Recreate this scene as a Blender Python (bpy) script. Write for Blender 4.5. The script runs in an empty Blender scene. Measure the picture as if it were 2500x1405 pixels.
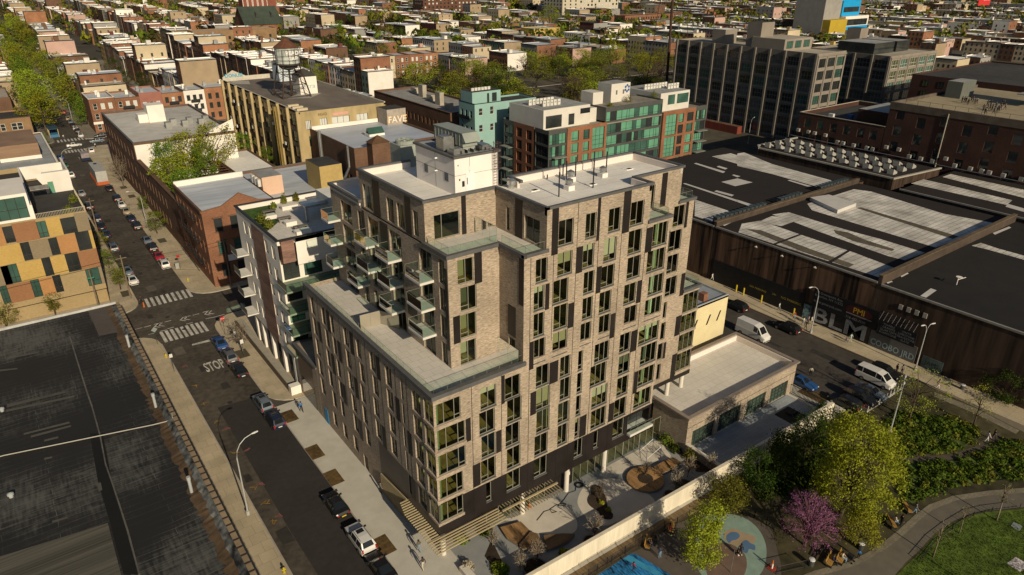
import bpy, bmesh, math, random
from mathutils import Vector, Matrix
R_ = random.Random(7)
SC = bpy.context.scene
COL = SC.collection
# ---------------------------------------------------------------- camera geometry (calibrated from vanishing points)
CF, CP, CR, CY, CH = 1699.61, 0.433692, 0.00322110, 0.635945, 57.5
_fw = Vector((math.sin(CY)*math.cos(CP), math.cos(CY)*math.cos(CP), -math.sin(CP)))
_r = Vector((math.cos(CY), -math.sin(CY), 0)); _u = _r.cross(_fw)
_rt = math.cos(CR)*_r + math.sin(CR)*_u; _up = -math.sin(CR)*_r + math.cos(CR)*_u
TL = dict(A=(1200,300), B=(1200,650), C=(1200,1005), D=(600,650), E=(600,1005), U=(600,300), F=(0,700), K=(0,1005), R=(1800,700), S=(1800,1005),
          M=(0,350), N=(0,0), O=(600,0), P=(1200,0), Q=(1800,0), T=(1800,350), V=(1100,170,.264), X=(1620,20,.352))
def px(t, x, y):
    o = TL[t]; k = o[2] if len(o) > 2 else 700/2459; return o[0]+x*k, o[1]+y*k
def ray(X, Y): return _fw + _rt*((X-1250)/CF) - _up*((Y-702.5)/CF)
def gf(X, Y, z=0.):          # survey: photo position -> real position on the level z
    d = ray(X, Y); t = (z-CH)/d.z; return Vector((t*d.x, t*d.y, z))
def g(t, x, y, z=0.): return gf(*px(t, x, y), z)
# ---------------------------------------------------------------- materials
MATS = {}
def _nt(name):
    m = bpy.data.materials.new(name); m.use_nodes = True; nt = m.node_tree
    return m, nt, nt.nodes['Principled BSDF']
def _n(nt, t, **k):
    n = nt.nodes.new(t)
    for a, v in k.items(): setattr(n, a, v)
    return n
def rgba(c, s=1.): return (min(1, c[0]*s), min(1, c[1]*s), min(1, c[2]*s), 1)
def mat(name, col, rough=.85, var=.18, scale=1.2, metal=0., obj=False, stretch=None, big=.12, spec=.3):
    if name in MATS: return MATS[name]
    m, nt, b = _nt(name); L = nt.links
    b.inputs['Roughness'].default_value = rough; b.inputs['Metallic'].default_value = metal; b.inputs['Specular IOR Level'].default_value = spec
    if var <= 0: b.inputs['Base Color'].default_value = rgba(col)
    else:
        if obj: co = _n(nt, 'ShaderNodeTexCoord').outputs['Object']
        else: co = _n(nt, 'ShaderNodeNewGeometry').outputs['Position']
        if stretch:
            mp = _n(nt, 'ShaderNodeMapping'); mp.inputs['Scale'].default_value = stretch; L.new(co, mp.inputs[0]); co = mp.outputs[0]
        a = _n(nt, 'ShaderNodeTexNoise'); a.inputs['Scale'].default_value = scale; a.inputs['Detail'].default_value = 6; L.new(co, a.inputs[0])
        c2 = _n(nt, 'ShaderNodeTexNoise'); c2.inputs['Scale'].default_value = scale*big; c2.inputs['Detail'].default_value = 4; L.new(co, c2.inputs[0])
        ad = _n(nt, 'ShaderNodeMath', operation='ADD'); L.new(a.outputs[0], ad.inputs[0]); L.new(c2.outputs[0], ad.inputs[1])
        rp = _n(nt, 'ShaderNodeValToRGB'); e = rp.color_ramp.elements
        e[0].position, e[1].position = (.3, .7) if var < .55 else (.4, .6)
        hf = _n(nt, 'ShaderNodeMath', operation='MULTIPLY'); hf.inputs[1].default_value = .5; L.new(ad.outputs[0], hf.inputs[0])
        e[0].color = rgba(col, 1-1.6*var if var < .6 else .1); e[1].color = rgba(col, 1+1.6*var)
        L.new(hf.outputs[0], rp.inputs[0]); L.new(rp.outputs[0], b.inputs['Base Color'])
    MATS[name] = m; return m
def wallco(nt):
    L = nt.links; ge = _n(nt, 'ShaderNodeNewGeometry'); sp = _n(nt, 'ShaderNodeSeparateXYZ'); sn = _n(nt, 'ShaderNodeSeparateXYZ')
    L.new(ge.outputs['Position'], sp.inputs[0]); L.new(ge.outputs['True Normal'], sn.inputs[0])
    def ab(o): a = _n(nt, 'ShaderNodeMath', operation='ABSOLUTE'); L.new(o, a.inputs[0]); return a.outputs[0]
    def mu(a, b_): q = _n(nt, 'ShaderNodeMath', operation='MULTIPLY'); L.new(a, q.inputs[0]); L.new(b_, q.inputs[1]); return q.outputs[0]
    s = _n(nt, 'ShaderNodeMath', operation='ADD'); L.new(mu(sp.outputs[0], ab(sn.outputs[1])), s.inputs[0]); L.new(mu(sp.outputs[1], ab(sn.outputs[0])), s.inputs[1])
    nz = ab(sn.outputs[2]); s2 = _n(nt, 'ShaderNodeMath', operation='ADD'); L.new(s.outputs[0], s2.inputs[0]); L.new(mu(sp.outputs[0], nz), s2.inputs[1])
    iv = _n(nt, 'ShaderNodeMath', operation='SUBTRACT'); iv.inputs[0].default_value = 1; L.new(nz, iv.inputs[1]); v = _n(nt, 'ShaderNodeMath', operation='ADD'); L.new(mu(sp.outputs[2], iv.outputs[0]), v.inputs[0]); L.new(mu(sp.outputs[1], nz), v.inputs[1])
    c = _n(nt, 'ShaderNodeCombineXYZ'); L.new(s2.outputs[0], c.inputs[0]); L.new(v.outputs[0], c.inputs[1]); return c.outputs[0]
def brick(name, c1, c2, mortar, w=.4, h=.1, rough=.9, ms=.012, var=.25, grime=.25):
    if name in MATS: return MATS[name]
    m, nt, b = _nt(name); L = nt.links; co = wallco(nt); b.inputs['Roughness'].default_value = rough; b.inputs['Specular IOR Level'].default_value = .2
    bt = _n(nt, 'ShaderNodeTexBrick'); bt.inputs['Scale'].default_value = 1; bt.inputs['Brick Width'].default_value = w; bt.inputs['Row Height'].default_value = h
    bt.inputs['Mortar Size'].default_value = ms; bt.inputs['Color1'].default_value = rgba(c1); bt.inputs['Color2'].default_value = rgba(c2); bt.inputs['Mortar'].default_value = rgba(mortar)
    L.new(co, bt.inputs[0])
    mp = _n(nt, 'ShaderNodeMapping'); mp.inputs['Scale'].default_value = (2.2, 11, 1); L.new(co, mp.inputs[0])
    no = _n(nt, 'ShaderNodeTexNoise'); no.inputs['Scale'].default_value = 1.; no.inputs['Detail'].default_value = 4; L.new(mp.outputs[0], no.inputs[0])
    n2 = _n(nt, 'ShaderNodeTexNoise'); n2.inputs['Scale'].default_value = .25; n2.inputs['Detail'].default_value = 5; L.new(co, n2.inputs[0])
    r1 = _n(nt, 'ShaderNodeMapRange'); r1.inputs[1].default_value = .3; r1.inputs[2].default_value = .7; r1.inputs[3].default_value = 1-var; r1.inputs[4].default_value = 1+var; L.new(no.outputs[0], r1.inputs[0])
    r2 = _n(nt, 'ShaderNodeMapRange'); r2.inputs[1].default_value = .3; r2.inputs[2].default_value = .7; r2.inputs[3].default_value = 1-grime; r2.inputs[4].default_value = 1+grime*.4; L.new(n2.outputs[0], r2.inputs[0])
    mm = _n(nt, 'ShaderNodeMath', operation='MULTIPLY'); L.new(r1.outputs[0], mm.inputs[0]); L.new(r2.outputs[0], mm.inputs[1])
    vm = _n(nt, 'ShaderNodeVectorMath', operation='SCALE'); L.new(bt.outputs[0], vm.inputs[0]); L.new(mm.outputs[0], vm.inputs['Scale']); L.new(vm.outputs[0], b.inputs['Base Color'])
    MATS[name] = m; return m
def glass(name, tint, trans=.45, rough=.03, refl=1.45):
    if name in MATS: return MATS[name]
    m, nt, b = _nt(name); L = nt.links; nt.nodes.remove(b); out = nt.nodes['Material Output']
    tr = _n(nt, 'ShaderNodeBsdfTransparent'); tr.inputs[0].default_value = rgba(tint, trans)
    gl = _n(nt, 'ShaderNodeBsdfGlossy'); gl.inputs['Roughness'].default_value = rough; gl.inputs[0].default_value = (.9, .95, .95, 1)
    fr = _n(nt, 'ShaderNodeFresnel'); fr.inputs[0].default_value = refl
    mx = _n(nt, 'ShaderNodeMixShader'); L.new(fr.outputs[0], mx.inputs[0]); L.new(tr.outputs[0], mx.inputs[1]); L.new(gl.outputs[0], mx.inputs[2]); L.new(mx.outputs[0], out.inputs[0])
    MATS[name] = m; return m
def pane(name, col, rough=.08, spec=.8, var=.35):     # an opaque pane: dark room or drawn blind behind shiny glass
    if name in MATS: return MATS[name]
    m = mat(name, col, rough, var, .35, obj=False, big=.3, spec=spec); return m
# ---------------------------------------------------------------- mesh building
class MB:
    def __init__(s): s.v = []; s.f = []; s.m = []
    def poly(s, pts, m=0):
        i = len(s.v); s.v += [tuple(p) for p in pts]; s.f.append(tuple(range(i, i+len(pts)))); s.m.append(m); return s
    def box(s, x0, x1, y0, y1, z0, z1, m=0, mt=None, skip=''):
        if x0 > x1: x0, x1 = x1, x0
        if y0 > y1: y0, y1 = y1, y0
        i = len(s.v); s.v += [(x0,y0,z0),(x1,y0,z0),(x1,y1,z0),(x0,y1,z0),(x0,y0,z1),(x1,y0,z1),(x1,y1,z1),(x0,y1,z1)]
        for k, q in (('b',(3,2,1,0)),('t',(4,5,6,7)),('f',(0,1,5,4)),('r',(1,2,6,5)),('k',(2,3,7,6)),('l',(3,0,4,7))):
            if k in skip: continue
            s.f.append(tuple(i+a for a in q)); s.m.append(mt if (k == 't' and mt is not None) else m)
        return s
    def obox(s, c, ax, ay, hx, hy, z0, z1, m=0):   # box turned about z: unit axes ax, ay
        P = [Vector((c[0], c[1], 0))+ax*(sx*hx)+ay*(sy*hy) for sx, sy in ((-1,-1),(1,-1),(1,1),(-1,1))]
        return s.prism(P, z0, z1, m)
    def prism(s, pts, z0, z1, m=0, mt=None, bottom=True):
        n = len(pts); a = sum(pts[k][0]*pts[(k+1)%n][1]-pts[(k+1)%n][0]*pts[k][1] for k in range(n))
        if a < 0: pts = list(pts)[::-1]
        i = len(s.v); s.v += [(p[0],p[1],z0) for p in pts]+[(p[0],p[1],z1) for p in pts]
        for k in range(n):
            k2 = (k+1) % n; s.f.append((i+k,i+k2,i+n+k2,i+n+k)); s.m.append(m)
        s.f.append(tuple(i+n+k for k in range(n))); s.m.append(m if mt is None else mt)
        if bottom: s.f.append(tuple(i+n-1-k for k in range(n))); s.m.append(m)
        return s
    def tube(s, pts, r, n=6, m=0, cap=True):
        pts = [Vector(p) for p in pts]; rs = r if isinstance(r, (list, tuple)) else [r]*len(pts); i0 = len(s.v)
        for k, p in enumerate(pts):
            d = (pts[min(k+1, len(pts)-1)]-pts[max(k-1, 0)]); d = d.normalized() if d.length > 1e-9 else Vector((0,0,1))
            a = d.cross(Vector((0,0,1)) if abs(d.z) < .95 else Vector((1,0,0))).normalized(); b = d.cross(a)
            for j in range(n):
                t = 2*math.pi*j/n; s.v.append(tuple(p+(a*math.cos(t)+b*math.sin(t))*rs[k]))
        for k in range(len(pts)-1):
            for j in range(n):
                a = i0+k*n+j; b_ = i0+k*n+(j+1) % n; s.f.append((a, b_, b_+n, a+n)); s.m.append(m)
        if cap:
            s.f.append(tuple(i0+n-1-j for j in range(n))); s.m.append(m)
            e = i0+(len(pts)-1)*n; s.f.append(tuple(e+j for j in range(n))); s.m.append(m)
        return s
    def cyl(s, x, y, z0, z1, r, n=12, m=0, r2=None):
        return s.lathe(x, y, [(r, z0), (r if r2 is None else r2, z1)], n, m)
    def lathe(s, x, y, prof, n=12, m=0):
        i0 = len(s.v)
        for r, z in prof:
            for j in range(n):
                t = 2*math.pi*j/n; s.v.append((x+r*math.cos(t), y+r*math.sin(t), z))
        for k in range(len(prof)-1):
            for j in range(n):
                a = i0+k*n+j; b = i0+k*n+(j+1) % n; s.f.append((a, b, b+n, a+n)); s.m.append(m)
        s.f.append(tuple(i0+n-1-j for j in range(n))); s.m.append(m)
        e = i0+(len(prof)-1)*n; s.f.append(tuple(e+j for j in range(n))); s.m.append(m)
        return s
    def facade(s, ax, pl, u0, u1, z0, z1, holes, out, depth=.25, m=0, mr=None):
        # a wall in the plane ax=pl with openings (u0,u1,z0,z1) and their reveals; out = +1/-1 side the outside is on
        hs = [(max(u0,min(h[0],h[1])), min(u1,max(h[0],h[1])), max(z0,h[2]), min(z1,h[3])) for h in holes]; hs = [h for h in hs if h[1]-h[0] > .02 and h[3]-h[2] > .02]
        def P(u, z, d=0.): return (pl-out*d, u, z) if ax == 'x' else (u, pl-out*d, z)
        def Q(a, b, c, d, mm):
            na = (Vector(b)-Vector(a)).cross(Vector(c)-Vector(a)); s.poly([a, b, c, d], mm)
        zs = sorted(set([z0, z1]+[h[2] for h in hs]+[h[3] for h in hs]))
        for za, zb in zip(zs, zs[1:]):
            if zb-za < 1e-6: continue
            cut = sorted((h[0], h[1]) for h in hs if h[2] < zb-1e-6 and h[3] > za+1e-6); u = u0
            for a, b in cut+[(u1, u1)]:
                if a > u+1e-6:
                    q = [P(u,za), P(a,za), P(a,zb), P(u,zb)]
                    s.poly(q if (ax == 'y') == (out < 0) else q[::-1], m)
                u = max(u, b)
        mr = m if mr is None else mr
        for a, b, c, d in hs:
            fl = (ax == 'y') == (out < 0)
            for q in ([P(a,c),P(a,d),P(a,d,depth),P(a,c,depth)], [P(b,d),P(b,c),P(b,c,depth),P(b,d,depth)], [P(b,c),P(a,c),P(a,c,depth),P(b,c,depth)], [P(a,d),P(b,d),P(b,d,depth),P(a,d,depth)]):
                s.poly(q if not fl else q[::-1], mr)
        return s
    def build(s, name, mats, parent=None, smooth=False):
        me = bpy.data.meshes.new(name); o = bpy.data.objects.new(name, me)
        if parent is not None: off = ORG[parent.name]
        else:
            xs = [p[0] for p in s.v]; ys = [p[1] for p in s.v]; zs = [p[2] for p in s.v]
            off = Vector(((min(xs)+max(xs))/2, (min(ys)+max(ys))/2, min(zs))); o.location = off
        me.from_pydata([(p[0]-off[0], p[1]-off[1], p[2]-off[2]) for p in s.v], [], s.f)
        mats = mats if isinstance(mats, (list, tuple)) else [mats]
        for a in mats: me.materials.append(a)
        me.polygons.foreach_set('material_index', s.m)
        if smooth: me.polygons.foreach_set('use_smooth', [True]*len(me.polygons))
        me.update(); COL.objects.link(o)
        if parent is not None: o.parent = parent
        ORG[o.name] = off
        return o
ORG = {}
GLS, GLSID, MBLD = [], None, None
def tag(o, label=None, cat=None, group=None, kind=None):
    if label: o['label'] = label
    if cat: o['category'] = cat
    if group: o['group'] = group
    if kind: o['kind'] = kind
    return o
def thing(name, loc, label, cat, group=None):
    o = bpy.data.objects.new(name, None); COL.objects.link(o); o.location = loc; o.empty_display_size = .3
    ORG[o.name] = Vector(loc); return tag(o, label, cat, group)
def struct(o): o['kind'] = 'structure'; return o
def copy_tree(o, loc, rz=0., sc=None, label=None, group=None, parent=None):
    c = o.copy(); COL.objects.link(c)
    if parent is not None: c.parent = parent
    else:
        c.location = loc; c.rotation_euler = (0, 0, rz)
        if sc is not None: c.scale = sc if not isinstance(sc, (int, float)) else (sc, sc, sc)
        if label: c['label'] = label
        if group: c['group'] = group
    for ch in o.children: copy_tree(ch, None, parent=c)
    return c
def recolor(o, slot, m):
    o.material_slots[slot].link = 'OBJECT'; o.material_slots[slot].material = m
FONT_TEXT = []
def text(body, size, parent, m, origin, xdir, ydir, name='lettering', sx=1.0, ext=.0, bold=0.):
    # lettering as a flat mesh on a surface, from the built-in font
    cu = bpy.data.curves.new(name, 'FONT'); cu.body = body; cu.size = size; cu.resolution_u = 2; cu.offset = bold; cu.align_x = 'CENTER'; cu.align_y = 'CENTER'
    t = bpy.data.objects.new(name, cu); COL.objects.link(t); bpy.context.view_layer.update()
    me = bpy.data.meshes.new_from_object(t.evaluated_get(bpy.context.evaluated_depsgraph_get())); bpy.data.objects.remove(t)
    xd = Vector(xdir).normalized(); yd = Vector(ydir).normalized(); zd = xd.cross(yd)
    b = MB()
    for p in me.polygons: b.poly([Vector(origin)+xd*(me.vertices[i].co.x*sx)+yd*me.vertices[i].co.y for i in p.vertices], 0)
    bpy.data.meshes.remove(me)
    return b.build(name, m, parent)
def wf(b, ax, pl, u0, u1, z0, z1, out, mull=(), trans=(), fw=.07, d=.09, m=0):
    # window frame bars in a plane; mull = fractions across, trans = (fraction up, frac from, frac to)
    def bar(a, c, e, f_):
        if ax == 'y': b.box(a, c, pl-d/2, pl+d/2, e, f_, m)
        else: b.box(pl-d/2, pl+d/2, a, c, e, f_, m)
    bar(u0, u0+fw, z0, z1); bar(u1-fw, u1, z0, z1); bar(u0+fw, u1-fw, z0, z0+fw); bar(u0+fw, u1-fw, z1-fw, z1)
    for q in mull:
        u = u0+(u1-u0)*q; bar(u-fw/2, u+fw/2, z0+fw, z1-fw)
    for q, a, c in trans:
        z = z0+(z1-z0)*q; bar(u0+(u1-u0)*a+fw/2, u0+(u1-u0)*c-fw/2, z-fw/2, z+fw/2)
def pq(b, ax, pl, u0, u1, z0, z1, out, m=0):
    P = (lambda u, z: (u, pl, z)) if ax == 'y' else (lambda u, z: (pl, u, z))
    q = [P(u0,z0), P(u1,z0), P(u1,z1), P(u0,z1)]
    b.poly(q if (ax == 'y') == (out < 0) else q[::-1], m)
def window(parent, ax, pl, u0, u1, z0, z1, out, mf, mp, mull=(.5,), trans=(), fw=.07, name='window', d=.09):
    b = MB(); wf(b, ax, pl, u0, u1, z0, z1, out, mull, trans, fw, d); o = b.build(name, mf, parent)
    if mp is GLSID:
        mp = R_.choice(GLS)
        if R_.random() < .09: q = MB(); pq(q, ax, pl-out*.12, u0+.05, u1-.05, z1-(z1-z0)*R_.choice((.3,.5,.75)), z1-.05, out); q.build('blind', MBLD, o)
    b = MB(); pq(b, ax, pl, u0+.02, u1-.02, z0+.02, z1-.02, out); b.build('pane', mp, o)
    return o
# ================================================================ the brick apartment building
MBRICK = brick('pale_brick', (.435,.362,.28), (.312,.254,.19), (.345,.28,.212), .5, .075, var=.40, grime=.26)
MBLACK = mat('black_metal_panel', (.018,.015,.014), .45, .3, .6)
MFRAME = mat('window_frame_bronze', (.23,.225,.185), .5, .1)
MCOPE = mat('grey_coping', (.10,.10,.10), .5, .15)
MGLASS = glass('green_glass', (.74,.80,.60), .85, .02); GLS = [MGLASS, MGLASS, glass('green_glass_dark', (.62,.72,.58), .62, .03, 1.6), glass('green_glass_clear', (.80,.88,.74), .95, .02, 1.4)]; GLSID = MGLASS; MBLD = mat('roller_blind', (.50,.47,.40), .9, .05)
MRAIL = glass('railing_glass', (.82,.92,.86), 1., .02, 1.35)
MDRAIL = glass('grey_screen', (.45,.43,.38), .55, .1)
MSLAB = mat('pale_slab', (.62,.60,.55), .8, .1)
MPAVER = brick('terrace_pavers', (.66,.62,.55), (.61,.575,.51), (.46,.43,.38), 1.2, 1.2, var=.05, grime=.1, ms=.025)
MWOOD = mat('oak_floor', (.32,.25,.10), .6, .3, 2.)
MINT = mat('interior_wall', (.36,.36,.28), .9, .05)
MROOFW = brick('white_roof_membrane', (.84,.81,.74), (.79,.76,.69), (.55,.52,.46), 9, 1.9, ms=.03, var=.05, grime=.16)
MPARA = mat('parapet_render', (.70,.63,.57), .85, .06, .5)
MSTUCCO = mat('white_stucco', (.74,.70,.66), .85, .05, .4)
MGALV = mat('galvanised_steel', (.45,.46,.45), .35, .2, 2., metal=.8)
MDKSTEEL = mat('dark_steel', (.02,.02,.02), .5, 0)
FL = [4.75,7.75,10.8,13.85,16.85,19.95,23.05,26.1,29.1,32.35]
WIN = [(41.6,43.52,9,35.0),(45.12,46.55,9,35.0),(48.28,49.99,9,34.9),(51.44,53.43,9,35.0),(38.83,40.31,8,31.6),(41.58,43.52,8,31.6),(44.95,46.49,8,31.7),(47.86,49.69,8,31.7),(51.42,53.43,8,31.8),(55.19,57.55,8,31.8),(38.64,40.0,7,28.7),(41.14,43.11,7,28.7),(45.23,46.71,7,28.6),(47.73,49.64,7,28.6),(51.57,53.6,7,28.7),(54.64,57.55,7,28.7),(38.68,40.06,6,25.7),(41.29,43.16,6,25.8),(45.24,46.69,6,25.6),(47.66,49.41,6,25.6),(51.37,53.25,6,25.5),(55.23,57.72,6,25.5),(38.79,40.28,5,22.7),(41.26,43.27,5,22.7),(45.14,46.66,5,22.6),(47.82,49.49,5,22.7),(51.71,53.68,5,22.6),(55.01,57.75,5,22.6),(39.13,40.88,4,19.4),(42.43,43.84,4,19.4),(45.0,45.7,4,19.3),(47.42,49.64,4,19.3),(51.3,52.99,4,19.3),(54.39,57.75,4,19.3),(35.11,37.05,4,19.5),(39.24,41.1,3,16.6),(42.52,43.97,3,16.6),(44.99,45.75,3,16.5),(46.96,49.42,3,16.6),(51.39,53.25,3,16.4),(55.02,57.74,3,16.5),(35.38,37.25,3,16.7),(39.31,41.15,2,13.7),(42.36,43.95,2,13.5),(45.01,45.71,2,13.5),(47.41,49.85,2,13.5),(51.41,53.26,2,13.4),(54.96,57.75,2,13.3),(35.18,37.03,2,13.6),(39.11,40.98,1,10.5),(42.42,43.86,1,10.5),(45.0,45.65,1,10.4),(47.47,49.85,1,10.4),(51.23,53.21,1,10.4),(54.56,57.54,1,10.2),(35.35,37.16,1,10.5),(39.12,40.97,0,7.3),(45.03,46.37,0,7.3),(48.16,48.87,0,7.2),(51.29,53.16,0,7.3),(35.31,37.18,0,7.3),(32.1,34.01,4,19.4),(31.9,33.81,3,16.6),(32.11,33.88,2,13.6),(32.0,33.88,1,10.5),(32.62,33.31,0,7.3)]
PAN = [(40.72,41.54,31.6,36.5),(46.66,46.98,31.8,36.5),(50.3,51.35,31.8,36.4),(44.01,44.9,28.8,31.7),(54.1,55.14,28.7,31.6),(40.09,40.62,25.8,28.7),(47.01,47.7,25.7,28.8),(43.23,44.0,22.7,25.6),(53.38,54.1,22.7,25.5),(38.16,38.74,19.4,22.7),(49.55,50.25,19.4,22.5),(40.95,42.14,16.6,19.3),(53.09,54.13,16.4,19.2),(34.7,35.06,16.6,20.0),(38.42,39.2,13.6,16.5),(54.21,54.9,10.2,13.3),(45.7,46.74,7.5,10.4),(50.37,51.18,7.7,10.3),(33.94,34.59,10.7,13.5),(30.96,31.91,7.6,10.5),(30.27,30.86,13.8,16.6)]
BAYX = [29.75,30.2,30.18,29.77,29.7]   # right ends of the five glass corner bays, top to bottom
YF, XL = 48.7, 26.7
AP = thing('apartment_building', (42,56,0), 'tall new pale brick apartment block with black panels, stepped terraces and glass balconies', 'apartment building')
front, wins = MB(), []
for x0, x1, k, zt in WIN: wins.append((x0, x1, FL[k], zt))
bays = []
for i, k in enumerate((4,3,2,1,0)): bays.append((26.72, BAYX[i], FL[k]+.25, FL[k]+2.75))
W0 = [w for w in wins if w[2] < 19]; W1 = [w for w in wins if 19 < w[2] < 32]; W2 = [w for w in wins if w[2] > 32]
front.facade('y', YF, XL, 57.9, 7.4, 20.45, W0+bays, -1, .22)
front.facade('y', YF, 37.4, 57.9, 20.45, 32.2, W1, -1, .22)
front.facade('y', YF, 40.1, 54.4, 32.2, 36.6, W2, -1, .22)
front.build('brick_wall', MBRICK, AP)
cl = MB(); cl.facade('y', YF, XL, 57.9, 3.6, 7.4, W0+bays+[(53.8,57.6,4.75,7.0)], -1, .22); cl.box(XL, 57.9, YF, 49.6, 3.45, 3.6)
for x in (31, 33.35, 35.2, 38.2, 39.0, 41.1, 42.3, 44.0, 45., 46.9, 50.4, 52.2, 53.7, 55.3): cl.box(x, x+.05, YF-.02, YF, 3.6, 7.4)
cl.build('metal_cladding', MBLACK, AP)
for x0, x1, z0, z1 in PAN: MB().box(x0, x1, YF-.025, YF+.02, z0, z1).build('metal_panel', MBLACK, AP)
jl = MB()
for x, z0, z1 in ((38.2,7.4,32),(44.05,7.4,36.4),(47.03,7.4,36.4),(50.32,7.4,36.4),(54.12,7.4,32),(34.66,7.4,20.3),(31.05,7.4,20.3),(41.05,22,32)): jl.box(x-.03, x+.03, YF-.015, YF+.005, z0, z1)
jl.build('movement_joint', MBLACK, AP)
for x0, x1, z0, z1 in wins:
    w = x1-x0; window(AP, 'y', YF+.17, x0, x1, z0, z1, -1, MFRAME, MGLASS, (.5,) if w < 2.2 and w > 1 else ((.36,.7) if w > 2.2 else ()), ((.22, 0, .5 if w > 1 else 1),) if w < 2.2 else ((.22,0,.36),))
    MB().box(x0-.04, x1+.04, YF-.05, YF+.2, z0-.1, z0+.003).build('window_sill', MCOPE, AP)
# glass corner bays, wrapping onto the street side
for (x0, x1, z0, z1) in bays:
    b = MB(); wf(b, 'y', YF+.12, XL+.06, x1, z0, z1, -1, (.36,.76), ((.2,.76,1),)); wf(b, 'x', XL+.12, YF+.2, 50.6, z0, z1, -1, (.5,)); w = b.build('corner_window', MFRAME, AP)
    b = MB(); pq(b, 'y', YF+.12, XL+.1, x1, z0, z1, -1); pq(b, 'x', XL+.12, YF+.12, 50.6, z0, z1, -1); b.build('pane', MGLASS, w)
    MB().cyl(27.25, 49.25, z0, z1, .22, 12).build('bay_column', mat('green_column', (.26,.36,.26), .6, .05), AP)
    MB().prism([(XL-.1,50.7),(XL-.1,YF-.1),(x1+.1,YF-.1),(x1+.1,YF+.1),(XL+.1,YF+.1),(XL+.1,50.7)], z0-.3, z0+.003).build('window_sill', MBRICK, AP)
# street side
LC = [(79.5,78.1),(75.8,74.6),(72.95,71.95),(69.25,67.9),(65.65,64.4),(62.55,61.2),(58.55,57.1),(55.35,54.85),(52.95,51.2)]
lw = []
R_.seed(3)
for k in range(5):
    for i, (a, b_) in enumerate(LC):
        j = R_.uniform(-.35,.35) if 0 < i < 8 else 0
        if k == 0 and i in (5,6): continue
        lw.append((b_+j, a+j, FL[k], FL[k]+2.55, k, i))
for i, (a, b_) in enumerate(((76.3,75.0),(73.1,71.8),(69.9,68.6))): lw.append((b_, a, 1.4, 3.6, -1, i))
s = MB(); hs = [(a, b_, z0, z1) for a, b_, z0, z1, k, i in lw]
s.facade('x', XL, YF, 80.5, 7.4, 20.45, hs+[(YF+.02,50.6,q[2],q[3]) for q in bays], -1, .3); s.facade('x', XL, 62.2, 80.5, 0, 7.4, hs+[(78.2,79.4,0,2.5),(66.0,67.2,0,2.3)], -1, .3)
s.build('brick_wall', MBRICK, AP)
MGREY = mat('grey_metal_cladding', (.075,.065,.058), .45, .15, .5)
s = MB(); s.facade('x', XL, YF, 62.2, 3.5, 7.4, [h for h in hs]+[(YF+.02,50.6,q[2],q[3]) for q in bays], -1, .25); s.facade('x', XL, 56, 62.2, 0, 3.5, [], -1, .2)
s.build('metal_cladding', MGREY, AP)
for k, i in ((4,1),(4,3),(3,2),(4,5),(2,3),(1,5),(3,6),(1,2),(2,1),(0,3),(0,7),(2,7),(3,0)):
    a, b_ = LC[i]; MB().box(XL-.03, XL+.02, b_-1.25, b_-.4, FL[k]-.3, FL[k]+2.6).build('metal_panel', MBLACK, AP)
jl = MB()
for y in (77, 73.7, 70.4, 66.6, 63.5, 60, 56.4, 54): jl.box(XL-.015, XL+.005, y, y+.06, 7.4, 20.3)
jl.build('movement_joint', MBLACK, AP)
for a, b_, z0, z1, k, i in lw:
    if k >= 0 and (k in (4,3,2) or i > 4): window(AP, 'x', XL+.24, a, b_, z0, z1, -1, MFRAME, MGLASS, (.5,))
rest = MB()
for a, b_, z0, z1, k, i in lw:
    if not (k >= 0 and (k in (4,3,2) or i > 4)): wf(rest, 'x', XL+.24, a, b_, z0, z1, -1, (.5,)); pq(rest, 'x', XL+.25, a, b_, z0, z1, -1, 1)
# set-back tower above the terrace
TX, TY = 31.35, 52.85
tw = [(32.45,34.3,FL[8],31.7),(32.7,34.6,FL[7],28.7),(32.6,34.5,FL[6],25.7),(32.5,34.4,FL[5],22.6)]
s = MB(); s.facade('y', TY, TX, 37.4, 20, 32.2, tw, -1, .2)
tl = [(a, b_, FL[k], FL[k]+2.55) for k in (5,6,7,8) for a, b_ in ((53.5,54.6),(55.9,58.4),(62.2,64.9),(67.5,70.1),(71.6,72.8),(74.6,77.6))]
s.facade('x', TX, TY, 80.5, 20, 32.2, tl, -1, .25)
tl2 = [(58.6,59.6,32.5,35.2),(61.5,63.1,32.4,35.1),(63.8,65.4,32.4,35.1),(68.9,71.2,32.4,35.2)]
s.facade('x', TX+.2, 57.25, 72, 32.2, 36.6, tl2, -1, .25)
pw = [(32.6,35.6,32.4,35.0)]
s.facade('y', 57.25, TX+.2, 40.1, 32.2, 36.6, pw, -1, .2)
sd = [(53.6,54.4,20.1,22.6),(50.1,51.2,20.1,22.6)]
s.facade('x', 37.4, YF, TY, 20, 32.2, sd, -1, .25); s.facade('x', 40.1, YF, 57.25, 32.2, 36.6, [(54.8,55.4,32.5,35),(49.8,52.3,32.5,35)], -1, .25)
s.facade('x', TX+.2, 57.25, 57.3, 32.2, 32.3, [], -1)
s.build('brick_wall', MBRICK, AP)
for x0, x1, z0, z1 in tw: window(AP, 'y', TY+.15, x0, x1, z0, z1, -1, MFRAME, MGLASS, (.5,), ((.2,0,.5),))
window(AP, 'y', 57.4, *pw[0], -1, MFRAME, MGLASS, (.3,))
for a, b_, z0, z1 in tl2: window(AP, 'x', TX+.4, a, b_, z0, z1, -1, MFRAME, MGLASS, (.5,))
for q in ((54.8,55.4,32.5,35),(49.8,52.3,32.5,35)): window(AP, 'x', 40.3, *q, -1, MFRAME, MGLASS, (.5,) if q[1]-q[0] > 1 else ())
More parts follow.
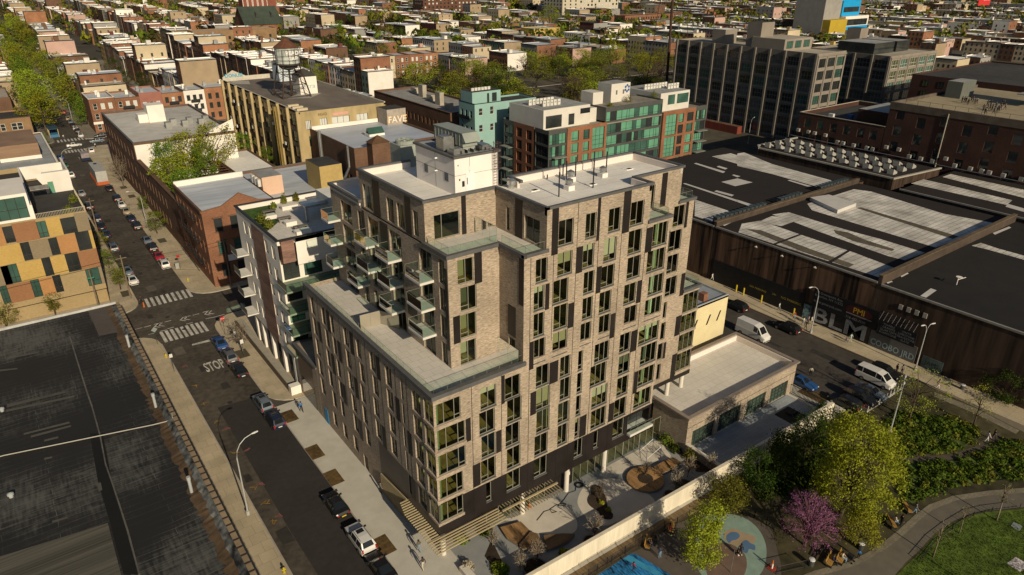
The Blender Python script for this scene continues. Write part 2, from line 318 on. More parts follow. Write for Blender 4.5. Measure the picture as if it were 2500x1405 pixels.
for a, b_, z0, z1 in tl+[]: wf(rest, 'x', TX+.2, a, b_, z0, z1, -1, (.5,)); pq(rest, 'x', TX+.21, a, b_, z0, z1, -1, 1)
for a, b_, z0, z1 in sd: wf(rest, 'x', 37.6, a, b_, z0, z1, -1, ()); pq(rest, 'x', 37.61, a, b_, z0, z1, -1, 1)
for x0, x1, z0, z1 in ((34.4,35.3,28.7,32.4),(31.75,32.55,22.7,25.8)): MB().box(x0, x1, TY-.025, TY+.02, z0, z1).build('metal_panel', MBLACK, AP)
MB().box(35.85, 36.4, 57.22, 57.27, 32.3, 36.4).build('metal_panel', MBLACK, AP)
for y0, y1, z0, z1, x in ((67.0,68.6,32.3,36.4,TX+.2),(60.0,61.2,32.3,36.4,TX+.2),(65.2,67,29,32,TX),(59.5,61.6,22.8,25.6,TX),(66.2,67.3,25.8,28.8,TX),(53.0,53.45,22,31,TX),(71.0,71.5,29,32,TX),(50.0,51.3,22.9,26.3,37.4),(48.75,49.5,27,32,37.4),(52.6,53.8,32.3,36.4,40.1)):
    MB().box(x-.03, x+.02, y0, y1, z0, z1).build('metal_panel', MBLACK, AP)
# set-back east bay with glass corner rooms
RY = 51.45
rw = [(61.6,63.58,29.23,31.87),(61.35,63.45,26.15,28.81),(61.36,63.31,23.2,25.65),(61.49,63.51,20.07,22.65),(61.53,62.15,17.1,19.4),(61.47,62.31,14.0,16.5),(61.3,62.27,11.03,13.5),(61.52,62.23,7.95,10.4)]
s = MB(); s.facade('y', RY, 54.4, 62.4, 32.2, 36.6, [(55.6,58.0,32.4,35.2)], -1, .2); s.facade('y', RY, 57.9, 65.1, 20, 32.2, rw[:4], -1, .2)
s.facade('y', RY, 57.9, 68.2, 7.0, 20, rw[4:]+[(65.25,68.19,q,q+2.75) for q in (16.7,13.85,11,7.9)], -1, .2)
s.facade('x', 57.9, YF, RY, 7.4, 32.2, [], 1); s.facade('x', 65.1, RY, 60, 20, 32.2, [], 1); s.facade('x', 62.4, RY, 59.5, 32.2, 36.6, [], 1)
s.facade('x', 68.2, RY+1.8, 60, 7, 20, [], 1); s.facade('x', 54.4, YF, RY, 32.2, 36.6, [], 1)
s.facade('y', 60, 40, 68.2, 7, 20, [], 1); s.facade('y', 60, 40, 65.1, 20, 32.2, [], 1); s.facade('y', 59.6, 43.5, 62.4, 32.2, 36.6, [], 1); s.facade('x', 43.4, 59.5, 80.5, 20, 32.2, [], 1); s.facade('y', 80.5, XL, 57, 0, 20.4, [], 1); s.facade('x', 57, 60, 80.5, 0, 20.4, [], 1); s.facade('y', 80.5, TX, 43.4, 20, 32.9, [], 1)
s.build('brick_wall', MBRICK, AP)
window(AP, 'y', RY+.15, 55.6, 58.0, 32.4, 35.2, -1, MFRAME, MGLASS, (.4,))
for q in rw: window(AP, 'y', RY+.15, *q, -1, MFRAME, MGLASS, (.5,) if q[1]-q[0] > 1 else (), ((.2,0,.5),) if q[1]-q[0] > 1 else ())
for q in (16.7,13.85,11,7.9):
    b = MB(); wf(b, 'y', RY+.1, 65.25, 68.1, q, q+2.75, -1, (.35,.7)); wf(b, 'x', 68.1, RY+.16, RY+1.8, q, q+2.75, 1, ()); w = b.build('corner_window', MFRAME, AP)
    b = MB(); pq(b, 'y', RY+.1, 65.3, 68.1, q, q+2.75, -1); pq(b, 'x', 68.1, RY+.1, RY+1.8, q, q+2.75, 1); b.build('pane', MGLASS, w)
    MB().box(65.2, 68.35, RY-.1, RY+1.9, q-.28, q-.005).build('window_sill', MBRICK, AP)
for x0, x1, z0, z1, y in ((63.67,64.16,28.8,32.3,RY),(64.3,65.03,19.5,22.6,RY),(64.2,65.2,13.7,16.6,RY),(64.3,65.2,7.2,10.9,RY),(60.9,61.3,26.2,29,RY),(62.35,62.8,11,13.4,RY),(59,59.9,32.3,36.3,RY)): MB().box(x0, x1, y-.025, y+.02, z0, z1).build('metal_panel', MBLACK, AP)
MB().box(57.9, 68.25, RY-.02, 60, 6.75, 7.0).box(57.9, 68.3, RY-.04, RY-.02, 6.7, 7.35).build('soffit', MBLACK, AP)
o = rest.build('windows', [MFRAME, MGLASS], AP); o['kind'] = 'stuff'
# floors, cores and party walls seen through the glass
b = MB()
for k, z in enumerate([4.6,7.65,10.7,13.7,16.75]):
    b.box(XL+.3, 57.6, YF+.3, 54.6, z-.3, z-.02, 0, 1); b.box(XL+.35, 33, 54.6, 80.2, z-.3, z-.02, 0, 1)
for z in [19.85,22.9,25.95,29.0,32.1]:
    b.box(37.8 if z < 32 else 40.5, 57.5 if z < 32 else 54.2, YF+.3, 54.6, z-.3, z-.02, 0, 1)
    if z < 32: b.box(TX+.35, 37.3, TY+.3, 57, z-.3, z-.02, 0, 1); b.box(TX+.35, 36, 57, 80.2, z-.3, z-.02, 0, 1)
    else: b.box(TX+.6, 40, 57.6, 71.8, z-.3, z-.02, 0, 1)
for z in (7.7,10.8,13.7,16.55,19.8,22.9,25.95,29.05): b.box(57.95, 68 if z < 19 else 64.9, RY+.3, 57, z-.3, z-.02, 0, 1)
b.box(33, 57.3, 54.6, 54.8, 4.6, 19.6, 0); b.box(33, 33.2, 54.8, 80.2, 0, 19.6, 0); b.box(38, 57.3, 54.62, 54.8, 20, 31.9, 0); b.box(40.4, 54.2, 54.62, 54.8, 32, 35.4, 0); b.box(36, 36.2, 57, 80, 20, 31.8, 0); b.box(58, 64.9, 56.9, 57.1, 7, 32, 0); b.box(65, 68, 56.9, 57.1, 7, 19.8, 0); b.box(55, 62, 55.5, 55.7, 32.2, 35.4, 0)
for x in (31.0, 34.66, 38.2, 41.05, 44.05, 47.03, 50.32, 54.12): b.box(x-.08, x+.08, YF+.35, 54.6, 4.6, 19.6 if x < 38 else (31.9 if x < 40.2 or x > 54 else 35.4), 0)
for y in (54, 56.4, 60, 63.5, 66.6, 70.4, 73.7, 77): b.box(XL+.4, 33, y-.08, y+.08, 0, 19.6, 0); b.box(TX+.5, 36, y+.9, y+1.06, 20, 31.8, 0)
b.build('interior', [MINT, MWOOD], AP)
for k in range(1, 9): MB().cyl(56.75 if k > 3 else 56.6, 49.6, FL[k]-.1, FL[k]+2.65, .24, 12).build('interior_column', mat('mint_column', (.50,.66,.50), .7, .03), AP)
# roofs, terraces and copings
def coping(pts, z, w=.35, h=.28, m=MCOPE, closed=True, name='coping', parent=None):
    b = MB(); n = len(pts)
    for i in range(n if closed else n-1):
        a, c = Vector((*pts[i], 0)), Vector((*pts[(i+1) % n], 0)); d = (c-a).normalized(); nn = Vector((-d.y, d.x, 0))
        b.obox((a+c)/2, d, nn, (c-a).length/2+w/2-(.002 if i % 2 else 0), w/2-(.003 if i % 2 else 0), z-h, z+(.004 if i % 2 else 0))
    return b.build(name, m, parent or AP)
def parapet(pts, z0, z1, w, parent, m=None, name='parapet'):
    b = MB(); n = len(pts)
    for i in range(n):
        a, c = Vector((*pts[i], 0)), Vector((*pts[(i+1) % n], 0)); d = (c-a).normalized(); nn = Vector((-d.y, d.x, 0))
        b.obox((a+c)/2+nn*(w/2), d, nn, (c-a).length/2-.001*(i % 2), w/2, z0, z1-.006)
    return b.build(name, m or MPARA, parent)
MB().prism([(XL+.3,YF+.3),(37.6,YF+.3),(37.6,TY),(TX,TY),(TX,80.2),(XL+.3,80.2)], 19.7, 20.0).build('terrace', MPAVER, AP); MB().prism([(37.5,YF+.3),(40.1,YF+.3),(40.1,57.2),(TX+.3,57.2),(TX+.3,TY+.2),(37.5,TY+.2)], 31.95, 32.25).build('terrace', MPAVER, AP)
for q in ((54.5,57.7,YF+.3,RY,31.95,32.25),(62.4,65,RY+.2,59.5,31.95,32.2),(65.1,68.1,RY+.2,59.8,19.6,19.95)): MB().box(*q).build('terrace', MPAVER, AP)
b = MB().prism([(40.3,YF+.2),(54.2,YF+.2),(54.2,RY+.2),(62.2,RY+.2),(62.2,59.4),(43.5,59.4),(42.2,59.3),(42.2,57.3),(40.3,57.3)], 35.5, 35.85); b.prism([(TX+.4,57.4),(42.2,57.4),(42.2,71.8),(TX+.4,71.8)], 35.5, 35.83)
b.box(TX+.2, 43, 72.2, 80.3, 32.0, 32.3); b.box(33, 57, 60, 80.3, 19.9, 20.2)
b.build('roof', MROOFW, AP)
ring = [(40.1,YF),(54.4,YF),(54.4,RY),(62.4,RY),(62.4,59.5),(43.5,59.5)]
b = MB()
for a, c in zip(ring, ring[1:]):
    a, c = Vector((*a,0)), Vector((*c,0)); d = (c-a).normalized(); nn = Vector((-d.y, d.x, 0)); b.obox((a+c)/2+nn*.2, d, nn, (c-a).length/2, .18, 35.8, 36.55)
for q in ((TX+.25,TX+.6,57.3,72),(TX+.3,40,57.3,57.65),(TX+.3,38,71.6,72),(43.2,43.5,57.6,59.5)): b.box(*q, 35.8, 36.55)
b.box(TX+.05, TX+.4, 72.2, 80.4, 32.3, 33.0); b.box(TX, 43, 80.1, 80.45, 32.3, 33.0)
b.build('parapet', MPARA, AP)
coping(ring+[(43.5,57.4)], 36.75, closed=False); coping([(40.1,YF),(40.1,57.3),(TX+.2,57.3),(TX+.2,72),(38,72)], 36.74, closed=False)
coping([(XL,80.5),(XL,YF),(37.4,YF)], 20.72, .5, .45, closed=False); coping([(37.4,YF),(40.1,YF)], 32.5, .4, .35, closed=False); coping([(TX,57.2),(TX,TY),(37.4,TY),(37.4,YF)], 32.49, .4, .4, closed=False)
coping([(54.4,YF),(57.9,YF),(57.9,RY)], 32.49, .4, .35, closed=False); coping([(62.4,RY),(65.1,RY),(65.1,60)], 32.5, .4, .35, closed=False); coping([(65.1,RY),(68.3,RY),(68.3,60)], 20.2, .4, .4, closed=False)
coping([(TX,72),(TX,80.5),(43,80.5)], 33.1, .4, .35, closed=False)
# glass railings
def rail(pts, z0, h, parent=AP, step=1.5, name='glass_railing', m=None):
    b = MB(); p = MB()
    for a, c in zip(pts, pts[1:]):
        a, c = Vector((*a, 0)), Vector((*c, 0)); L = (c-a).length; d = (c-a)/L; n = Vector((-d.y, d.x, 0))
        p.poly([a+Vector((0,0,z0)), c+Vector((0,0,z0)), c+Vector((0,0,z0+h)), a+Vector((0,0,z0+h))])
        k = max(1, round(L/step)); b.tube([a+Vector((0,0,z0+h)), c+Vector((0,0,z0+h))], .02, 4)
        for i in range(k+1): q = a+d*(L*i/k); b.tube([q+Vector((0,0,z0)), q+Vector((0,0,z0+h))], .018, 4)
    o = p.build(name, m or MRAIL, parent); b.build('rail_post', MFRAME, o if parent is AP else parent); return o
rail([(XL+.3,80.2),(XL+.3,YF+.3),(37.7,YF+.3)], 20.6, .75); rail([(37.3,TY+.2),(36.9,TY+.2)], 20, 1.0)
rail([(TX+.3,56.9),(TX+.3,TY+.25),(37.2,TY+.25)], 32.4, .8); rail([(37.7,TY),(37.7,YF+.25),(40,YF+.25)], 32.4, .8); rail([(54.5,YF+.25),(57.7,YF+.25),(57.7,RY)], 32.3, .9); rail([(62.6,RY+.25),(64.9,RY+.25),(64.9,59)], 32.3, .9); rail([(65.3,RY+.25),(68.1,RY+.25),(68.1,59)], 20.1, .9)
for q in (((37.15,49.2),(37.15,TY)), ): rail(list(q), 20, 1.9, m=MDRAIL, name='privacy_screen')
rail([(37.35,TY+.3),(37.35,57)], 32.25, 1.8, m=MDRAIL, name='privacy_screen'); rail([(27.6,66.2),(30.0,66.0),(31.1,63.6)], 20, 1.7, m=mat('metal_screen', (.30,.27,.21), .5, .1), name='privacy_screen')
# balconies on the set-back tower
for y0, z in ((78.2,28.95),(78.2,25.9),(78.2,22.85),(67.7,28.95),(67.7,25.9),(71.0,22.85),(62.4,28.95),(62.4,25.9),(62.4,22.85),(55.6,28.95),(55.6,25.9),(55.6,22.85)):
    y1 = y0+(2.2 if y0 > 78 else 3.1); 
    o = MB().box(29.75, TX, y0, y1, z-.26, z).box(29.9, TX-.01, y0+.15, y1-.15, z, z+.006, 1, 1).build('balcony', [MSLAB, mat('balcony_floor', (.50,.53,.47), .6, .1)], AP)
    ORG[o.name] = ORG[AP.name]
    p = MB(); L_ = [(TX,y0+.06),(29.8,y0+.06),(29.8,y1-.06),(TX,y1-.06)]
    for a, c in zip(L_, L_[1:]):
        d = (Vector((*c,0))-Vector((*a,0))); l = d.length; d /= l; n = Vector((-d.y, d.x, 0)); p.poly([(*a,z+.02), (*c,z+.02), (*c,z+1.05), (*a,z+1.05)])
    p.build('glass_railing', MRAIL, o); p = MB()
    for q in L_: p.tube([(*q,z),(*q,z+1.06)], .02, 4)
    for a, c in zip(L_, L_[1:]): p.tube([(*a,z+1.06),(*c,z+1.06)], .02, 4)
    p.build('rail_post', MFRAME, o)
# notch balcony low on the front
MB().box(53.8, 57.85, YF-.6, YF+1.2, 4.3, 4.62).build('balcony', MSLAB, AP); rail([(53.9,YF-.5),(57.75,YF-.5)], 4.62, .9, name='glass_railing')
MB().box(53.9, 57.6, YF+1.1, YF+1.15, 4.7, 7.0).build('balcony_door', pane('dark_window', (.03,.035,.035)), AP)
# stair bulkhead on the roof, its door, vents and ladder
BX0, BX1, BY0, BY1, BZ = 36.5, 41.9, 59.35, 67.4, 39.8
MB().box(BX0, BX1, BY0, BY1, 35.8, BZ).build('bulkhead', MSTUCCO, AP)
b = MB()
for z in (37.85,): b.box(BX0-.012, BX1, BY0-.012, BY0, z, z+.03); b.box(BX0-.012, BX0, BY0, BY1, z, z+.03)
b.box(38.3, 38.33, BY0-.012, BY0, 35.9, BZ); b.box(BX0-.012, BX0, 63.2, 63.23, 35.9, BZ); b.build('wall_joint', MCOPE, AP)
coping([(BX0,BY0),(BX1,BY0),(BX1,BY1),(BX0,BY1)], BZ+.1, .4, .22)
o = MB().box(37.8, 38.85, BY0-.06, BY0+.02, 35.9, 38.0).build('door', mat('door_white', (.72,.76,.76), .5, .03), AP); MB().box(37.92, 37.98, BY0-.1, BY0-.06, 36.8, 37.5).build('door_handle', MDKSTEEL, o)
MB().box(37.35, 37.65, BY0-.03, BY0, 36.6, 37.2).box(37.0, 37.12, BY0-.05, BY0, 37.3, 37.5).build('wall_sign', MDKSTEEL, AP)
MB().box(38.15, 38.5, BY0-.03, BY0, 38.25, 38.6).build('exit_sign', mat('sign_white', (.75,.72,.7), .6, 0), AP)
for y in (60.6, 64.8): MB().box(BX0-.04, BX0+.02, y, y+.75, 37.0, 37.9).build('vent_grille', mat('louvre_grey', (.10,.11,.12), .6, .1), AP)
MB().tube([(BX0,62.7,39.1),(BX0-.35,62.7,39.1)], .09, 8).tube([(BX0,62.9,37.7),(BX0-.3,62.9,37.7)], .07, 8).tube([(36.9,BY0,39.0),(36.9,BY0-.3,39.0)], .06, 8).build('wall_lamp', mat('lamp_white', (.8,.8,.78), .5, 0), AP)
b = MB()
for x in (41.2, 41.65): b.tube([(x,BY0-.25,35.9),(x,BY0-.25,40.9)], .03, 5)
for i in range(16): b.tube([(41.2,BY0-.25,36.1+.3*i),(41.65,BY0-.25,36.1+.3*i)], .02, 4)
for z in (38,38.7,39.4,40.1,40.8): b.tube([(41.1,BY0-.25,z),(41.05,BY0-.7,z),(41.4,BY0-.95,z),(41.8,BY0-.7,z),(41.75,BY0-.25,z)], .02, 4)
for x, y in ((41.05,-.7),(41.4,-.95),(41.8,-.7)): b.tube([(x,BY0+y,38),(x,BY0+y,40.8)], .02, 4)
b.build('roof_ladder', mat('ladder_steel', (.10,.06,.05), .5, 0), AP)
MB().box(BX0+.3, BX1-.3, BY0+.3, BY1-.3, BZ-.3, BZ+.02).build('bulkhead_roof', mat('grey_roof', (.30,.31,.32), .9, .15, .7), AP)
for x0, x1, y0, y1, z0, z1, n in ((36.8,38.1,61.9,63.4,39.9,41.2,0),(36.8,38.1,59.9,61.2,39.9,40.3,0),(40.3,41.5,59.9,61.6,39.95,40.25,1)):
    b = MB().box(x0, x1, y0, y1, z0, z1); b.box(x0+.15, x1-.15, y0+.15, y1-.15, z1, z1+.15); b.build('duct', MGALV, AP)
b = MB()
for i in range(5): b.box(37.6+i*.75, 37.7+i*.75, 59.8, 60.5, 39.9, 40.2)
b.build('unit_rails', MDKSTEEL, AP)
b = MB().box(38.35, 40.15, 60.6, 66.4, 40.35, 41.7); b.poly([(38.3,60,40.9),(40.2,60,40.9),(40.2,60.6,41.72),(38.3,60.6,41.72)]); b.poly([(38.3,60,40.9),(38.3,60.6,41.72),(38.3,60.6,40.9)]); b.poly([(40.2,60,40.9),(40.2,60.6,40.9),(40.2,60.6,41.72)]); b.box(38.3, 40.2, 60.6, 66.45, 41.7, 41.78)
for i in range(8): b.box(38.32, 38.35, 61.2+i*.7, 61.24+i*.7, 40.4, 41.7)
b.box(38.5, 40, 60.8, 66.2, 39.8, 40.35); b.build('air_handler', mat('sage_metal', (.27,.30,.27), .5, .1), AP)
b = MB().box(39.6, 42.4, 77, 79.8, 32.3, 37.1).lathe(41, 78.4, [(1.2,37.1),(1.2,37.5),(1.05,37.52),(1.05,37.25),(.3,37.3),(.25,37.5)], 20)
for i in range(8): t = i*math.pi/4; b.obox((41+.65*math.cos(t), 78.4+.65*math.sin(t)), Vector((math.cos(t),math.sin(t),0)), Vector((-math.sin(t),math.cos(t),0)), .4, .04, 37.5, 37.54)
b.build('cooling_tower', mat('cooling_green', (.30,.33,.29), .5, .12), AP)
VENT = []
for t, x, y in (('A',665,575),('A',677,500),('A',952,465)): p = g(t,x,y,35.85); VENT.append(p)
for p in VENT:
    b = MB().box(p.x-.42, p.x+.42, p.y-.42, p.y+.42, 35.8, 36.35, 1).lathe(p.x, p.y, [(.25,36.3),(.25,36.55),(.42,36.6),(.42,36.95),(.3,37.0),(.05,37.15)], 12)
    b.build('roof_vent', [MGALV, MSTUCCO], AP)
for t, x, y, h in (('A',577,635,2.6),('A',638,560,2.9),('A',717,500,2.7),('A',870,560,3.0),('A',982,432,2.5),('A',875,440,2.6),('A',612,455,1.4),('A',478,483,.5),('A',85,545,1.6)):
    p = g(t,x,y,35.85); MB().tube([(p.x,p.y,35.8),(p.x,p.y,35.85+h)], .07, 8).build('vent_pipe', MDKSTEEL, AP)
for t, x, y in (('A',355,580),('A',850,528),('A',1165,398)):
    p = g(t,x,y,35.85); MB().box(p.x-.55, p.x+.55, p.y-.45, p.y+.45, 35.85, 35.93, 0).box(p.x-.2, p.x+.35, p.y-.4, p.y, 35.93, 35.96, 1).build('roof_drain', [MROOFW, MDKSTEEL], AP)
p = g('A',170,560,35.85); MB().lathe(p.x, p.y, [(.35,35.8),(.35,36.2),(.5,36.25),(.5,36.7),(.2,36.9),(.0,36.9)], 14).build('roof_vent', MGALV, AP)
b = MB()
for x in (34.0,34.6,35.2): b.tube([(x+.2,74.8,32.3),(x+.2,74.8,34.6),(x+.2,74.3,34.6)], .1, 8)
b.build('vent_pipe', MGALV, AP)
# ground floor: glazing, columns, portal on the street
b = MB()
gz = [(33.2,38.2),(38.2,41.6),(45.9,49.6),(50.4,54.4),(54.4,57.4),(57.4,61.2)]
for x0, x1 in gz: b = MB(); wf(b, 'y', 49.7, x0, x1-.01, .1, 3.5, -1, (.33,.66)); o = b.build('shopfront_frame', MFRAME, AP); p = MB(); pq(p, 'y', 49.7, x0, x1, .1, 3.5, -1); p.build('pane', MGLASS, o)
MB().box(27.6, 45.9, 50.6, 51, 0, 3.5).box(41.7, 45.8, 49.65, 50.6, 0, 3.5).box(27.6, 28, 51, 62, 0, 3.5).box(45.9, 61, 53.5, 53.7, 0, 3.5, 1).build('ground_floor_wall', [MBLACK, MINT], AP)
MB().box(33, 61.5, 49.8, 53.5, .05, .16).build('ground_floor', mat('lobby_floor', (.28,.25,.2), .6, .1), AP)
for x, y, z0, z1 in ((27.3,49.2,0,3.5),(37.8,49.1,0,3.5),(44.3,48.95,0,3.5),(50.4,48.95,0,3.5),(64.4,51.8,4.5,6.8),(67.5,52.0,4.5,6.8)):
    MB().cyl(x, y, z0, z1, .3, 16).build('column', mat('concrete_column', (.62,.58,.50), .85, .06), AP)
MB().box(44.9, 45.4, 49.6, 49.66, 1.6, 2.1).build('wall_sign', mat('sign_white', (.75,.72,.7)), AP)
b = MB().box(XL, 33, 80.6, 88.8, 0, 8.0, 0); b.build('entrance_block', MBRICK, AP); MB().box(XL-.06, XL-.02, 82.2, 87.6, 3.6, 7.2).build('metal_panel', mat('bronze_panel', (.09,.06,.045), .4, .15), AP)
MB().box(XL-.05, XL-.02, 82.4, 87.4, .2, 3.5).build('entrance_glazing', pane('dark_window', (.03,.035,.035)), AP)
coping([(XL,80.7),(XL,88.8),(33,88.8)], 8.2, .5, .3, closed=False)
MB().box(XL-.04, XL+.25, 78.25, 79.35, .15, 2.5).build('door', mat('blue_door', (.03,.25,.5), .6, .05), AP)
MB().box(XL+.15, XL+.2, 66.05, 67.15, .1, 2.3).build('door', MBLACK, AP)
# ================================================================ ground, streets, pavements
def flat(name, pts, z, m, parent=None, th=None):
    b = MB()
    if th: b.prism([(p[0],p[1]) for p in pts], z-th, z, 0, 0)
    else:
        a = sum(pts[k][0]*pts[(k+1)%len(pts)][1]-pts[(k+1)%len(pts)][0]*pts[k][1] for k in range(len(pts)))
        P = [(p[0],p[1],z) for p in pts]; b.poly(P if a > 0 else P[::-1])
    o = b.build(name, m, parent)
    return o if parent else struct(o)
def smooth(pts, n=4):      # closed Catmull-Rom outline
    out = []; N = len(pts)
    for i in range(N):
        p0, p1, p2, p3 = (Vector((pts[(i+k) % N][0], pts[(i+k) % N][1])) for k in (-1,0,1,2))
        for j in range(n):
            t = j/n; out.append(.5*((2*p1)+(p2-p0)*t+(2*p0-5*p1+4*p2-p3)*t*t+(3*p1-p0-3*p2+p3)*t**3))
    return out
def rrect(x0, x1, y0, y1, r=4., n=5):
    P = []
    for cx, cy, a in ((x1-r,y0+r,-90),(x1-r,y1-r,0),(x0+r,y1-r,90),(x0+r,y0+r,180)):
        for i in range(n+1): t = math.radians(a+90*i/n); P.append((cx+r*math.cos(t), cy+r*math.sin(t)))
    return P
MASPH = mat('old_asphalt', (.068,.058,.045), .9, .4, 1.3, big=.12)
MNEWA = mat('new_asphalt', (.034,.031,.028), .9, .15, 1.5)
MCONC = brick('pavement_slabs', (.50,.42,.29), (.44,.37,.255), (.29,.24,.17), 1.6, 1.6, var=.08, grime=.22, ms=.02)
MCONC2 = mat('new_concrete', (.50,.475,.41), .9, .08, .8, big=.3)
MKERB = mat('kerb_stone', (.36,.33,.28), .9, .15, 1.)
MPAINT = mat('road_paint', (.47,.45,.40), .85, .42, 3.5)
MSOIL = mat('brown_mulch', (.10,.062,.022), .95, .5, 3.)
struct(MB().poly([(-2500,-120,-.02),(5500,-120,-.02),(5500,6000,-.02),(-2500,6000,-.02)]).build('ground', mat('city_ground', (.07,.062,.05), .95, .3, .05)))
def KX(y): return max(0, y-136)*.0155       # the long street bends slightly off the grid
flat('road', [(13.0,-60),(22.0,-60),(22.0,136),(13+KX(900),900),(22.3+KX(900),900)][:3]+[(22.3+KX(900),900),(13+KX(900),900),(13.0,136)], .004, MASPH)
flat('cross_road', [(-400,121),(400,121),(400,131.6),(-400,131.6)], .008, MASPH)
flat('avenue', [(87.7,36.5),(103.7,36.5),(103.7,700),(87.7,700)], .012, mat('avenue_asphalt', (.058,.050,.042), .9, .25, .9, big=.2))
flat('far_cross_road', [(-400,279),(500,279),(500,292),(-400,292)], .016, MASPH)
flat('fresh_asphalt', [g('F',1865,1040),g('F',2165,955),(21.9,85),(21.9,-60),(16.6,-60),g('K',2480,1010),g('K',2080,330)], .014, MNEWA)
def block(name, pts, m=MCONC, z=.15):
    a = sum(pts[k][0]*pts[(k+1)%len(pts)][1]-pts[(k+1)%len(pts)][0]*pts[k][1] for k in range(len(pts)))
    if a < 0: pts = pts[::-1]
    b = MB().prism(pts, -.05, z, 1, 0, bottom=False); return struct(b.build(name, [m, MKERB]))
block('pavement', rrect(-200, 13.1, -60, 120.8, 4.5)); block('pavement', rrect(21.95, 87.6, 87.0, 120.8, 4.5)); block('pavement', rrect(-200, 13.2, 131.8, 278.8, 4)); block('pavement', rrect(22.05, 87.6, 131.8, 278.8, 4.5))
block('pavement', [(21.95,-60),(30.5,-60),(30.5,39.2),(84.2,38.3),(87.6,38.3),(87.6,86.8),(21.95,86.8)], MCONC2); block('pavement', rrect(103.8, 600, -40, 120.8, 3)); MYARD = mat('yard_ground', (.075,.066,.045), .95, .4, .15); MPAV2 = mat('far_pavement', (.20,.18,.14), .9, .2, .3); block('pavement', rrect(103.8, 500, 131.8, 278.8, 3), MYARD)
block('pavement', rrect(-400, 15.3, 292.2, 545, 3), MPAV2); block('pavement', rrect(24.5, 87.5, 292.2, 545, 3), MPAV2); block('pavement', rrect(104, 500, 292.2, 545, 3), MYARD)
for x0, x1 in ((13.1,13.25),(21.9,22.05)): struct(MB().box(x0, x1, 20, 116, 0, .155).build('kerb', MKERB))
struct(MB().box(103.72, 103.9, 38, 118, 0, .156).build('kerb', mat('steel_kerb', (.16,.12,.07), .8, .2)))
# painted markings: crosswalks, stop line, bike lane
def stripes(a, b, n, along, w=.5):
    mb = MB(); a = Vector(a); b = Vector(b); along = Vector(along)
    for i in range(n):
        p = a.lerp(b, i/(n-1)); d = (b-a).normalized()*w/2
        mb.poly([p-d+Vector((0,0,.022)), p+d+Vector((0,0,.022)), p+d+along+Vector((0,0,.022)), p-d+along+Vector((0,0,.022))])
    return struct(mb.build('crosswalk', MPAINT))
stripes((14.0,116.3,0), (20.6,116.3,0), 9, (0,4.4,0)); stripes((14.5,132.3,0), (21.9,132.3,0), 9, (.1,4.2,0))
stripes((16.6,273.3,0), (24.2,273.3,0), 9, (0,4.2,0), .55); stripes((16.3,292.6,0), (25,292.6,0), 9, (0,4.6,0), .55)
flat('stop_line', [g('F',1645,495),g('F',1800,455),g('F',1806,470),g('F',1650,508)], .02, MPAINT)
bm_ = MB()
for i, (x, y) in enumerate([(1320,345),(1540,290),(1750,240)]):
    c = g('F', x, y, .022); 
    for q in (0, .7):
        for s in (-1, 1): bm_.poly([c+Vector((q,0,0)), c+Vector((q+.25,0,0)), c+Vector((q+.95,s*.85,0)), c+Vector((q+.7,s*.85,0))][::s])
for x, y in ((1190,360),(1265,342),(1350,318),(1440,298),(1605,257),(1680,240),(1765,215),(1300,405),(1400,378),(1465,355),(1625,315),(1790,272),(1840,262),(1900,245)):
    c = g('F', x, y, .022); bm_.poly([c+Vector((-.55,-.09,0)), c+Vector((.55,-.09,0)), c+Vector((.55,.09,0)), c+Vector((-.55,.09,0))])
struct(bm_.build('bike_lane_marking', MPAINT))
flat('bike_lane', [g('F',1940,190),g('F',2085,140),g('F',2120,175),g('F',1940,225)], .02, mat('bike_green', (.10,.16,.09), .9, .2))
bm_ = MB()
for i in range(4): p = g('F', 1950, 195+i*9, .026); q = g('F', 2100, 150+i*11, .026); d = Vector((0,.07,0)); bm_.poly([p-d, q-d, q+d, p+d])
struct(bm_.build('bike_lane_marking', MPAINT))
def roadword(name, body, tile, c, size, ang=0, m=MPAINT):
    p = g(tile, *c, .024); o = text(body, size, None, m, p, (1,0,0), (0,1,0), name, sx=.29, bold=.085); o['kind'] = 'structure'; return o
roadword('stop_marking', 'STOP', 'F', (1840,680), 4.2); roadword('stop_marking', 'STOP', 'N', (718,1355), 4.0)
for i in range(14):       # paint marks of the utility survey and asphalt patches
    x, y, c = [(1860,90,0),(2010,350,0),(2180,650,0),(2240,620,1),(2350,940,0),(2390,900,1),(1940,150,1),(2110,330,1),(1890,1160,0),(1590,680,1),(1680,850,0),(1760,1000,0),(2420,1340,1),(2280,780,0)][i]
    p = g('K' if i not in (9,10,11) else 'F', x, y, .02); b = MB()
    for k in range(3): a = R_.uniform(0,3.1); d = Vector((math.cos(a),math.sin(a),0)); n = Vector((-d.y,d.x,0))*.045; q = p+Vector((R_.uniform(-.25,.25),R_.uniform(-.25,.25),.001*k)); b.poly([q-d*.4-n, q+d*.4-n, q+d*.4+n, q-d*.4+n])
    struct(b.build('survey_marking', mat('survey_orange', (.30,.17,.03), .9, .2) if not c else mat('survey_pink', (.28,.09,.09), .9, .2)))
R_.seed(8)
for i in range(16):
    x, y, s = R_.uniform(13.6,20.5), (40,62,74,88,97,104,112,124,128,141,150,163,178,190,215,240)[i], R_.uniform(.5,1.6)
    struct(MB().poly([(x-s*.5,y-s,.0165+i*.0002),(x+s*.6,y-s*1.1,.0165+i*.0002),(x+s*.55,y+s,.0165+i*.0002),(x-s*.5,y+s*.9,.0165+i*.0002)]).build('asphalt_patch', mat('patch_dark', (.032,.029,.025), .9, .25) if i % 3 else mat('patch_pale', (.11,.095,.075), .9, .25)))
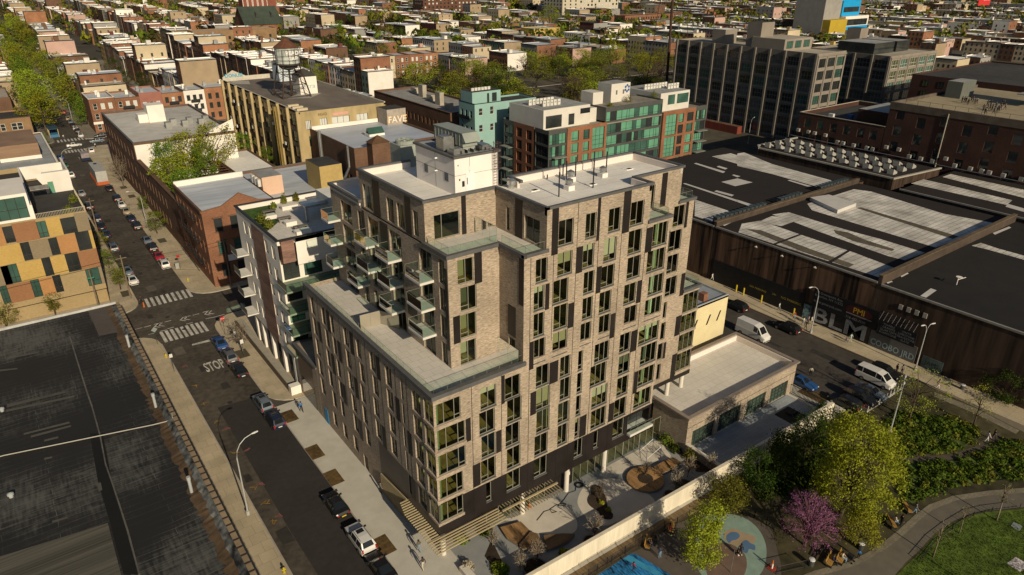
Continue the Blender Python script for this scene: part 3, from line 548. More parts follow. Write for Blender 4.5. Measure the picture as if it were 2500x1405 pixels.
for x, y in ((17.5,119.5),(16.2,126),(19.4,101),(18.2,145),(95,62),(97.5,52),(92,80),(17.3,92),(18.6,170)): struct(MB().lathe(x, y, [(.36,.01),(.36,.026)], 14).build('manhole_cover', mat('manhole_iron', (.03,.027,.024), .6, .3, 4)))
for i in range(12):
    x, y = R_.uniform(89.5,102), R_.uniform(42,112); s = R_.uniform(.6,2); struct(MB().poly([(x-s*.4,y-s*1.5,.0175+i*.0002),(x+s*.5,y-s*1.4,.0175+i*.0002),(x+s*.45,y+s*1.6,.0175+i*.0002),(x-s*.4,y+s*1.4,.0175+i*.0002)]).build('asphalt_patch', mat('patch_dark', (.032,.029,.025)) if i % 2 else mat('patch_pale', (.11,.095,.075))))
# tree pits along the new pavement
for i, (t, x, y) in enumerate((('E',375,40),('E',592,347),('E',753,565),('E',1185,1147),('F',2080,575))):
    p = g(t, x, y, .15); flat('tree_pit', [(p.x-.85,p.y-1.45),(p.x+.85,p.y-1.45),(p.x+.85,p.y+1.45),(p.x-.85,p.y+1.45)], .156, MSOIL if i < 4 else mat('pit_soil', (.09,.075,.05)))
p = g('R',655,930,.15); flat('tree_pit', [(p.x-1.2,p.y-2),(p.x+1.2,p.y-2),(p.x+1.2,p.y+2),(p.x-1.2,p.y+2)], .156, MSOIL)
for t, x, y in (('M',1390,835),('M',1130,455),('M',1080,1290),('M',1060,380)):
    p = g(t, x, y, .15); flat('tree_pit', [(p.x-.8,p.y-1.5),(p.x+.8,p.y-1.5),(p.x+.8,p.y+1.5),(p.x-.8,p.y+1.5)], .156, mat('pit_soil', (.09,.075,.05)))
# ================================================================ the dark flat-roofed warehouse in the foreground
def rollroof(name, base, streak, rw=9., rh=.95, amt=.55):
    m, nt, b = _nt(name); L = nt.links; b.inputs['Roughness'].default_value = .8
    ge = _n(nt, 'ShaderNodeNewGeometry'); bt = _n(nt, 'ShaderNodeTexBrick'); bt.inputs['Scale'].default_value = 1; bt.inputs['Brick Width'].default_value = rw; bt.inputs['Row Height'].default_value = rh; bt.inputs['Mortar Size'].default_value = .02
    wv = _n(nt, 'ShaderNodeTexNoise'); wv.inputs['Scale'].default_value = .35; wv.inputs['Detail'].default_value = 3; L.new(ge.outputs['Position'], wv.inputs[0])
    sc = _n(nt, 'ShaderNodeVectorMath', operation='SCALE'); sc.inputs['Scale'].default_value = .35; L.new(wv.outputs['Color'], sc.inputs[0]); ad = _n(nt, 'ShaderNodeVectorMath', operation='ADD'); L.new(ge.outputs['Position'], ad.inputs[0]); L.new(sc.outputs[0], ad.inputs[1]); L.new(ad.outputs[0], bt.inputs[0])
    bt.inputs['Color1'].default_value = rgba(base, .8); bt.inputs['Color2'].default_value = rgba(base, 1.25); bt.inputs['Mortar'].default_value = rgba(streak, 1.1)
    def nz(sx, sy, s, d): 
        mp = _n(nt, 'ShaderNodeMapping'); mp.inputs['Scale'].default_value = (sx, sy, 1); L.new(ge.outputs['Position'], mp.inputs[0]); t = _n(nt, 'ShaderNodeTexNoise'); t.inputs['Scale'].default_value = s; t.inputs['Detail'].default_value = d; L.new(mp.outputs[0], t.inputs[0]); return t.outputs[0]
    a = nz(.5, 3.5, 1.0, 8); c = nz(1, 1, .09, 3); d = nz(4, .5, .9, 6)
    mu = _n(nt, 'ShaderNodeMath', operation='MULTIPLY'); L.new(a, mu.inputs[0]); L.new(c, mu.inputs[1]); mu2 = _n(nt, 'ShaderNodeMath', operation='MULTIPLY_ADD'); L.new(d, mu2.inputs[0]); L.new(c, mu2.inputs[1]); L.new(mu.outputs[0], mu2.inputs[2])
    rr = _n(nt, 'ShaderNodeMapRange'); rr.inputs[1].default_value = .46; rr.inputs[2].default_value = .78; rr.inputs[4].default_value = amt; L.new(mu2.outputs[0], rr.inputs[0])
    mx = _n(nt, 'ShaderNodeMixRGB'); L.new(rr.outputs[0], mx.inputs[0]); L.new(bt.outputs[0], mx.inputs[1]); mx.inputs[2].default_value = rgba(streak); 
    mx2 = _n(nt, 'ShaderNodeMixRGB'); mf = _n(nt, 'ShaderNodeMapRange'); mf.inputs[1].default_value = .36; mf.inputs[2].default_value = .54; L.new(c, mf.inputs[0]); L.new(mf.outputs[0], mx2.inputs[0]); mx2.inputs[1].default_value = rgba(base); 
    L.new(mx.outputs[0], mx2.inputs[2]); L.new(mx2.outputs[0], b.inputs['Base Color']); MATS[name] = m; return m
WZ, WX, WY = 9.0, 8.45, 116.8
WH = thing('warehouse', (-20,60,0), 'long low warehouse with worn black rolled roof and white pipe across it, along the street', 'warehouse')
MB().box(-75, WX, -40, WY, 0, 8.7, skip='t').build('wall', brick('dark_warehouse_brick', (.16,.11,.08), (.12,.085,.06), (.12,.1,.08), .3, .08), WH)
MROLL = rollroof('black_rolled_roof', (.0115,.0105,.009), (.11,.11,.098), amt=.75)
b = MB().box(-74.8, WX-1.0, -39.8, WY-.35, 8.6, WZ-.25); b.build('roof', MROLL, WH)
# wavy flashing along the edge
R_.seed(11); b = MB(); prev = None
for i in range(330):
    y = -39+i*.47; 
    if y > WY-.3: break
    q = [(WX-1.9+R_.uniform(-.25,.25),y,WZ-.24),(WX-1.0+R_.uniform(-.12,.12),y,WZ-.12+R_.uniform(-.05,.08)),(WX-.55+R_.uniform(-.08,.08),y,WZ+.12+R_.uniform(-.06,.06)),(WX-.3,y,WZ+.1)]
    if prev:
        for k in range(3): b.poly([prev[k], prev[k+1], q[k+1], q[k]], 0 if k else 1)
    prev = q
b.build('flashing', [mat('grey_flashing', (.085,.088,.083), .7, .55, 1.6, stretch=(1,.6,1)), mat('roof_dirt', (.085,.055,.03), .95, .35, 1.2)], WH)
b = MB().box(WX-.35, WX+.26, -40, WY, 8.72, 8.86).build('cornice', mat('cornice_tan', (.27,.20,.125), .9, .2), WH)
b = MB().box(WX-.3, WX+.29, 20, 20.12, 8.64, 8.93); o = b.build('bracket', mat('bracket_dark', (.04,.032,.025), .9, .1), WH)
for i in range(1, 84): q = o.copy(); COL.objects.link(q); q.parent = WH; q.location.y += i*1.15
MB().box(-75, WX-.2, WY-.35, WY, 8.5, WZ+.12).build('parapet', mat('roof_edge_white', (.42,.42,.40), .8, .2), WH)
def onroof(t, x, y, z=8.76): return g(t, x, y, z)
flat('roof_patch', [onroof('F',*q) for q in ((755,210),(1010,145),(1112,375),(850,425))], 8.79, mat('grey_brown_felt', (.085,.072,.062), .9, .1), WH)
flat('roof_patch', [onroof('K',*q) for q in ((-60,1265),(925,958),(1045,1420),(-60,1420))], 8.79, mat('ribbed_felt', (.075,.07,.055), .9, .5, 1.4, stretch=(.06,3.2,1)), WH)
b = MB(); pts = [onroof('F',600,430),onroof('F',670,660),onroof('F',745,900),onroof('F',790,1030),onroof('F',858,1275),onroof('K',905,450),onroof('K',965,620),onroof('K',1095,1020),onroof('K',1195,1400)]
for p, q in zip(pts, pts[1:]): b.tube([p, q], .09, 5)
b.build('roof_seam', mat('seam_grey', (.12,.115,.10), .9, .3), WH)
flat('roof_patch', [onroof('K',*q) for q in ((770,190),(880,190),(960,600),(1190,1400),(1060,1400),(940,940),(840,600))], 8.785, mat('fresh_felt', (.008,.008,.007), .8, .1), WH)
for t, q in (('F',((60,1010),(560,900),(565,912),(62,1040))),('F',((50,1060),(640,935),(640,950),(50,1080))),('F',((205,1260),(595,1160),(600,1175),(205,1275))),('F',((265,1280),(610,1190),(610,1205),(265,1300))),('K',((380,245),(500,215),(500,232),(380,262))),('K',((650,545),(765,515),(765,530),(650,560))),('K',((448,940),(580,905),(580,920),(448,958))),('K',((830,620),(865,610),(878,675),(850,688))),('K',((380,400),(448,388),(448,402),(382,418))),('F',((0,715),(150,700),(150,712),(0,730))),('F',((60,610),(330,560),(330,572),(60,625)))):
    flat('roof_patch', [onroof(t,*k) for k in q], 8.795, mat('pale_felt_strip', (.085,.082,.07), .9, .15), WH)
b = MB(); pts = [onroof('K',-30,395,8.95),onroof('K',30,378,8.95),onroof('K',1310,115,8.95),onroof('K',1430,85,8.95),onroof('K',1480,55,8.98),(WX-.1,onroof('K',1490,30).y,9.1)]; b.tube(pts, .065, 8); b.build('pipe', mat('white_pipe', (.36,.345,.30), .6, .05), WH)
for t, x, y in (('F',1112,525),('F',1338,1038),('K',1645,695)):
    p = onroof(t,x,y,8.75); MB().cyl(p.x,p.y,8.7,10.4,.16,10).cyl(p.x,p.y,10.4,10.75,.2,10).build('vent_pipe', mat('vent_grey', (.36,.38,.38), .6, .15), WH)
for t, x, y in (('K',98,735),('F',20,1070)): p = onroof(t,x,y,8.75); MB().lathe(p.x,p.y,[(.2,8.75),(.2,9.0),(.3,9.03),(.3,9.2),(.1,9.3)],12).build('roof_vent', mat('vent_grey', (.50,.52,.52)), WH)
# ================================================================ courtyard behind the pale wall
WALLM = mat('board_marked_concrete', (.66,.60,.47), .9, .12, 1.5, stretch=(2.5,2.5,.25))
YW = lambda x: 39.75-(x-36)*.021
b = MB().prism([(30,YW(30)-.2),(84.2,YW(84)-.2),(84.2,YW(84)+.2),(30,YW(30)+.2)], -.05, 2.45); b.build('wall', WALLM); 
o = COL.objects[-1]; tag(o, 'long pale board-marked concrete wall between the courtyard and the park', 'garden wall'); o.name = 'garden_wall'
flat('courtyard', [(28.2,YW(28)),(61.5,YW(61)),(61.5,50.4),(28.2,50.4)], .19, mat('blue_grey_paving', (.25,.26,.255), .9, .1, .8))
MBLOB = mat('pale_concrete', (.58,.53,.44), .9, .1, .8)
def cg(q, z=.19): return [g('C', x, y, z) for x, y in q]
flat('paving', smooth(cg([(80,930),(240,890),(330,790),(520,745),(660,830),(725,920),(730,1010),(650,1060),(480,1055),(330,1025),(250,950)])), .196, MBLOB)
flat('paving', smooth(cg([(738,760),(790,650),(900,590),(1060,578),(1230,640),(1370,730),(1395,790),(1300,850),(1120,930),(960,980),(830,920),(760,840)])), .196, MBLOB)
flat('paving', smooth(cg([(985,480),(1200,360),(1420,250),(1500,330),(1530,400),(1350,440),(1190,480),(1130,530),(1010,530)])), .196, MBLOB)
MB().prism(smooth(cg([(860,650),(905,640),(950,680),(985,760),(1000,840),(1042,890),(1020,925),(950,915),(915,860),(845,810),(830,760),(852,710)])), .19, .32).build('planter_bed', mat('dark_soil', (.035,.024,.015), .95, .4, 3.)); tag(COL.objects[-1], 'curvy dark planting bed in the middle of the courtyard', 'planting bed')
MDECK = mat('timber_deck', (.30,.175,.075), .7, .35, 1.2, stretch=(9,1,1))
def bench(pts, z0, z1, label, m=MDECK):
    o = MB().prism(cg(pts, z1), z0, z1-.06, 1).prism(cg(pts, z1), z1-.06, z1, 0).build('timber_bench', [m, mat('bench_base', (.20,.18,.15), .9, .1)]); return tag(o, label, 'bench')
bench([(75,992),(250,942),(330,1022),(222,1138),(130,1080)], .19, .55, 'wide fan-shaped timber lounge deck at the west end of the courtyard')
bench([(335,1028),(395,1050),(440,1140),(395,1182),(262,1172),(235,1140)], .19, .75, 'dark timber lounge deck with raised back beside the fan-shaped deck', mat('timber_deck_dark', (.16,.10,.05), .7, .35, 1.2, stretch=(2,8,1)))
bench([(445,1062),(600,1045),(712,1048),(660,1110),(590,1145),(478,1182)], .19, .6, 'curved timber bench near the pale garden wall', mat('timber_deck_dark', (.16,.10,.05)))
bench([(1395,470),(1500,415),(1548,490),(1440,535),(1400,545)], .19, .6, 'long straight timber bench joined to the round bench')
bench([(1495,420),(1555,392),(1628,432),(1548,490)], .19, .85, 'raised end of the timber bench nearest the garage building')
c = g('C', 1320, 575, .55); n = 28; b = MB()
for i in range(n):
    a0, a1 = 2*math.pi*i/n, 2*math.pi*(i+.9)/n
    P = [c+Vector((math.cos(a)*r, math.sin(a)*r*.95, 0)) for a, r in ((a0,.95),(a0,2.35),(a1,2.35),(a1,.95))]; b.prism(P, .5, .56)
b.lathe(c.x, c.y, [(2.25,.19),(2.3,.5)], 28, 1); b.lathe(c.x, c.y, [(.93,.5),(.93,.6)], 20, 2)
tag(b.build('round_bench', [MDECK, mat('bench_base', (.2,.18,.15)), mat('dark_soil', (.035,.024,.015))]), 'round timber bench of wedge slats ringing a small planting bed', 'bench')
for x, y, r, z in ((1530,705,.75,.5),(1655,625,1.05,.5),(850,1105,.85,.4),(375,1335,1.35,.5)):
    p = g('C', x, y, z); o = MB().lathe(p.x, p.y, [(r,.19),(r,z),(r-.12,z),(r-.12,z-.08)], 20).build('planter_ring', mat('planter_edge', (.16,.16,.15), .8, .1)); MB().lathe(p.x, p.y, [(r-.13,z-.2),(r-.13,z-.07)], 20).build('soil', mat('dark_soil', (.035,.024,.015)), o)
    tag(o, {1530:'small round planter by the pale wall, right of the curvy bed', 1655:'large round planter ring beside the tail of the timber bench', 850:'round planter at the wall just below the blossom tree in the middle', 375:'biggest round planter, in the shaded west corner of the courtyard'}[x], 'planter')
# planting strips at both ends
for q, nm in (([(-60,1240),(0,1100),(150,1405),(130,1500)],'west'),([(1420,220),(1540,230),(1660,365),(1980,475),(1905,520),(1760,520),(1640,400)],'east')):
    flat('planting_bed', cg(q, .2), .204, mat('dark_soil', (.035,.024,.015)))
# pergola slats on the street corner
b = MB(); PG = mat('pergola_slat', (.36,.295,.175), .7, .1); PG2 = mat('pergola_beam', (.045,.04,.035), .6, .1)
for i in range(19): y = 48.6+i*.38; b.box(25.2+max(0,(i-13))*.09, XL-.02, y, y+.11, 3.3, 3.44, 0)
for i in range(6): y = 46.6+i*.36; b.box(25.15, 33.9, y, y+.11, 3.3, 3.44, 0)
for i in range(20): x = 34.3+i*.38; b.box(x, x+.08, 46.3, 49.3, 3.3, 3.42, 0)
b.box(34, 41.8, 47.6, 47.8, 3.46, 3.6, 0)
for i in range(24): y = 55.6+i*.27; z = .4+(i/24)*1.0; b.box(XL-.28, XL-.1, y, y+.12, .2, 3.5-.03*i, 0)
o = b.build('pergola', [PG, PG2], AP)
b = MB(); b.box(28.8, 29.0, 46.4, 48.7, 3.2, 3.3); b.box(31.6, 31.8, 46.4, 48.7, 3.2, 3.3); b.box(26.0, 26.2, 48.7, 56, 3.2, 3.3); b.build('pergola_beam', PG2, AP)
MB().box(27.4, 28.2, YW(28), 46.2, .15, .75).build('low_wall', mat('concrete_column', (.62,.58,.5)), AP)
# ================================================================ garage annex
AX = thing('garage_building', (73,51,0), 'single-storey brick annex with glazed garage doors and pale terrace roof', 'garage building')
gd = [(62.7,67.2,.1,2.9),(68.0,72.6,.1,3.2),(74.0,78.3,.1,3.0),(79.5,83.6,.1,2.9)]
b = MB().facade('y', 45.5, 61.55, 85.1, 0, 5.2, gd, -1, .3); b.facade('x', 61.55, 45.5, 51.4, 0, 5.2, [], -1); b.facade('x', 85.1, 45.5, 56.2, 0, 5.2, [], 1); b.facade('y', 56.2, 61.55, 85.1, 0, 5.2, [], 1); b.build('brick_wall', MBRICK, AX)
MB().box(61.8, 85, 45.7, 56, 4.2, 4.5).build('roof', MPAVER, AX)
b = MB(); b.box(61.6, 85.05, 45.53, 45.95, 4.5, 5.3); b.box(84.65, 85.05, 45.95, 56.15, 4.5, 5.301); b.box(64, 84.65, 55.75, 56.15, 4.5, 5.302); b.box(61.6, 62, 45.95, 51.3, 4.5, 5.303); b.build('parapet', MPARA, AX)
coping([(61.55,51.4),(61.55,45.5),(85.1,45.5),(85.1,56.2),(64,56.2)], 5.5, .55, .22, mat('taupe_coping', (.24,.20,.165), .6, .08), False, parent=AX)
MB().box(61.55, 85.1, 45.48, 45.5, 3.75, 3.8).build('movement_joint', MBLACK, AX)
MGRN = mat('green_frame', (.035,.05,.04), .5, .1); MGP = pane('green_pane', (.05,.075,.055), .06)
for k, (x0, x1, z0, z1) in enumerate(gd):
    b = MB()
    for i in range(6): x = x0+(x1-x0)*i/5; b.box(x-.05, x+.05, 45.72, 45.8, z0, z1)
    for i in range(6): z = z0+(z1-z0)*i/5; b.box(x0+.05, x1-.05, 45.725, 45.795, z-.04, z+.04)
    o = b.build('garage_door', MGRN, AX); MB().box(x0, x1, 45.78, 45.82, z0, z1).build('pane', MGP, o)
struct(MB().prism([(61.9,YW(62)+.25),(84,YW(84)+.25),(84,45.45),(61.9,45.45)], .1, .22).build('yard', brick('yard_boards', (.33,.36,.38), (.29,.32,.34), (.2,.2,.2), 3.5, .5, var=.1)))
o = MB().box(61.5, 61.85, YW(61)+.25, 45.4, 0, 1.35).box(61.42, 61.93, YW(61)+.25, 45.45, 1.35, 1.5, 1).build('retaining_wall', [MBRICK, mat('white_coping', (.66,.6,.52), .8, .05)]); tag(o, 'low brick wall with white coping at the end of the garage yard', 'low wall')
p = g('R',465,1110,.25); b = MB().box(p.x-1.6, p.x+1.6, p.y-1.6, p.y+1.6, .22, .34); b.box(p.x-.2, p.x+1.3, p.y-.1, p.y+.8, .34, .55); tag(b.build('black_mat', mat('black_rubber', (.012,.012,.012), .7, .2)), 'flat black padded platform lying on the garage yard', 'platform')
b = MB()
for i in range(30): y = 39.8+i*.22; x = 84.6+.07*i*.4; b.box(x-.03, x+.03, y-.03, y+.03, .1, 1.9)
b.box(84.55, 84.65, 39.7, 46.3, 1.75, 1.82); b.box(84.56, 84.64, 39.7, 46.3, .3, .36)
tag(b.build('railing_fence', MDKSTEEL), 'black steel bar fence closing the garage yard from the avenue', 'fence')
# cream building squeezed between
CRM = thing('cream_building', (74,60,0), 'plain cream rendered building with grey roof and brick chimney by the avenue', 'building')
MB().box(62, 84.2, 58, 80, 0, 11.6, skip='t').build('wall', mat('cream_render', (.62,.54,.32), .9, .08, .5), CRM); MB().box(62.2, 84, 58.2, 79.8, 11.2, 11.45).build('roof', mat('blue_grey_roof', (.24,.27,.30), .8, .15, .6), CRM)
b = MB(); b.box(62, 84.2, 58, 58.2, 11.3, 11.75); b.box(84, 84.2, 58.2, 80, 11.3, 11.752); b.build('roof_edge', mat('grey_trim', (.35,.36,.36), .7, .1), CRM)
MB().box(79.3, 80.3, 58.8, 59.8, 11.4, 12.7).build('chimney', brick('chimney_brick', (.28,.10,.05), (.22,.08,.04), (.2,.16,.12), .25, .08), CRM)
b = MB()
for x in (73.5, 76.5, 79.5, 81.9): b.poly([(x,57.97,7.8),(x+.35,57.97,7.8),(x+1.0,57.97,9.4),(x+.65,57.97,9.4)])
b.build('wall_slot', MBLACK, CRM)
# ================================================================ neighbouring buildings
def fy(t, x, y, Y): d = ray(*px(t, x, y)); k = Y/d.y; return Vector((k*d.x, Y, CH+k*d.z))
def fx(t, x, y, X): d = ray(*px(t, x, y)); k = X/d.x; return Vector((X, k*d.y, CH+k*d.z))
WC = {}
def winset(parent, ax, pl, out, holes, mf, mp, mull=(.5,), trans=(), depth=.15, fw=.08, name='window', sill=None):
    org = ORG[parent.name]; mps = mp if isinstance(mp, (list, tuple)) else [mp]
    for i, (a, b_, c, d_) in enumerate(holes):
        m = mps[R_.randrange(len(mps))]; w, h = round(b_-a, 2), round(d_-c, 2); key = (ax, out, w, h, mf.name, m.name, tuple(mull), tuple(trans), sill.name if sill else '')
        if key not in WC:
            b = MB(); wf(b, ax, 0, 0, w, 0, h, out, mull, trans, fw, .08, 0); pq(b, ax, -out*.0, 0, w, 0, h, out, 1)
            if sill: b.box(*((-.1, w+.1, -.12-depth, 0) if ax == 'y' else (-.12-depth, 0, -.1, w+.1)), -.16, -.004, 2)
            me = bpy.data.meshes.new(name); me.from_pydata(b.v, [], b.f); me.materials.append(mf); me.materials.append(m)
            if sill: me.materials.append(sill)
            me.polygons.foreach_set('material_index', b.m); WC[key] = me
        o = bpy.data.objects.new(name, WC[key]); COL.objects.link(o); o.parent = parent
        o.location = (Vector((a, pl-out*depth, c)) if ax == 'y' else Vector((pl-out*depth, a, c)))-org
def grid(u0, u1, n, w, zs, h, skip=()):
    s = (u1-u0)/n; return [(u0+s*(i+.5)-w/2, u0+s*(i+.5)+w/2, z, z+h) for j, z in enumerate(zs) for i in range(n) if (i, j) not in skip]
def shell(parent, x0, x1, y0, y1, h, wm, fronts=(), lefts=(), z0=0, par=.6, rm=None, cm=None, depth=.15, ov=.12, rz=None):
    b = MB(); b.facade('y', y0, x0, x1, z0, h, fronts, -1, depth); b.facade('x', x0, y0, y1, z0, h, lefts, -1, depth); b.facade('x', x1, y0, y1, z0, h, [], 1); b.facade('y', y1, x0, x1, z0, h, [], 1)
    for q in ((x0+.01,x1-.01,y0+.02,y0+.3),(x0+.01,x1-.01,y1-.3,y1-.02),(x0+.02,x0+.3,y0+.3,y1-.3),(x1-.3,x1-.02,y0+.3,y1-.3)): b.box(*q, h-par-.3, h-.004, skip='b')
    b.build('wall', wm, parent); MB().box(x0+.3, x1-.3, y0+.3, y1-.3, h-par-.25, h-par).build('roof', rm or MROOFG, parent)
    if cm:
        b = MB(); b.box(x0-ov, x1+ov, y0-ov, y0+.32, h, h+.14); b.box(x0-ov, x0+.32, y0+.32, y1, h, h+.141); b.box(x1-.32, x1+ov, y0+.32, y1, h, h+.139); b.box(x0+.32, x1-.32, y1-.32, y1, h, h+.138); b.build('coping', cm, parent)
MROOFG = mat('grey_roof_felt', (.28,.28,.27), .9, .25, .5)
MROOFB = mat('blue_silver_roof', (.47,.50,.53), .6, .18, .4, stretch=(.4,2.5,1), big=.3)
MROOFK = mat('black_roof', (.045,.043,.04), .9, .25, .5)
MROOFT = mat('tan_roof', (.38,.34,.27), .9, .2, .5)
MREDB = brick('red_brick', (.27,.105,.05), (.21,.075,.035), (.24,.17,.12), .3, .09)
MBRNB = brick('brown_brick', (.17,.085,.05), (.12,.06,.035), (.15,.11,.08), .3, .09)
MORGB = brick('orange_brick', (.36,.15,.065), (.30,.12,.05), (.3,.2,.14), .3, .09)
MWHITE = mat('white_render', (.74,.70,.63), .85, .08, .4)
MWF = mat('white_frame', (.68,.66,.60), .6, .05); MBF = mat('black_frame', (.025,.024,.022), .5, .05)
MDW = pane('dark_window', (.03,.035,.035)); MGW = pane('green_window', (.12,.30,.20), .12, .5, .15); MTW = pane('teal_window', (.045,.10,.08), .12, .5, .3); MBLIND = pane('blind_window', (.55,.56,.52), .3, .5, .08); MOLIVE = pane('olive_window', (.06,.075,.035))
GP = lambda t, pts, z: [g(t, x, y, z) for x, y in pts]
def acunit(p, w=.9, d=.4, h=.8, label='wall-hung air conditioner', parent=None, rot=False):
    w, d = (d, w) if rot else (w, d); return MB().box(p[0]-w/2, p[0]+w/2, p[1]-d/2, p[1]+d/2, p[2], p[2]+h, 0).build('air_conditioner', mat('ac_white', (.58,.57,.52), .6, .08), parent)
# --- chequered brick housing block (left)
CH_ = thing('chequered_building', (-10,150,0), 'housing block with chequered yellow, tan and grey brick panels and penthouse', 'apartment building')
wn = [(-3.5,-2.1,14.8,17.7),(1.3,2.7,14.7,17.6),(4.8,7.0,14.6,17.5),(-1.8,-.5,11.2,14.5),(2.3,3.6,11.2,14.4),(6.4,8.5,11.1,14.6),(-4.4,-3.1,7.7,11.1),(.5,1.8,7.7,11.2),(4.0,6.0,7.6,11.1),(-6.5,-5.4,4.3,7.6),(-2.0,-.7,4.3,7.6),(1.3,2.5,4.3,7.6),(6.4,8.5,4.2,7.5),(-6.9,-5.6,11.2,14.5),(-9,-7.6,14.7,17.6)]
b = MB().facade('y', 138.2, -40, 9, 3.2, 18.2, wn, -1, .15); b.facade('x', 9, 138.2, 168, 0, 18.2, [], 1); b.facade('x', -40, 138.2, 168, 0, 18.2, [], -1); b.facade('y', 168, -40, 9, 0, 20.5, [], 1); b.facade('y', 139.5, -40, 9, 0, 3.2, [], -1)
CB = {c: brick('panel_'+n, v, tuple(k*.88 for k in v), tuple(k*.8 for k in v), .4, .09, var=.12, grime=.1) for c, n, v in (('y','yellow',(.50,.34,.11)),('b','brown',(.30,.15,.075)),('g','grey',(.25,.20,.13)),('o','orange',(.42,.22,.09)),('t','tan',(.37,.28,.15)))}
b.build('brick_wall', CB['t'], CH_); MB().box(-40, 9, 138.2, 139.5, 3.15, 3.2).build('soffit', MBLACK, CH_)
for x0, x1, z0, z1, c in ((-2.1,1.3,14.6,18.0,'b'),(2.7,4.8,14.6,18,'y'),(7,9,14.6,18,'g'),(-5.6,-1.8,11.15,14.55,'y'),(-.5,2.3,11.15,14.55,'g'),(3.6,6.4,11.15,14.55,'o'),(8.5,9,11.15,14.55,'y'),(-5.4,-4.4,7.65,11.1,'o'),(-3.1,.5,7.65,11.1,'y'),(1.8,4,7.65,11.1,'y'),(6,9,7.65,11.1,'b'),(-5.4,-2.0,4.2,7.6,'b'),(-.7,1.3,4.2,7.6,'o'),(2.5,6.4,4.2,7.6,'t'),(8.5,9,4.2,7.6,'g'),(-9,-6.9,11.15,14.55,'b'),(-7.6,-3.5,14.6,18,'o'),(-9,-4.4,7.65,11.1,'g')):
    MB().box(x0, x1, 138.165, 138.21, z0, z1-.04).build('brick_panel', CB[c], CH_)
winset(CH_, 'y', 138.2, -1, wn, MBF, [MTW, MDW], (.45,), ((.28,0,1),))
MB().box(-40, 8.8, 138.4, 168, 17.4, 17.6).build('roof', MROOFK, CH_)
MB().box(-40, 1.2, 138.25, 150, 18.2, 22.8).build('penthouse', MWHITE, CH_)
b = MB().box(-12, .75, 138.12, 138.26, 18.7, 22.3, 1)
for i in range(10): b.box(.7-i*1.35, .78-i*1.35, 138.05, 138.12, 18.7, 22.3, 0)
b.box(-12, .75, 138.06, 138.11, 20.3, 20.38, 0); b.build('penthouse_window', [MBF, MTW], CH_)
MB().box(-40, 1.2, 150, 168, 17.6, 19.6).build('roof_deck', MROOFK, CH_); MB().box(1.2, 1.5, 138.3, 168, 18, 20.6).build('parapet', MWHITE, CH_)
b = MB().prism([(4.6,156),(9,156),(9,157),(4.6,157)], 17.6, 21.5); b.poly([(3.2,155.9,21.5),(9,155.9,21.5),(9,155.9,17.6),(5.2,155.9,17.6)][::-1]); b.box(8.7, 9, 157, 168, 17.6, 21.49); b.box(1.5, 9, 167.6, 168, 18, 20.6); b.build('stair_bulkhead', MWHITE, CH_)
b = MB().box(5.1, 6.0, 155.8, 155.9, 17.6, 19.8); b.build('door', MGW, CH_)
MB().box(2.0, 5.0, 150.5, 153.5, 19.9, 20.0).build('awning', mat('awning_stripes', (.30,.28,.24), .8, .3, 3., stretch=(6,.2,1)), CH_)
b = MB()
for i in range(34): x = 1.3+i*.23; b.box(x, x+.05, 138.35, 138.4, 17.7, 18.9)
b.box(1.3, 9, 138.34, 138.41, 18.9, 18.97)
for i in range(30): y = 138.5+i*.5; b.box(8.85, 8.9, y, y+.05, 17.7, 18.9)
b.build('railing', mat('railing_beige', (.42,.38,.28), .6, .05), CH_)
# --- low roofs behind it
def simple(name, label, x0, x1, y0, y1, h, wm, rm, cat='building', group=None, cm=None, fronts=(), lefts=(), par=.5, z0=0):
    t = thing(name, ((x0+x1)/2, (y0+y1)/2, z0), label, cat, group); shell(t, x0, x1, y0, y1, h, wm, fronts, lefts, z0, par, rm, cm); return t
LOW = simple('shop_building', 'low building with grey roof and rooftop machinery behind the chequered block', -45, 11.3, 170, 277, 7, MBRNB, mat('mid_grey_roof', (.30,.32,.33), .8, .15, .4), cm=MWHITE)
MB().box(-1.5, 8.3, 240, 262, 6.6, 11).build('roof_cabin', mat('brown_siding', (.24,.155,.10), .8, .2, 1., stretch=(.2,.2,4)), LOW); MB().box(-1.6, 8.4, 239.9, 240.4, 6.6, 7.6).build('cabin_base', MWHITE, LOW)
b = MB().box(6.6, 11.0, 206, 212, 6.6, 9.6); b.build('stair_bulkhead', MORGB, LOW); b = MB()
b.poly([(6.4,205.8,9.6),(11.2,205.8,9.6),(8.8,209,11.4)]); b.poly([(11.2,205.8,9.6),(11.2,212.2,9.6),(8.8,209,11.4)]); b.poly([(11.2,212.2,9.6),(6.4,212.2,9.6),(8.8,209,11.4)]); b.poly([(6.4,212.2,9.6),(6.4,205.8,9.6),(8.8,209,11.4)]); b.build('hip_roof', mat('rust_roof', (.12,.075,.03), .9, .25), LOW)
for i in range(7): x = -6+i*1.9; MB().box(x, x+1.3, 196+(i%3)*3, 198+(i%3)*3, 6.5, 8.2).build('roof_unit', mat('unit_grey', (.27,.27,.25), .6, .2), LOW)
simple('corner_house', 'small tan brick corner house with white double windows on the far left', -14, 10.2, 300, 318, 8.6, brick('tan_brick', (.30,.18,.09), (.25,.15,.075), (.22,.16,.1), .3, .09), MROOFK, 'house', fronts=(), cm=MBRNB)
winset(COL.objects['corner_house'], 'y', 300, -1, [(1.0,2.4,4.6,7.0),(4.2,5.8,4.6,7.0),(5.9,7.5,4.6,7.0)], MWF, MDW, (), ((.5,0,1),), depth=-.03)
simple('brick_house', 'brown brick house with a pale roof at the left edge of the photo', -30, 7, 345, 375, 9.5, MBRNB, MROOFT, 'house')
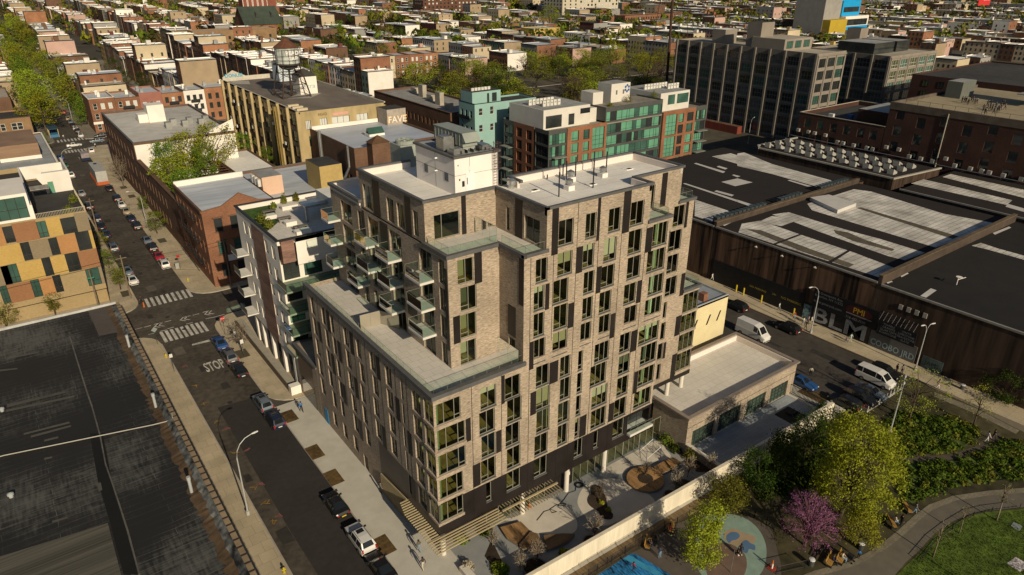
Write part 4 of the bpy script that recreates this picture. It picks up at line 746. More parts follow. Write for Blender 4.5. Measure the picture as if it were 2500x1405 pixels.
# --- row along the far cross street
RB = [('brick row house with white cornice at the left end of the low brick row', 29.3, 37.7, 12.6, MREDB, MWHITE), ('plain brick row house with fire escape, second in the low brick row', 37.75, 46.1, 12.0, MREDB, MBRNB), ('tall dull pink row house with a blank upper wall', 46.15, 54, 13.2, mat('pink_render', (.30,.13,.10), .9, .1, .5), None), ('orange brick row house with dark fire escape beside the pink house', 54.05, 61.9, 12.3, MORGB, MBRNB), ('white painted row house with black windows in the brick row', 61.95, 69.7, 12.6, MWHITE, MBLACK), ('orange brick row house right of the white painted house', 69.75, 82, 12.9, MORGB, MBRNB)]
for k, (lab, x0, x1, h, wm, cm) in enumerate(RB):
    n = 3 if k < 5 else 4; ws = grid(x0+.4, x1-.4, n, 1.3, (1.2,5.0,8.6) if k != 2 else (1.2, 4.4, 7.6), 2.2)
    t = simple('row_house', lab, x0, x1, 300.5, 318, h, wm, MROOFB, 'row house', 'brick row along the far cross street', cm, ws); winset(t, 'y', 300.5, -1, ws, MWF if k in (0,1,2) else MBF, [MDW, MBLIND, MDW], (), ((.5,0,1),))
    if k == 0: MB().box(x0-.1, x1, 300.38, 300.49, 3.4, 4.3).build('shop_band', MWHITE, t)
    if k in (1,3,4):
        b = MB()
        for z in (4.6, 8.2): b.box(x0+2.2, x1-2.2, 299.4, 300.4, z, z+.1); b.box(x0+2.2, x1-2.2, 299.4, 299.45, z+.1, z+1)
        b.tube([(x0+2.5,299.6,4.6),(x1-2.5,299.6,8.2)], .12, 4); b.build('fire_escape', MDKSTEEL, t)
    for j in range(2): q = (R_.uniform(x0+1.5,x1-1.5), R_.uniform(304,315)); MB().box(q[0]-.5, q[0]+.5, q[1]-.5, q[1]+.5, h-.6, h+1.2).build('chimney', R_.choice([MWHITE, MGALV]), t)
# --- long brick garden wall, white-walled building
t = simple('white_walled_building', 'brown brick workshop with big white side wall and grey roof above the garden', 26.7, 52, 198.3, 248, 16.2, MBRNB, mat('pale_grey_roof', (.50,.48,.44), .9, .15, .4), cm=MCOPE, lefts=grid(200, 246, 9, 2.0, (2,6.5,11), 2.8))
MB().box(26.9, 52, 198.24, 198.3, 3, 15.6).build('white_side_wall', MWHITE, t); winset(t, 'x', 26.7, -1, grid(200, 246, 9, 2.0, (2,6.5,11), 2.8), MBF, MDW)
MB().box(36, 40.5, 226, 231, 15.5, 20.5).box(33.5, 36, 227, 231, 15.5, 18).build('bulkhead', MWHITE, t)
for i in range(6): x = 38+i*2.2; MB().box(x, x+1.5, 214+(i%2)*4, 216+(i%2)*4, 15.6, 17.4).build('roof_unit', mat('unit_grey', (.27,.27,.25)), t)
b = MB(); b.poly([(42,198.4,15.7),(52,198.4,15.7),(52,198.4,19.5)]); b.build('gable_wall', MWHITE, t)
t = thing('garden_wall', (27,180,0), 'long dark brick wall of an old factory along the street, with trees growing inside', 'wall')
b = MB(); hs = grid(166, 197.5, 9, 1.6, (2.2, 7.0), 2.6); b.facade('x', 26.7, 156.2, 198.2, 0, 11.8, hs, -1, .3); b.facade('x', 27.5, 156.2, 198.2, 0, 11.8, [], 1); b.box(26.6, 27.6, 156.2, 198.2, 11.8, 12.0); b.build('wall', MBRNB, t)
winset(t, 'x', 26.7, -1, hs, MBF, MDW)
struct(MB().box(28, 62, 165, 198, 5.4, 5.6).build('garden', mat('garden_green', (.05,.075,.02), .95, .5, .6)))
WR = simple('shed', 'long low shed with white roof between the garden and the tan factory', 46, 56.5, 165.5, 205, 9.4, MBRNB, mat('white_shed_roof', (.78,.76,.71), .8, .08), cm=None)
b = MB()
for i in range(9): b.box(40.6, 46, 176+i*2.6, 176.3+i*2.6, 9.0, 9.2)
b.box(40.6, 40.9, 175.8, 197.5, 8.8, 9.0); b.box(45.6, 45.9, 175.8, 197.5, 8.8, 9.0); b.build('trellis', mat('dark_timber', (.07,.035,.02), .9, .2), WR)
# --- gabled brick building with fire escape
GB = thing('gabled_building', (34,145,0), 'gabled red brick loft building with iron fire escape and blue-grey roof at the crossing', 'loft building')
fr = [(x, x+1.5, z, z+2.6) for x in (28.6,31.6,34.6,37.6) for z in (2.0,6.6,11.2)]; lf = grid(134.5, 155.5, 7, 1.5, (2.0,6.6,11.2), 2.6)
b = MB(); b.facade('y', 133.8, 26.7, 41, 0, 15.2, fr, -1, .2); b.facade('x', 26.7, 133.8, 156, 0, 15.2, lf, -1, .2); b.facade('x', 41, 133.8, 156, 0, 15.2, [], 1); b.facade('y', 156, 26.7, 41, 0, 15.2, [], 1)
for y in (133.8, 134.2): 
    q = [(26.7,y,15.2),(41,y,15.2),(41,y,15.6),(37.6,y,16.0),(34.0,y,18.0),(30.4,y,16.0),(26.7,y,15.6)]; b.poly(q if y < 134 else q[::-1])
q = [(26.7,15.6),(30.4,16.0),(34,18),(37.6,16),(41,15.6)]
for (a, za), (c, zc) in zip(q, q[1:]): b.poly([(a,133.8,za),(c,133.8,zc),(c,134.2,zc),(a,134.2,za)])
b.build('wall', MREDB, GB); MB().box(26.9, 40.8, 134.2, 155.8, 14.9, 15.1).build('roof', MROOFB, GB); MB().box(26.8, 41, 155.5, 156, 15.0, 16.2).build('parapet', MWHITE, GB)
MB().box(26.5, 26.9, 133.9, 156, 15.2, 15.75).build('cornice', MBRNB, GB)
winset(GB, 'y', 133.8, -1, fr, MBF, [MDW, MTW], (), ((.5,0,1),)); winset(GB, 'x', 26.7, -1, lf, MBF, MDW, (), ((.5,0,1),))
b = MB()
for x0, x1, z0, z1 in fr: b.box(x0-.25, x1+.25, 133.68, 133.79, z1, z1+.3); b.box(x0-.2, x1+.2, 133.66, 133.79, z0-.22, z0-.02)
b.build('window_hood', MBRNB, GB)
b = MB()
for k, z in enumerate((4.2, 8.8, 13.2)):
    [b.box(25.6, 26.6, 137+q*.45, 137.12+q*.45, z, z+.05) for q in range(30)]; b.box(25.55, 25.6, 137, 150.5, z-.05, z+.05); b.box(25.55, 25.6, 137, 150.5, z+.9, z+.95)
    for i in range(14): b.box(25.55, 25.6, 137+i, 137.05+i, z, z+.95)
    for s in (0, .7): b.tube([(25.7+s,137.5+5*k,z-4.2+ (0 if k else 3.2)),(25.7+s,143.5+3*k,z)], .08, 4)
    
b.build('fire_escape', MDKSTEEL, GB)
MB().box(30.0, 33.4, 133.55, 133.75, 5.0, 6.2).build('banner', mat('sign_white', (.75,.72,.7)), GB)
text('Studio', .55, GB, mat('sign_red', (.45,.02,.03), .6, 0), (31.7,133.53,5.85), (1,0,0), (0,0,1)); text('347', .5, GB, mat('sign_red', (.45,.02,.03)), (31.7,133.53,5.35), (1,0,0), (0,0,1))
# --- grey flat roofs behind it
G2 = simple('workshop', 'flat-roofed workshop with grey patched roof, pink and tan stair boxes', 41.1, 60.5, 134, 164.8, 13.6, MBRNB, MROOFB, cm=MCOPE)
MB().box(41.9, 46.2, 145, 151.5, 13, 17.0, mt=1).build('bulkhead', [mat('pink_stucco', (.62,.42,.30), .9, .06), MROOFG], G2)
MB().box(52.6, 57.6, 139.8, 147.6, 13, 18.8, mt=1).build('bulkhead', [mat('ochre_render', (.40,.29,.11), .9, .12), MROOFK], G2)
for i in range(3): MB().box(41.2, 41.8, 145.6+i*1.9, 146.8+i*1.9, 15.0, 16.6).build('air_conditioner', mat('ac_white', (.58,.57,.52)), G2)
for i in range(4): MB().box(58+i*.2, 60.2, 136+i*5, 137+i*5, 13.2, 13.9).build('skylight', MWHITE, G2)
G3 = simple('brick_shed', 'brown brick shed with low grey roof between workshop and blue-roofed hall', 60.6, 86.5, 112, 148.8, 12.5, MBRNB, MROOFG, cm=MCOPE)
# --- white modern apartment building with roof garden
WM = thing('white_apartment_building', (34,98,0), 'white modern apartment building with roof garden, green balconies and dark windows', 'apartment building')
lw_ = [(y, y+1.3, z, z+2.0) for y in (91.5,94.5,101.5,104) for z in (6.5,9.9,13.3,16.7,20.0)]
b = MB(); b.facade('x', 26.7, 89.8, 108.5, 5, 23.4, lw_, -1, .2); b.facade('y', 108.5, 26.7, 46, 5, 23.4, [], 1); b.facade('x', 46, 89.8, 108.5, 5, 23.4, [], 1); b.facade('y', 89.8, 29.2, 37.5, 19.4, 23.4, [], -1); b.facade('y', 89.8, 37.5, 46, 5, 23.4, [], -1); b.facade('y', 91.5, 26.7, 46, 5, 20, [(27.5,29.8,z,z+2.6) for z in (6.6,10.0,13.4,16.8)]+[(30.5,33.2,z,z+2.6) for z in (6.6,10,13.4,16.8)], -1, .15)
b.box(26.75, 46, 89.9, 108.4, 4.9, 5.2); b.build('wall', MWHITE, WM); winset(WM, 'x', 26.7, -1, lw_, MBF, MDW)
winset(WM, 'y', 91.5, -1, [(27.5,29.8,z,z+2.6) for z in (6.6,10.0,13.4,16.8)]+[(30.5,33.2,z,z+2.6) for z in (6.6,10,13.4,16.8)], MBF, [MTW, MGW, MDW], (.5,), ((.3,0,1),))
for z in (6.4,9.8,13.2,16.6):
    o = MB().box(26.4, 36, 87.8, 91.6, z-.25, z, 0).build('balcony', mat('green_slab', (.22,.28,.20), .6, .1), WM); p = MB(); p.poly([(26.45,87.85,z),(36,87.85,z),(36,87.85,z+1.05),(26.45,87.85,z+1.05)]); p.poly([(26.45,87.85,z),(26.45,91.5,z),(26.45,91.5,z+1.05),(26.45,87.85,z+1.05)]); p.build('glass_railing', MRAIL, o)
    b = MB()
    for x in (26.45,28.8,31.2,33.6,36): b.tube([(x,87.85,z),(x,87.85,z+1.1)], .03, 4)
    b.tube([(26.45,87.85,z+1.08),(36,87.85,z+1.08)], .03, 4).tube([(26.45,87.85,z+1.08),(26.45,91.5,z+1.08)], .03, 4); b.build('rail_post', MDKSTEEL, o)
    MB().box(36.2, 44, 89.6, 89.78, z+.2, z+2.8).build('window', pane('dark_window', (.03,.035,.035)), WM)
    MB().box(24.9, 26.68, 105, 108.3, z-.2, z).box(24.9, 24.95, 105, 108.3, z, z+1.0, 1).build('balcony', [MSLAB, mat('dark_balustrade', (.10,.11,.10), .4, .1)], WM)
MB().box(26.66, 26.72, 95.8, 101.2, 5, 23.0).build('wood_panel', mat('wood_cladding', (.22,.13,.10), .7, .35, 1., stretch=(1,1,6)), WM); MB().box(27.2, 29.0, 89.86, 91, 20, 23.2).build('wood_panel', mat('wood_cladding', (.22,.13,.10)), WM)
b = MB()
for y in (90.2, 95, 100, 104.5, 107.6): MB().box(26.8, 27.5, y, y+.8, 0, 4.95).build('column', MWHITE, WM)
MB().box(28.2, 46, 90.5, 108, 0, 4.9).build('shopfront', MDW, WM)
MB().box(26.9, 45.8, 90.2, 108.2, 22.6, 22.8).build('roof', MPAVER, WM); flat('roof_lawn', [(27.2,96),(30,99),(32,108),(27.2,108)], 22.82, mat('roof_grass', (.05,.10,.015), .95, .4, 2.), WM)
b = MB(); b.box(26.65, 27.0, 89.8, 108.5, 22.8, 23.45); b.box(27, 46, 108.1, 108.5, 22.8, 23.45); b.box(29.2, 46, 89.8, 90.1, 22.8, 23.44); b.build('parapet', MWHITE, WM); coping([(46,89.75),(29.2,89.75),(26.7,89.75),(26.7,108.5),(46,108.5)], 23.6, .4, .16, MBF, False, parent=WM)
MB().box(37, 41.5, 95, 101, 22.6, 26.2, mt=1).build('bulkhead', [mat('blue_grey_panel', (.32,.37,.40), .7, .05), MROOFW], WM); MB().box(33.5, 37, 96.5, 99.2, 25.0, 25.3).box(33.5, 33.8, 96.5, 96.8, 22.8, 25).build('canopy', MGALV, WM)
for x, y, w_, d_ in ((28.8,101,1.8,1.2),(30.4,96.5,1.6,1.2),(30.2,91.8,2.2,1.3),(32.5,104,2.5,1.0)):
    o = MB().box(x, x+w_, y, y+d_, 22.8, 23.4).build('planter_box', MWHITE, WM)
for x, y in ((30.6,93.6),(30.0,98.6),(29.2,103)): MB().box(x, x+2.0, y, y+.8, 23.4, 23.5).box(x+.1, x+.2, y, y+.8, 22.8, 23.4).box(x+1.8, x+1.9, y, y+.8, 22.8, 23.4).build('roof_table', mat('weathered_timber', (.16,.14,.11), .8, .2), WM)
b = MB(); b.box(25.3, 26.6, 89.4, 116, .15, .7, 1); b.box(25.15, 25.28, 89.4, 115, .15, 1.15, 0); MB().box(25.1, 26.6, 88.2, 89.3, .15, 1.5).build('planter_box', MWHITE, WM); b.build('ramp', [mat('ramp_rail', (.08,.065,.05), .5, .1), mat('ramp_concrete', (.34,.31,.25), .9, .1)], WM)
# --- tan factory with pilasters; blue roofed hall; water tower
FT = thing('tan_factory', (75,210,0), 'tall tan factory with pilasters, graffiti lettering and water tower on its roof', 'factory')
FX, FYY, FZ, FE = 62.6, 176.4, 23.4, 243
n = 9; sp = (FE-FYY)/n; lh = [(FYY+sp*i+1.2, FYY+sp*(i+1)-.6, z, z+2.9) for i in range(n) for z in (2.4,6.6,10.8,15.0,19.2)]
fh = [(64.2,65.5,18.7,21.1),(68.0,70.0,18.7,21.2),(71.3,76.3,18.8,21.2),(78.3,81.6,18.9,21.2),(64.6,66.3,14.4,17.0),(64.8,66.4,9.6,12.0)]
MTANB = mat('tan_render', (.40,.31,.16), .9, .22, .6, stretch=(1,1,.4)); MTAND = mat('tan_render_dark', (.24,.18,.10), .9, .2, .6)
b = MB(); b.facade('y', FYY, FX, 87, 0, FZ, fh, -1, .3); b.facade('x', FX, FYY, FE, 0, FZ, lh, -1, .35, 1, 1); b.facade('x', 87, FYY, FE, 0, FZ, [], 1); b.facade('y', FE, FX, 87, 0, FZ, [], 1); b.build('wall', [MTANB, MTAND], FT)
b = MB()
for i in range(n+1): y = min(max(FYY+sp*i, FYY+.3), FE-.3); b.box(FX-.7, FX+.02, y-.35, y+.35, 0, FZ+.15)
b.build('pilaster', MTANB, FT)
winset(FT, 'x', FX, -1, lh, MBF, [MDW, MDW, MTW], (.33,.66), ((.35,0,1),), .3); winset(FT, 'y', FYY, -1, fh[:4], MBF, MBLIND, (.33,.66), (), .25); winset(FT, 'y', FYY, -1, fh[4:], MBF, MTW, (.5,), ((.4,0,1),), .25)
MB().box(FX+.1, 86.8, FYY+.2, FE-.2, 22.7, 22.95).build('roof', mat('brown_grey_roof', (.155,.13,.105), .95, .25, .25, stretch=(1,.5,1)), FT)
flat('roof_patch', [(68,200),(74.5,207),(80,203.6),(74,197.2)], 22.97, mat('pale_patch', (.36,.34,.30), .9, .1), FT); flat('roof_patch', [(64.6,243),(70,240),(68,232),(64,236)], 22.98, mat('pale_patch', (.36,.34,.30)), FT)
b = MB(); b.box(FX, FX+.35, FYY, FE, 22.9, 23.5); b.box(FX, 87, FE-.4, FE, 22.9, 24.3); b.poly([(FX,FE-.42,24.3),(70,FE-.42,24.3),(66,FE-.42,26.3)]); b.box(86.6, 87, FYY, FE, 22.9, 23.7); b.build('parapet', mat('pale_parapet', (.50,.46,.38), .9, .15), FT)
text('DONUSI', 1.5, FT, mat('graffiti_blue', (.02,.30,.45), .7, .1), (66.2,FE-.45,24.6), (1,0,0), (0,0,1), 'graffiti', 1.0, 0, .04)
text('READ', 1.0, FT, mat('graffiti_brown', (.09,.05,.02), .8, .1), (68.9,FYY-.03,22.2), (1,0,0), (0,0,1), 'graffiti')
MB().box(71.6, 76.0, FYY-.06, FYY, 21.6, 22.3).build('sign_band', mat('pink_paint', (.55,.30,.24), .8, .1), FT)
for i, (y, z) in enumerate(((237,19),(232,18),(228,17.5),(222,16.4),(233,10),(224,9.4),(216,12.6),(196,17),(188,13),(238,12),(229,6),(221,5))): acunit((FX-.45, y, z), parent=FT, rot=True)
b = MB().cyl(FX-1.3, 190.5, 0, 22.9, .62, 12); b.build('flue_pipe', mat('brass_flue', (.42,.30,.10), .35, .15, metal=.6), FT)
b = MB().tube([(FX-1.9,187.6,1),(FX-1.9,187.6,22.8)], .12, 6); b.build('flue_ladder', mat('brass_flue', (.42,.30,.10)), FT)
MB().box(77.5, 82.5, 232, 238, 22.9, 29, mt=1).build('bulkhead', [mat('blue_white_paint', (.50,.56,.60), .8, .08), MROOFK], FT)
b = MB().box(73.8, 79.0, 204, 210, 22.9, 28.0); b.poly([(73.5,203.7,28),(79.3,203.7,28),(76.4,207,30)], 1).poly([(79.3,203.7,28),(79.3,210.3,28),(76.4,207,30)], 1).poly([(73.5,210.3,28),(73.5,203.7,28),(76.4,207,30)], 1).poly([(79.3,210.3,28),(73.5,210.3,28),(76.4,207,30)], 1); b.build('bulkhead', [MWHITE, MROOFK], FT)
text('ezra', 1.9, FT, mat('graffiti_grey', (.30,.40,.42), .8, .1), (76.5,203.95,25.2), (1,0,0), (0,0,1), 'graffiti', 1.2)
for x, y in ((86,225),(87,206)): MB().prism([(x-.3,y-2.5),(x+.3,y-2.5),(x+.3,y+2.5),(x-.3,y+2.5)], 23, 24.4).build('gable_end', MROOFK, FT)
b = MB().box(84.2, 89.8, 170.2, 176, 17, 22.6, mt=1); b.build('roof_hut', [mat('hut_wall', (.34,.30,.25), .9, .2), MROOFK], FT); text('FAVE', 2.6, FT, mat('graffiti_orange', (.55,.36,.12), .8, .3), (87.1,170.15,19.8), (1,0,0), (0,0,1), 'graffiti', 1.0, 0, .09); text('FAVE', 2.4, FT, mat('sign_white', (.75,.72,.7)), (87.1,170.1,19.8), (1,0,0), (0,0,1), 'graffiti', 1.0, 0, .0)
for i in range(3): MB().box(63.6, 66.5, 180+i*3.2, 181+i*3.2, 23, 23.6).build('roof_duct', mat('cream_duct', (.52,.44,.30), .8, .1), FT)
HL = thing('blue_roofed_hall', (77,163,0), 'brick hall with shiny blue-grey roof below the tan factory', 'hall')
lhh = grid(151, 175, 6, 1.6, (4,9.5), 2.8); shell(HL, 65, 89, 149.5, 176.2, 19.0, MBRNB, (), lhh, 0, .5, mat('shiny_blue_roof', (.42,.46,.52), .45, .12, .3, stretch=(.5,1.6,1), big=.4), None); winset(HL, 'x', 65, -1, lhh, MBF, MDW, (), ((.5,0,1),))
MB().box(65.3, 84, 175.6, 176.1, 18.6, 19.6).build('white_edge', MWHITE, HL)
b = MB(); b.prism([(74,160),(78.2,160),(78.2,162.8),(74,162.8)], 18.6, 19.2); b.poly([(74,160,19.2),(78.2,160,19.2),(78.2,161.4,20.6),(74,161.4,20.6)], 1); b.poly([(78.2,162.8,19.2),(74,162.8,19.2),(74,161.4,20.6),(78.2,161.4,20.6)], 0); b.poly([(78.2,160,19.2),(78.2,162.8,19.2),(78.2,161.4,20.6)], 0); b.build('roof_lantern', [MWHITE, MTW], HL)
MB().box(70.5, 73.4, 151.5, 152.3, 18.6, 19.3).build('roof_vent', MWHITE, HL)
b = MB().box(68.2, 72.6, 146.5, 149.4, 8, 20.2, 0); b.poly([(68,146.3,20.2),(72.8,146.3,20.2),(70.4,148,21.8)], 1).poly([(72.8,146.3,20.2),(72.8,149.6,20.2),(70.4,148,21.8)], 1).poly([(72.8,149.6,20.2),(68,149.6,20.2),(70.4,148,21.8)], 1).poly([(68,149.6,20.2),(68,146.3,20.2),(70.4,148,21.8)], 1); b.build('chimney_tower', [MBRNB, mat('rust_cap', (.09,.05,.025), .9, .3)], HL)
b = MB().tube([(64.4,168.5,2),(64.4,168.5,19.8)], .45, 10); b.build('steel_flue', MGALV, HL); b = MB().tube([(64.5,152,19.3),(64.5,152,14.2),(61.8,149,12.6)], .28, 8); b.build('steel_flue', MGALV, HL)
# water tower
WT = thing('water_tower', (66.6,188.5,22.9), 'rusty graffitied water tower on four steel legs on the tan factory roof', 'water tower')
WTX, WTY = 71.0, 203.5; WTB = 22.9
k = 203.5/188.; zt0, zt1, zap = CH-(CH-33.9)*k, CH-(CH-38.0)*k, CH-(CH-40.3)*k
WT.location = (WTX, WTY, WTB); ORG[WT.name] = Vector((WTX, WTY, WTB)); tr_ = 3.3
zb_ = zt0+.2; MB().lathe(WTX, WTY, [(tr_,zb_),(tr_,zt1)], 20, 0).lathe(WTX, WTY, [(.6,zb_-2.0),(2.2,zb_-1.4),(tr_-.1,zb_-.02)], 20, 1).build('tank', [mat('tank_metal', (.34,.37,.34), .6, .5, .9, stretch=(1,1,.4)), mat('tank_bottom', (.10,.11,.11), .7, .3)], WT)
MB().lathe(WTX, WTY, [(tr_+.35,zt1),(.15,zap)], 16).build('tank_roof', mat('rust_cone', (.12,.05,.03), .9, .25), WT)
b = MB()
for i in range(14): t_ = 2*math.pi*i/14; b.tube([(WTX+(tr_+.55)*math.cos(t_),WTY+(tr_+.55)*math.sin(t_),zb_-.2),(WTX+(tr_+.55)*math.cos(t_),WTY+(tr_+.55)*math.sin(t_),zt1-.3)], .05, 4)
for z in (zb_+1, zb_+2.2, zt1-.4): b.tube([(WTX+(tr_+.55)*math.cos(2*math.pi*i/20),WTY+(tr_+.55)*math.sin(2*math.pi*i/20),z) for i in range(21)], .05, 4)
b.lathe(WTX, WTY, [(tr_+.9,zb_-.3),(tr_+.9,zb_-.1)], 16); b.build('gallery', mat('tower_steel', (.05,.035,.03), .8, .2), WT)
LG = [(-1,-1),(1,-1),(1,1),(-1,1)]
for sx, sy in LG: MB().tube([(WTX+sx*4.1,WTY+sy*4.1,WTB),(WTX+sx*2.3,WTY+sy*2.3,zb_-.2)], .2, 6).build('leg', mat('tower_steel', (.05,.035,.03)), WT)
b = MB()
def lp(i, f): sx, sy = LG[i % 4]; r = 4.1+(2.3-4.1)*f; return (WTX+sx*r, WTY+sy*r, WTB+(zb_-.2-WTB)*f)
for i in range(4):
    for f in (.05,.4,.72): b.tube([lp(i,f), lp(i+1,f)], .11, 4)
    for f0, f1 in ((.05,.4),(.4,.72),(.72,1)): b.tube([lp(i,f0), lp(i+1,f1)], .05, 4).tube([lp(i+1,f0), lp(i,f1)], .05, 4)
b.tube([(WTX,WTY,WTB),(WTX,WTY,zb_-1.8)], .3, 8); b.build('bracing', mat('tower_steel', (.05,.035,.03)), WT)
text('READ\nCAP', 1.5, WT, mat('sign_white', (.75,.72,.7)), (WTX+.3,WTY-tr_-.08,(zb_+zt1)/2), (1,0,0), (0,0,1), 'graffiti', 1.0, 0, .04)
# ================================================================ east side: factories, glass-and-brick flats, warehouses
TB = thing('teal_building', (118,168,0), 'pale teal flat-roofed building with small dark windows and a teal roof cabin', 'building')
MTEAL = mat('teal_render', (.25,.41,.375), .85, .06, .4); tf = [(109.4,110.7,19.2,21.2),(113.2,114.4,19.2,21.4),(119.5,120.5,18.6,20.6),(109.4,110.7,14.6,16.6),(113.2,114.4,14.6,16.6),(109.6,110.8,10.4,12.4)]
tlh = [(y, y+1.2, z, z+2) for y in (165.4,167.8,170) for z in (6,10,14,18.4)]
shell(TB, 108, 129.6, 164, 172.2, 22.4, MTEAL, tf, tlh, 0, .5, MROOFK, MBLACK, ov=.05); winset(TB, 'y', 164, -1, tf, MWF, MDW, (), ((.5,0,1),)); winset(TB, 'x', 108, -1, tlh, MWF, MDW, (), ((.5,0,1),))
MB().box(108.3, 118, 165.6, 171.5, 21.9, 25.4, mt=1).build('roof_cabin', [MTEAL, MROOFK], TB); MB().box(115, 116.6, 165.55, 165.6, 22.4, 24.8).box(113.3, 114, 165.55, 165.6, 22.3, 24.8).build('cabin_window', MDW, TB)
for i in range(6): acunit((110+i*1.1, 168, 25.4), parent=TB)
b = MB()
for z in (6.2,10.2,14.2,18.2): b.box(106.9, 107.9, 165, 171.5, z-.1, z); b.box(106.9, 106.95, 165, 171.5, z, z+.9)
for k, z in enumerate((6.2,10.2,14.2)): b.tube([(107.2,165.5+3*(k%2),z),(107.2,170-3*(k%2),z+4)], .1, 4)
b.build('fire_escape', MDKSTEEL, TB)
bh = grid(178, 226, 20, 1.1, (3.5, 8.0, 12.6), 2.2)
BR_ = simple('brown_row', 'long dark brown brick tenement row with arched windows facing the tan factory', 108, 124, 177, 227, 18, MBRNB, mat('grey_tar_roof', (.27,.26,.24), .9, .25, .4), 'row house', cm=MBRNB, lefts=bh)
winset(BR_, 'x', 108, -1, bh[:60:1], MORGB, MDW, (), ((.5,0,1),), depth=.1)
for i in range(5): MB().box(112+i*1.5, 113.5+i*1.5, 184+i*8, 187+i*8, 17.4, 19.4+(i%2)*2, mt=1).build('roof_box', [MTEAL if i == 9 else MROOFT, MROOFG], BR_)
# green glass and brick block of flats
GX = thing('glass_and_brick_flats', (145,150,0), 'block of flats with red brick frames, green glass bands and white penthouses', 'apartment building')
MDG = mat('dark_grey_panel', (.075,.078,.075), .5, .1); GFB = brick('flats_brick', (.30,.115,.055), (.24,.085,.04), (.24,.15,.1), .3, .09)
Y0 = 139.; rows = [15.0, 11.75, 8.5, 5.25, 2.0]
b = MB(); b.facade('y', Y0, 114.3, 120.4, 0, 18.7, [(114.6,120.1,z-.1,z+2.6) for z in rows], -1, .3); b.facade('y', Y0+.4, 134.5, 157, 0, 22.5, [(134.8,156.7,z-.1,z+2.5) for z in [18.7]+[q+.3 for q in rows]], -1, .25); b.facade('y', Y0, 171.3, 176.6, 0, 19, [(171.6,176.3,z-.1,z+2.6) for z in rows], -1, .3)
b.facade('x', 114.3, Y0, 144.8, 0, 18.7, [(Y0+.3,144.6,z-.1,z+2.6) for z in rows], -1, .3); b.facade('x', 114.3, 153.9, 159, 0, 18.7, [(154.3,158.6,z,z+2.4) for z in rows], -1, .3); b.facade('x', 176.6, Y0, 159, 0, 19, [], 1); b.facade('y', 159, 114.3, 176.6, 0, 19, [], 1); b.facade('x', 134.5, Y0+.4, 150, 18.7, 22.5, [], -1); b.facade('x', 157, Y0+.4, 150, 18.7, 22.5, [], 1); b.facade('y', 150, 134.5, 157, 18.7, 22.5, [], 1)
b.build('grey_wall', MDG, GX)
h1 = [(121.8,124.4,z,z+2.7) for z in rows]+[(126,128.2,z,z+2.6) for z in rows]+[(129.3,133.7,11.8,17.8),(129.3,133.7,5.2,11.0),(129.3,133.7,2,4.6)]; h2 = [(158.3,163,11.7,17.8),(158.3,163,5.2,11.2)]+[(163.8,166,z,z+2.6) for z in rows]+[(167.5,170.3,z,z+2.6) for z in rows]
b = MB(); b.facade('y', Y0-.3, 157, 171.3, 0, 18.9, h2, -1, .35); b.build('brick_frame', GFB, GX); b = MB(); b.facade('y', Y0-.3, 120.4, 134.5, 0, 18.7, h1, -1, .35); lb = [(y, y+2.4, z, z+2.5) for y in (145.8,150.2) for z in rows]; b.facade('x', 114.0, 144.8, 153.9, 0, 18.8, lb, -1, .5)
for x, s in ((120.4,-1),(134.5,1),(157,-1),(171.3,1)): b.facade('x', x, Y0-.3, Y0+.5, 0, 18.7, [], s)
b.build('brick_frame', GFB, GX)
GP2 = [MGW, MGW, MTW, MDW]
for hs_ in (h1[:10], h2[2:]): winset(GX, 'y', Y0-.3, -1, hs_, MBF, GP2, (.3,), ((.25,0,1),), .3)
winset(GX, 'y', Y0-.3, -1, h1[10:]+h2[:2], MBF, [MGW, MDW, MGW], (.33,.66), ((.2,0,1),(.42,0,1),(.6,0,1)), .3); winset(GX, 'x', 114.0, -1, lb, MBF, MDW, (), (), .45)
for z in [18.7]+[q+.3 for q in rows]:
    x = 134.8; hs_ = []
    while x < 156.6: w_ = R_.choice((.9,1.6,2.4,2.0)); hs_.append((x, min(x+w_,156.7), z-.1, z+2.5)); x += w_
    winset(GX, 'y', Y0+.4, -1, [(a, round(c,1), e, f_) for a, c, e, f_ in hs_], MBF, [MGW, MGW, MTW, MDW, MGW], (), ((.22,0,1),), .2, .06)
for z in rows:
    for x0, x1 in ((114.6,120.1),(171.6,176.3)): winset(GX, 'y', Y0, -1, [(x0+(x1-x0)*i/5, x0+(x1-x0)*(i+1)/5, z-.1, z+2.6) for i in range(5)], MBF, [MTW, MDW, MGW], (), ((.3,0,1),), .25, .06)
    winset(GX, 'x', 114.3, -1, [(Y0+.3+i*1.44, Y0+.3+(i+1)*1.44, z-.1, z+2.6) for i in range(4)], MBF, MDW, (), ((.3,0,1),), .25, .06)
    winset(GX, 'x', 114.3, -1, [(154.3,158.6,z,z+2.4)], MBF, MDW, (.5,), (), .25)
    for q in ((115.4,119.6,Y0-1.5,Y0),(172,176.4,Y0-1.5,Y0),(112.6,114.2,154.5,158.5)): 
        if z < 14: MB().box(*q, z-.35, z-.18).build('balcony', mat('balcony_grey', (.22,.23,.21), .6, .1), GX)
MB().box(114.5, 176.4, Y0+.3, 158.8, 17.9, 18.2).box(134.7, 156.8, Y0+.6, 149.8, 21.8, 22.1).build('roof', mat('terrace_roof', (.24,.22,.18), .9, .2), GX)
for q in ((114.8,131,142,157,18.2,23.4),(158.8,171.5,142,157,18.2,23.5),(142,149.4,145.5,151,22,27.2),(135.6,139.4,146,151,22,25.4),(131.003,134.4,143,157,18.2,22.0)): MB().box(*q).build('penthouse', mat('penthouse_render', (.60,.57,.51), .85, .08, .4), GX)
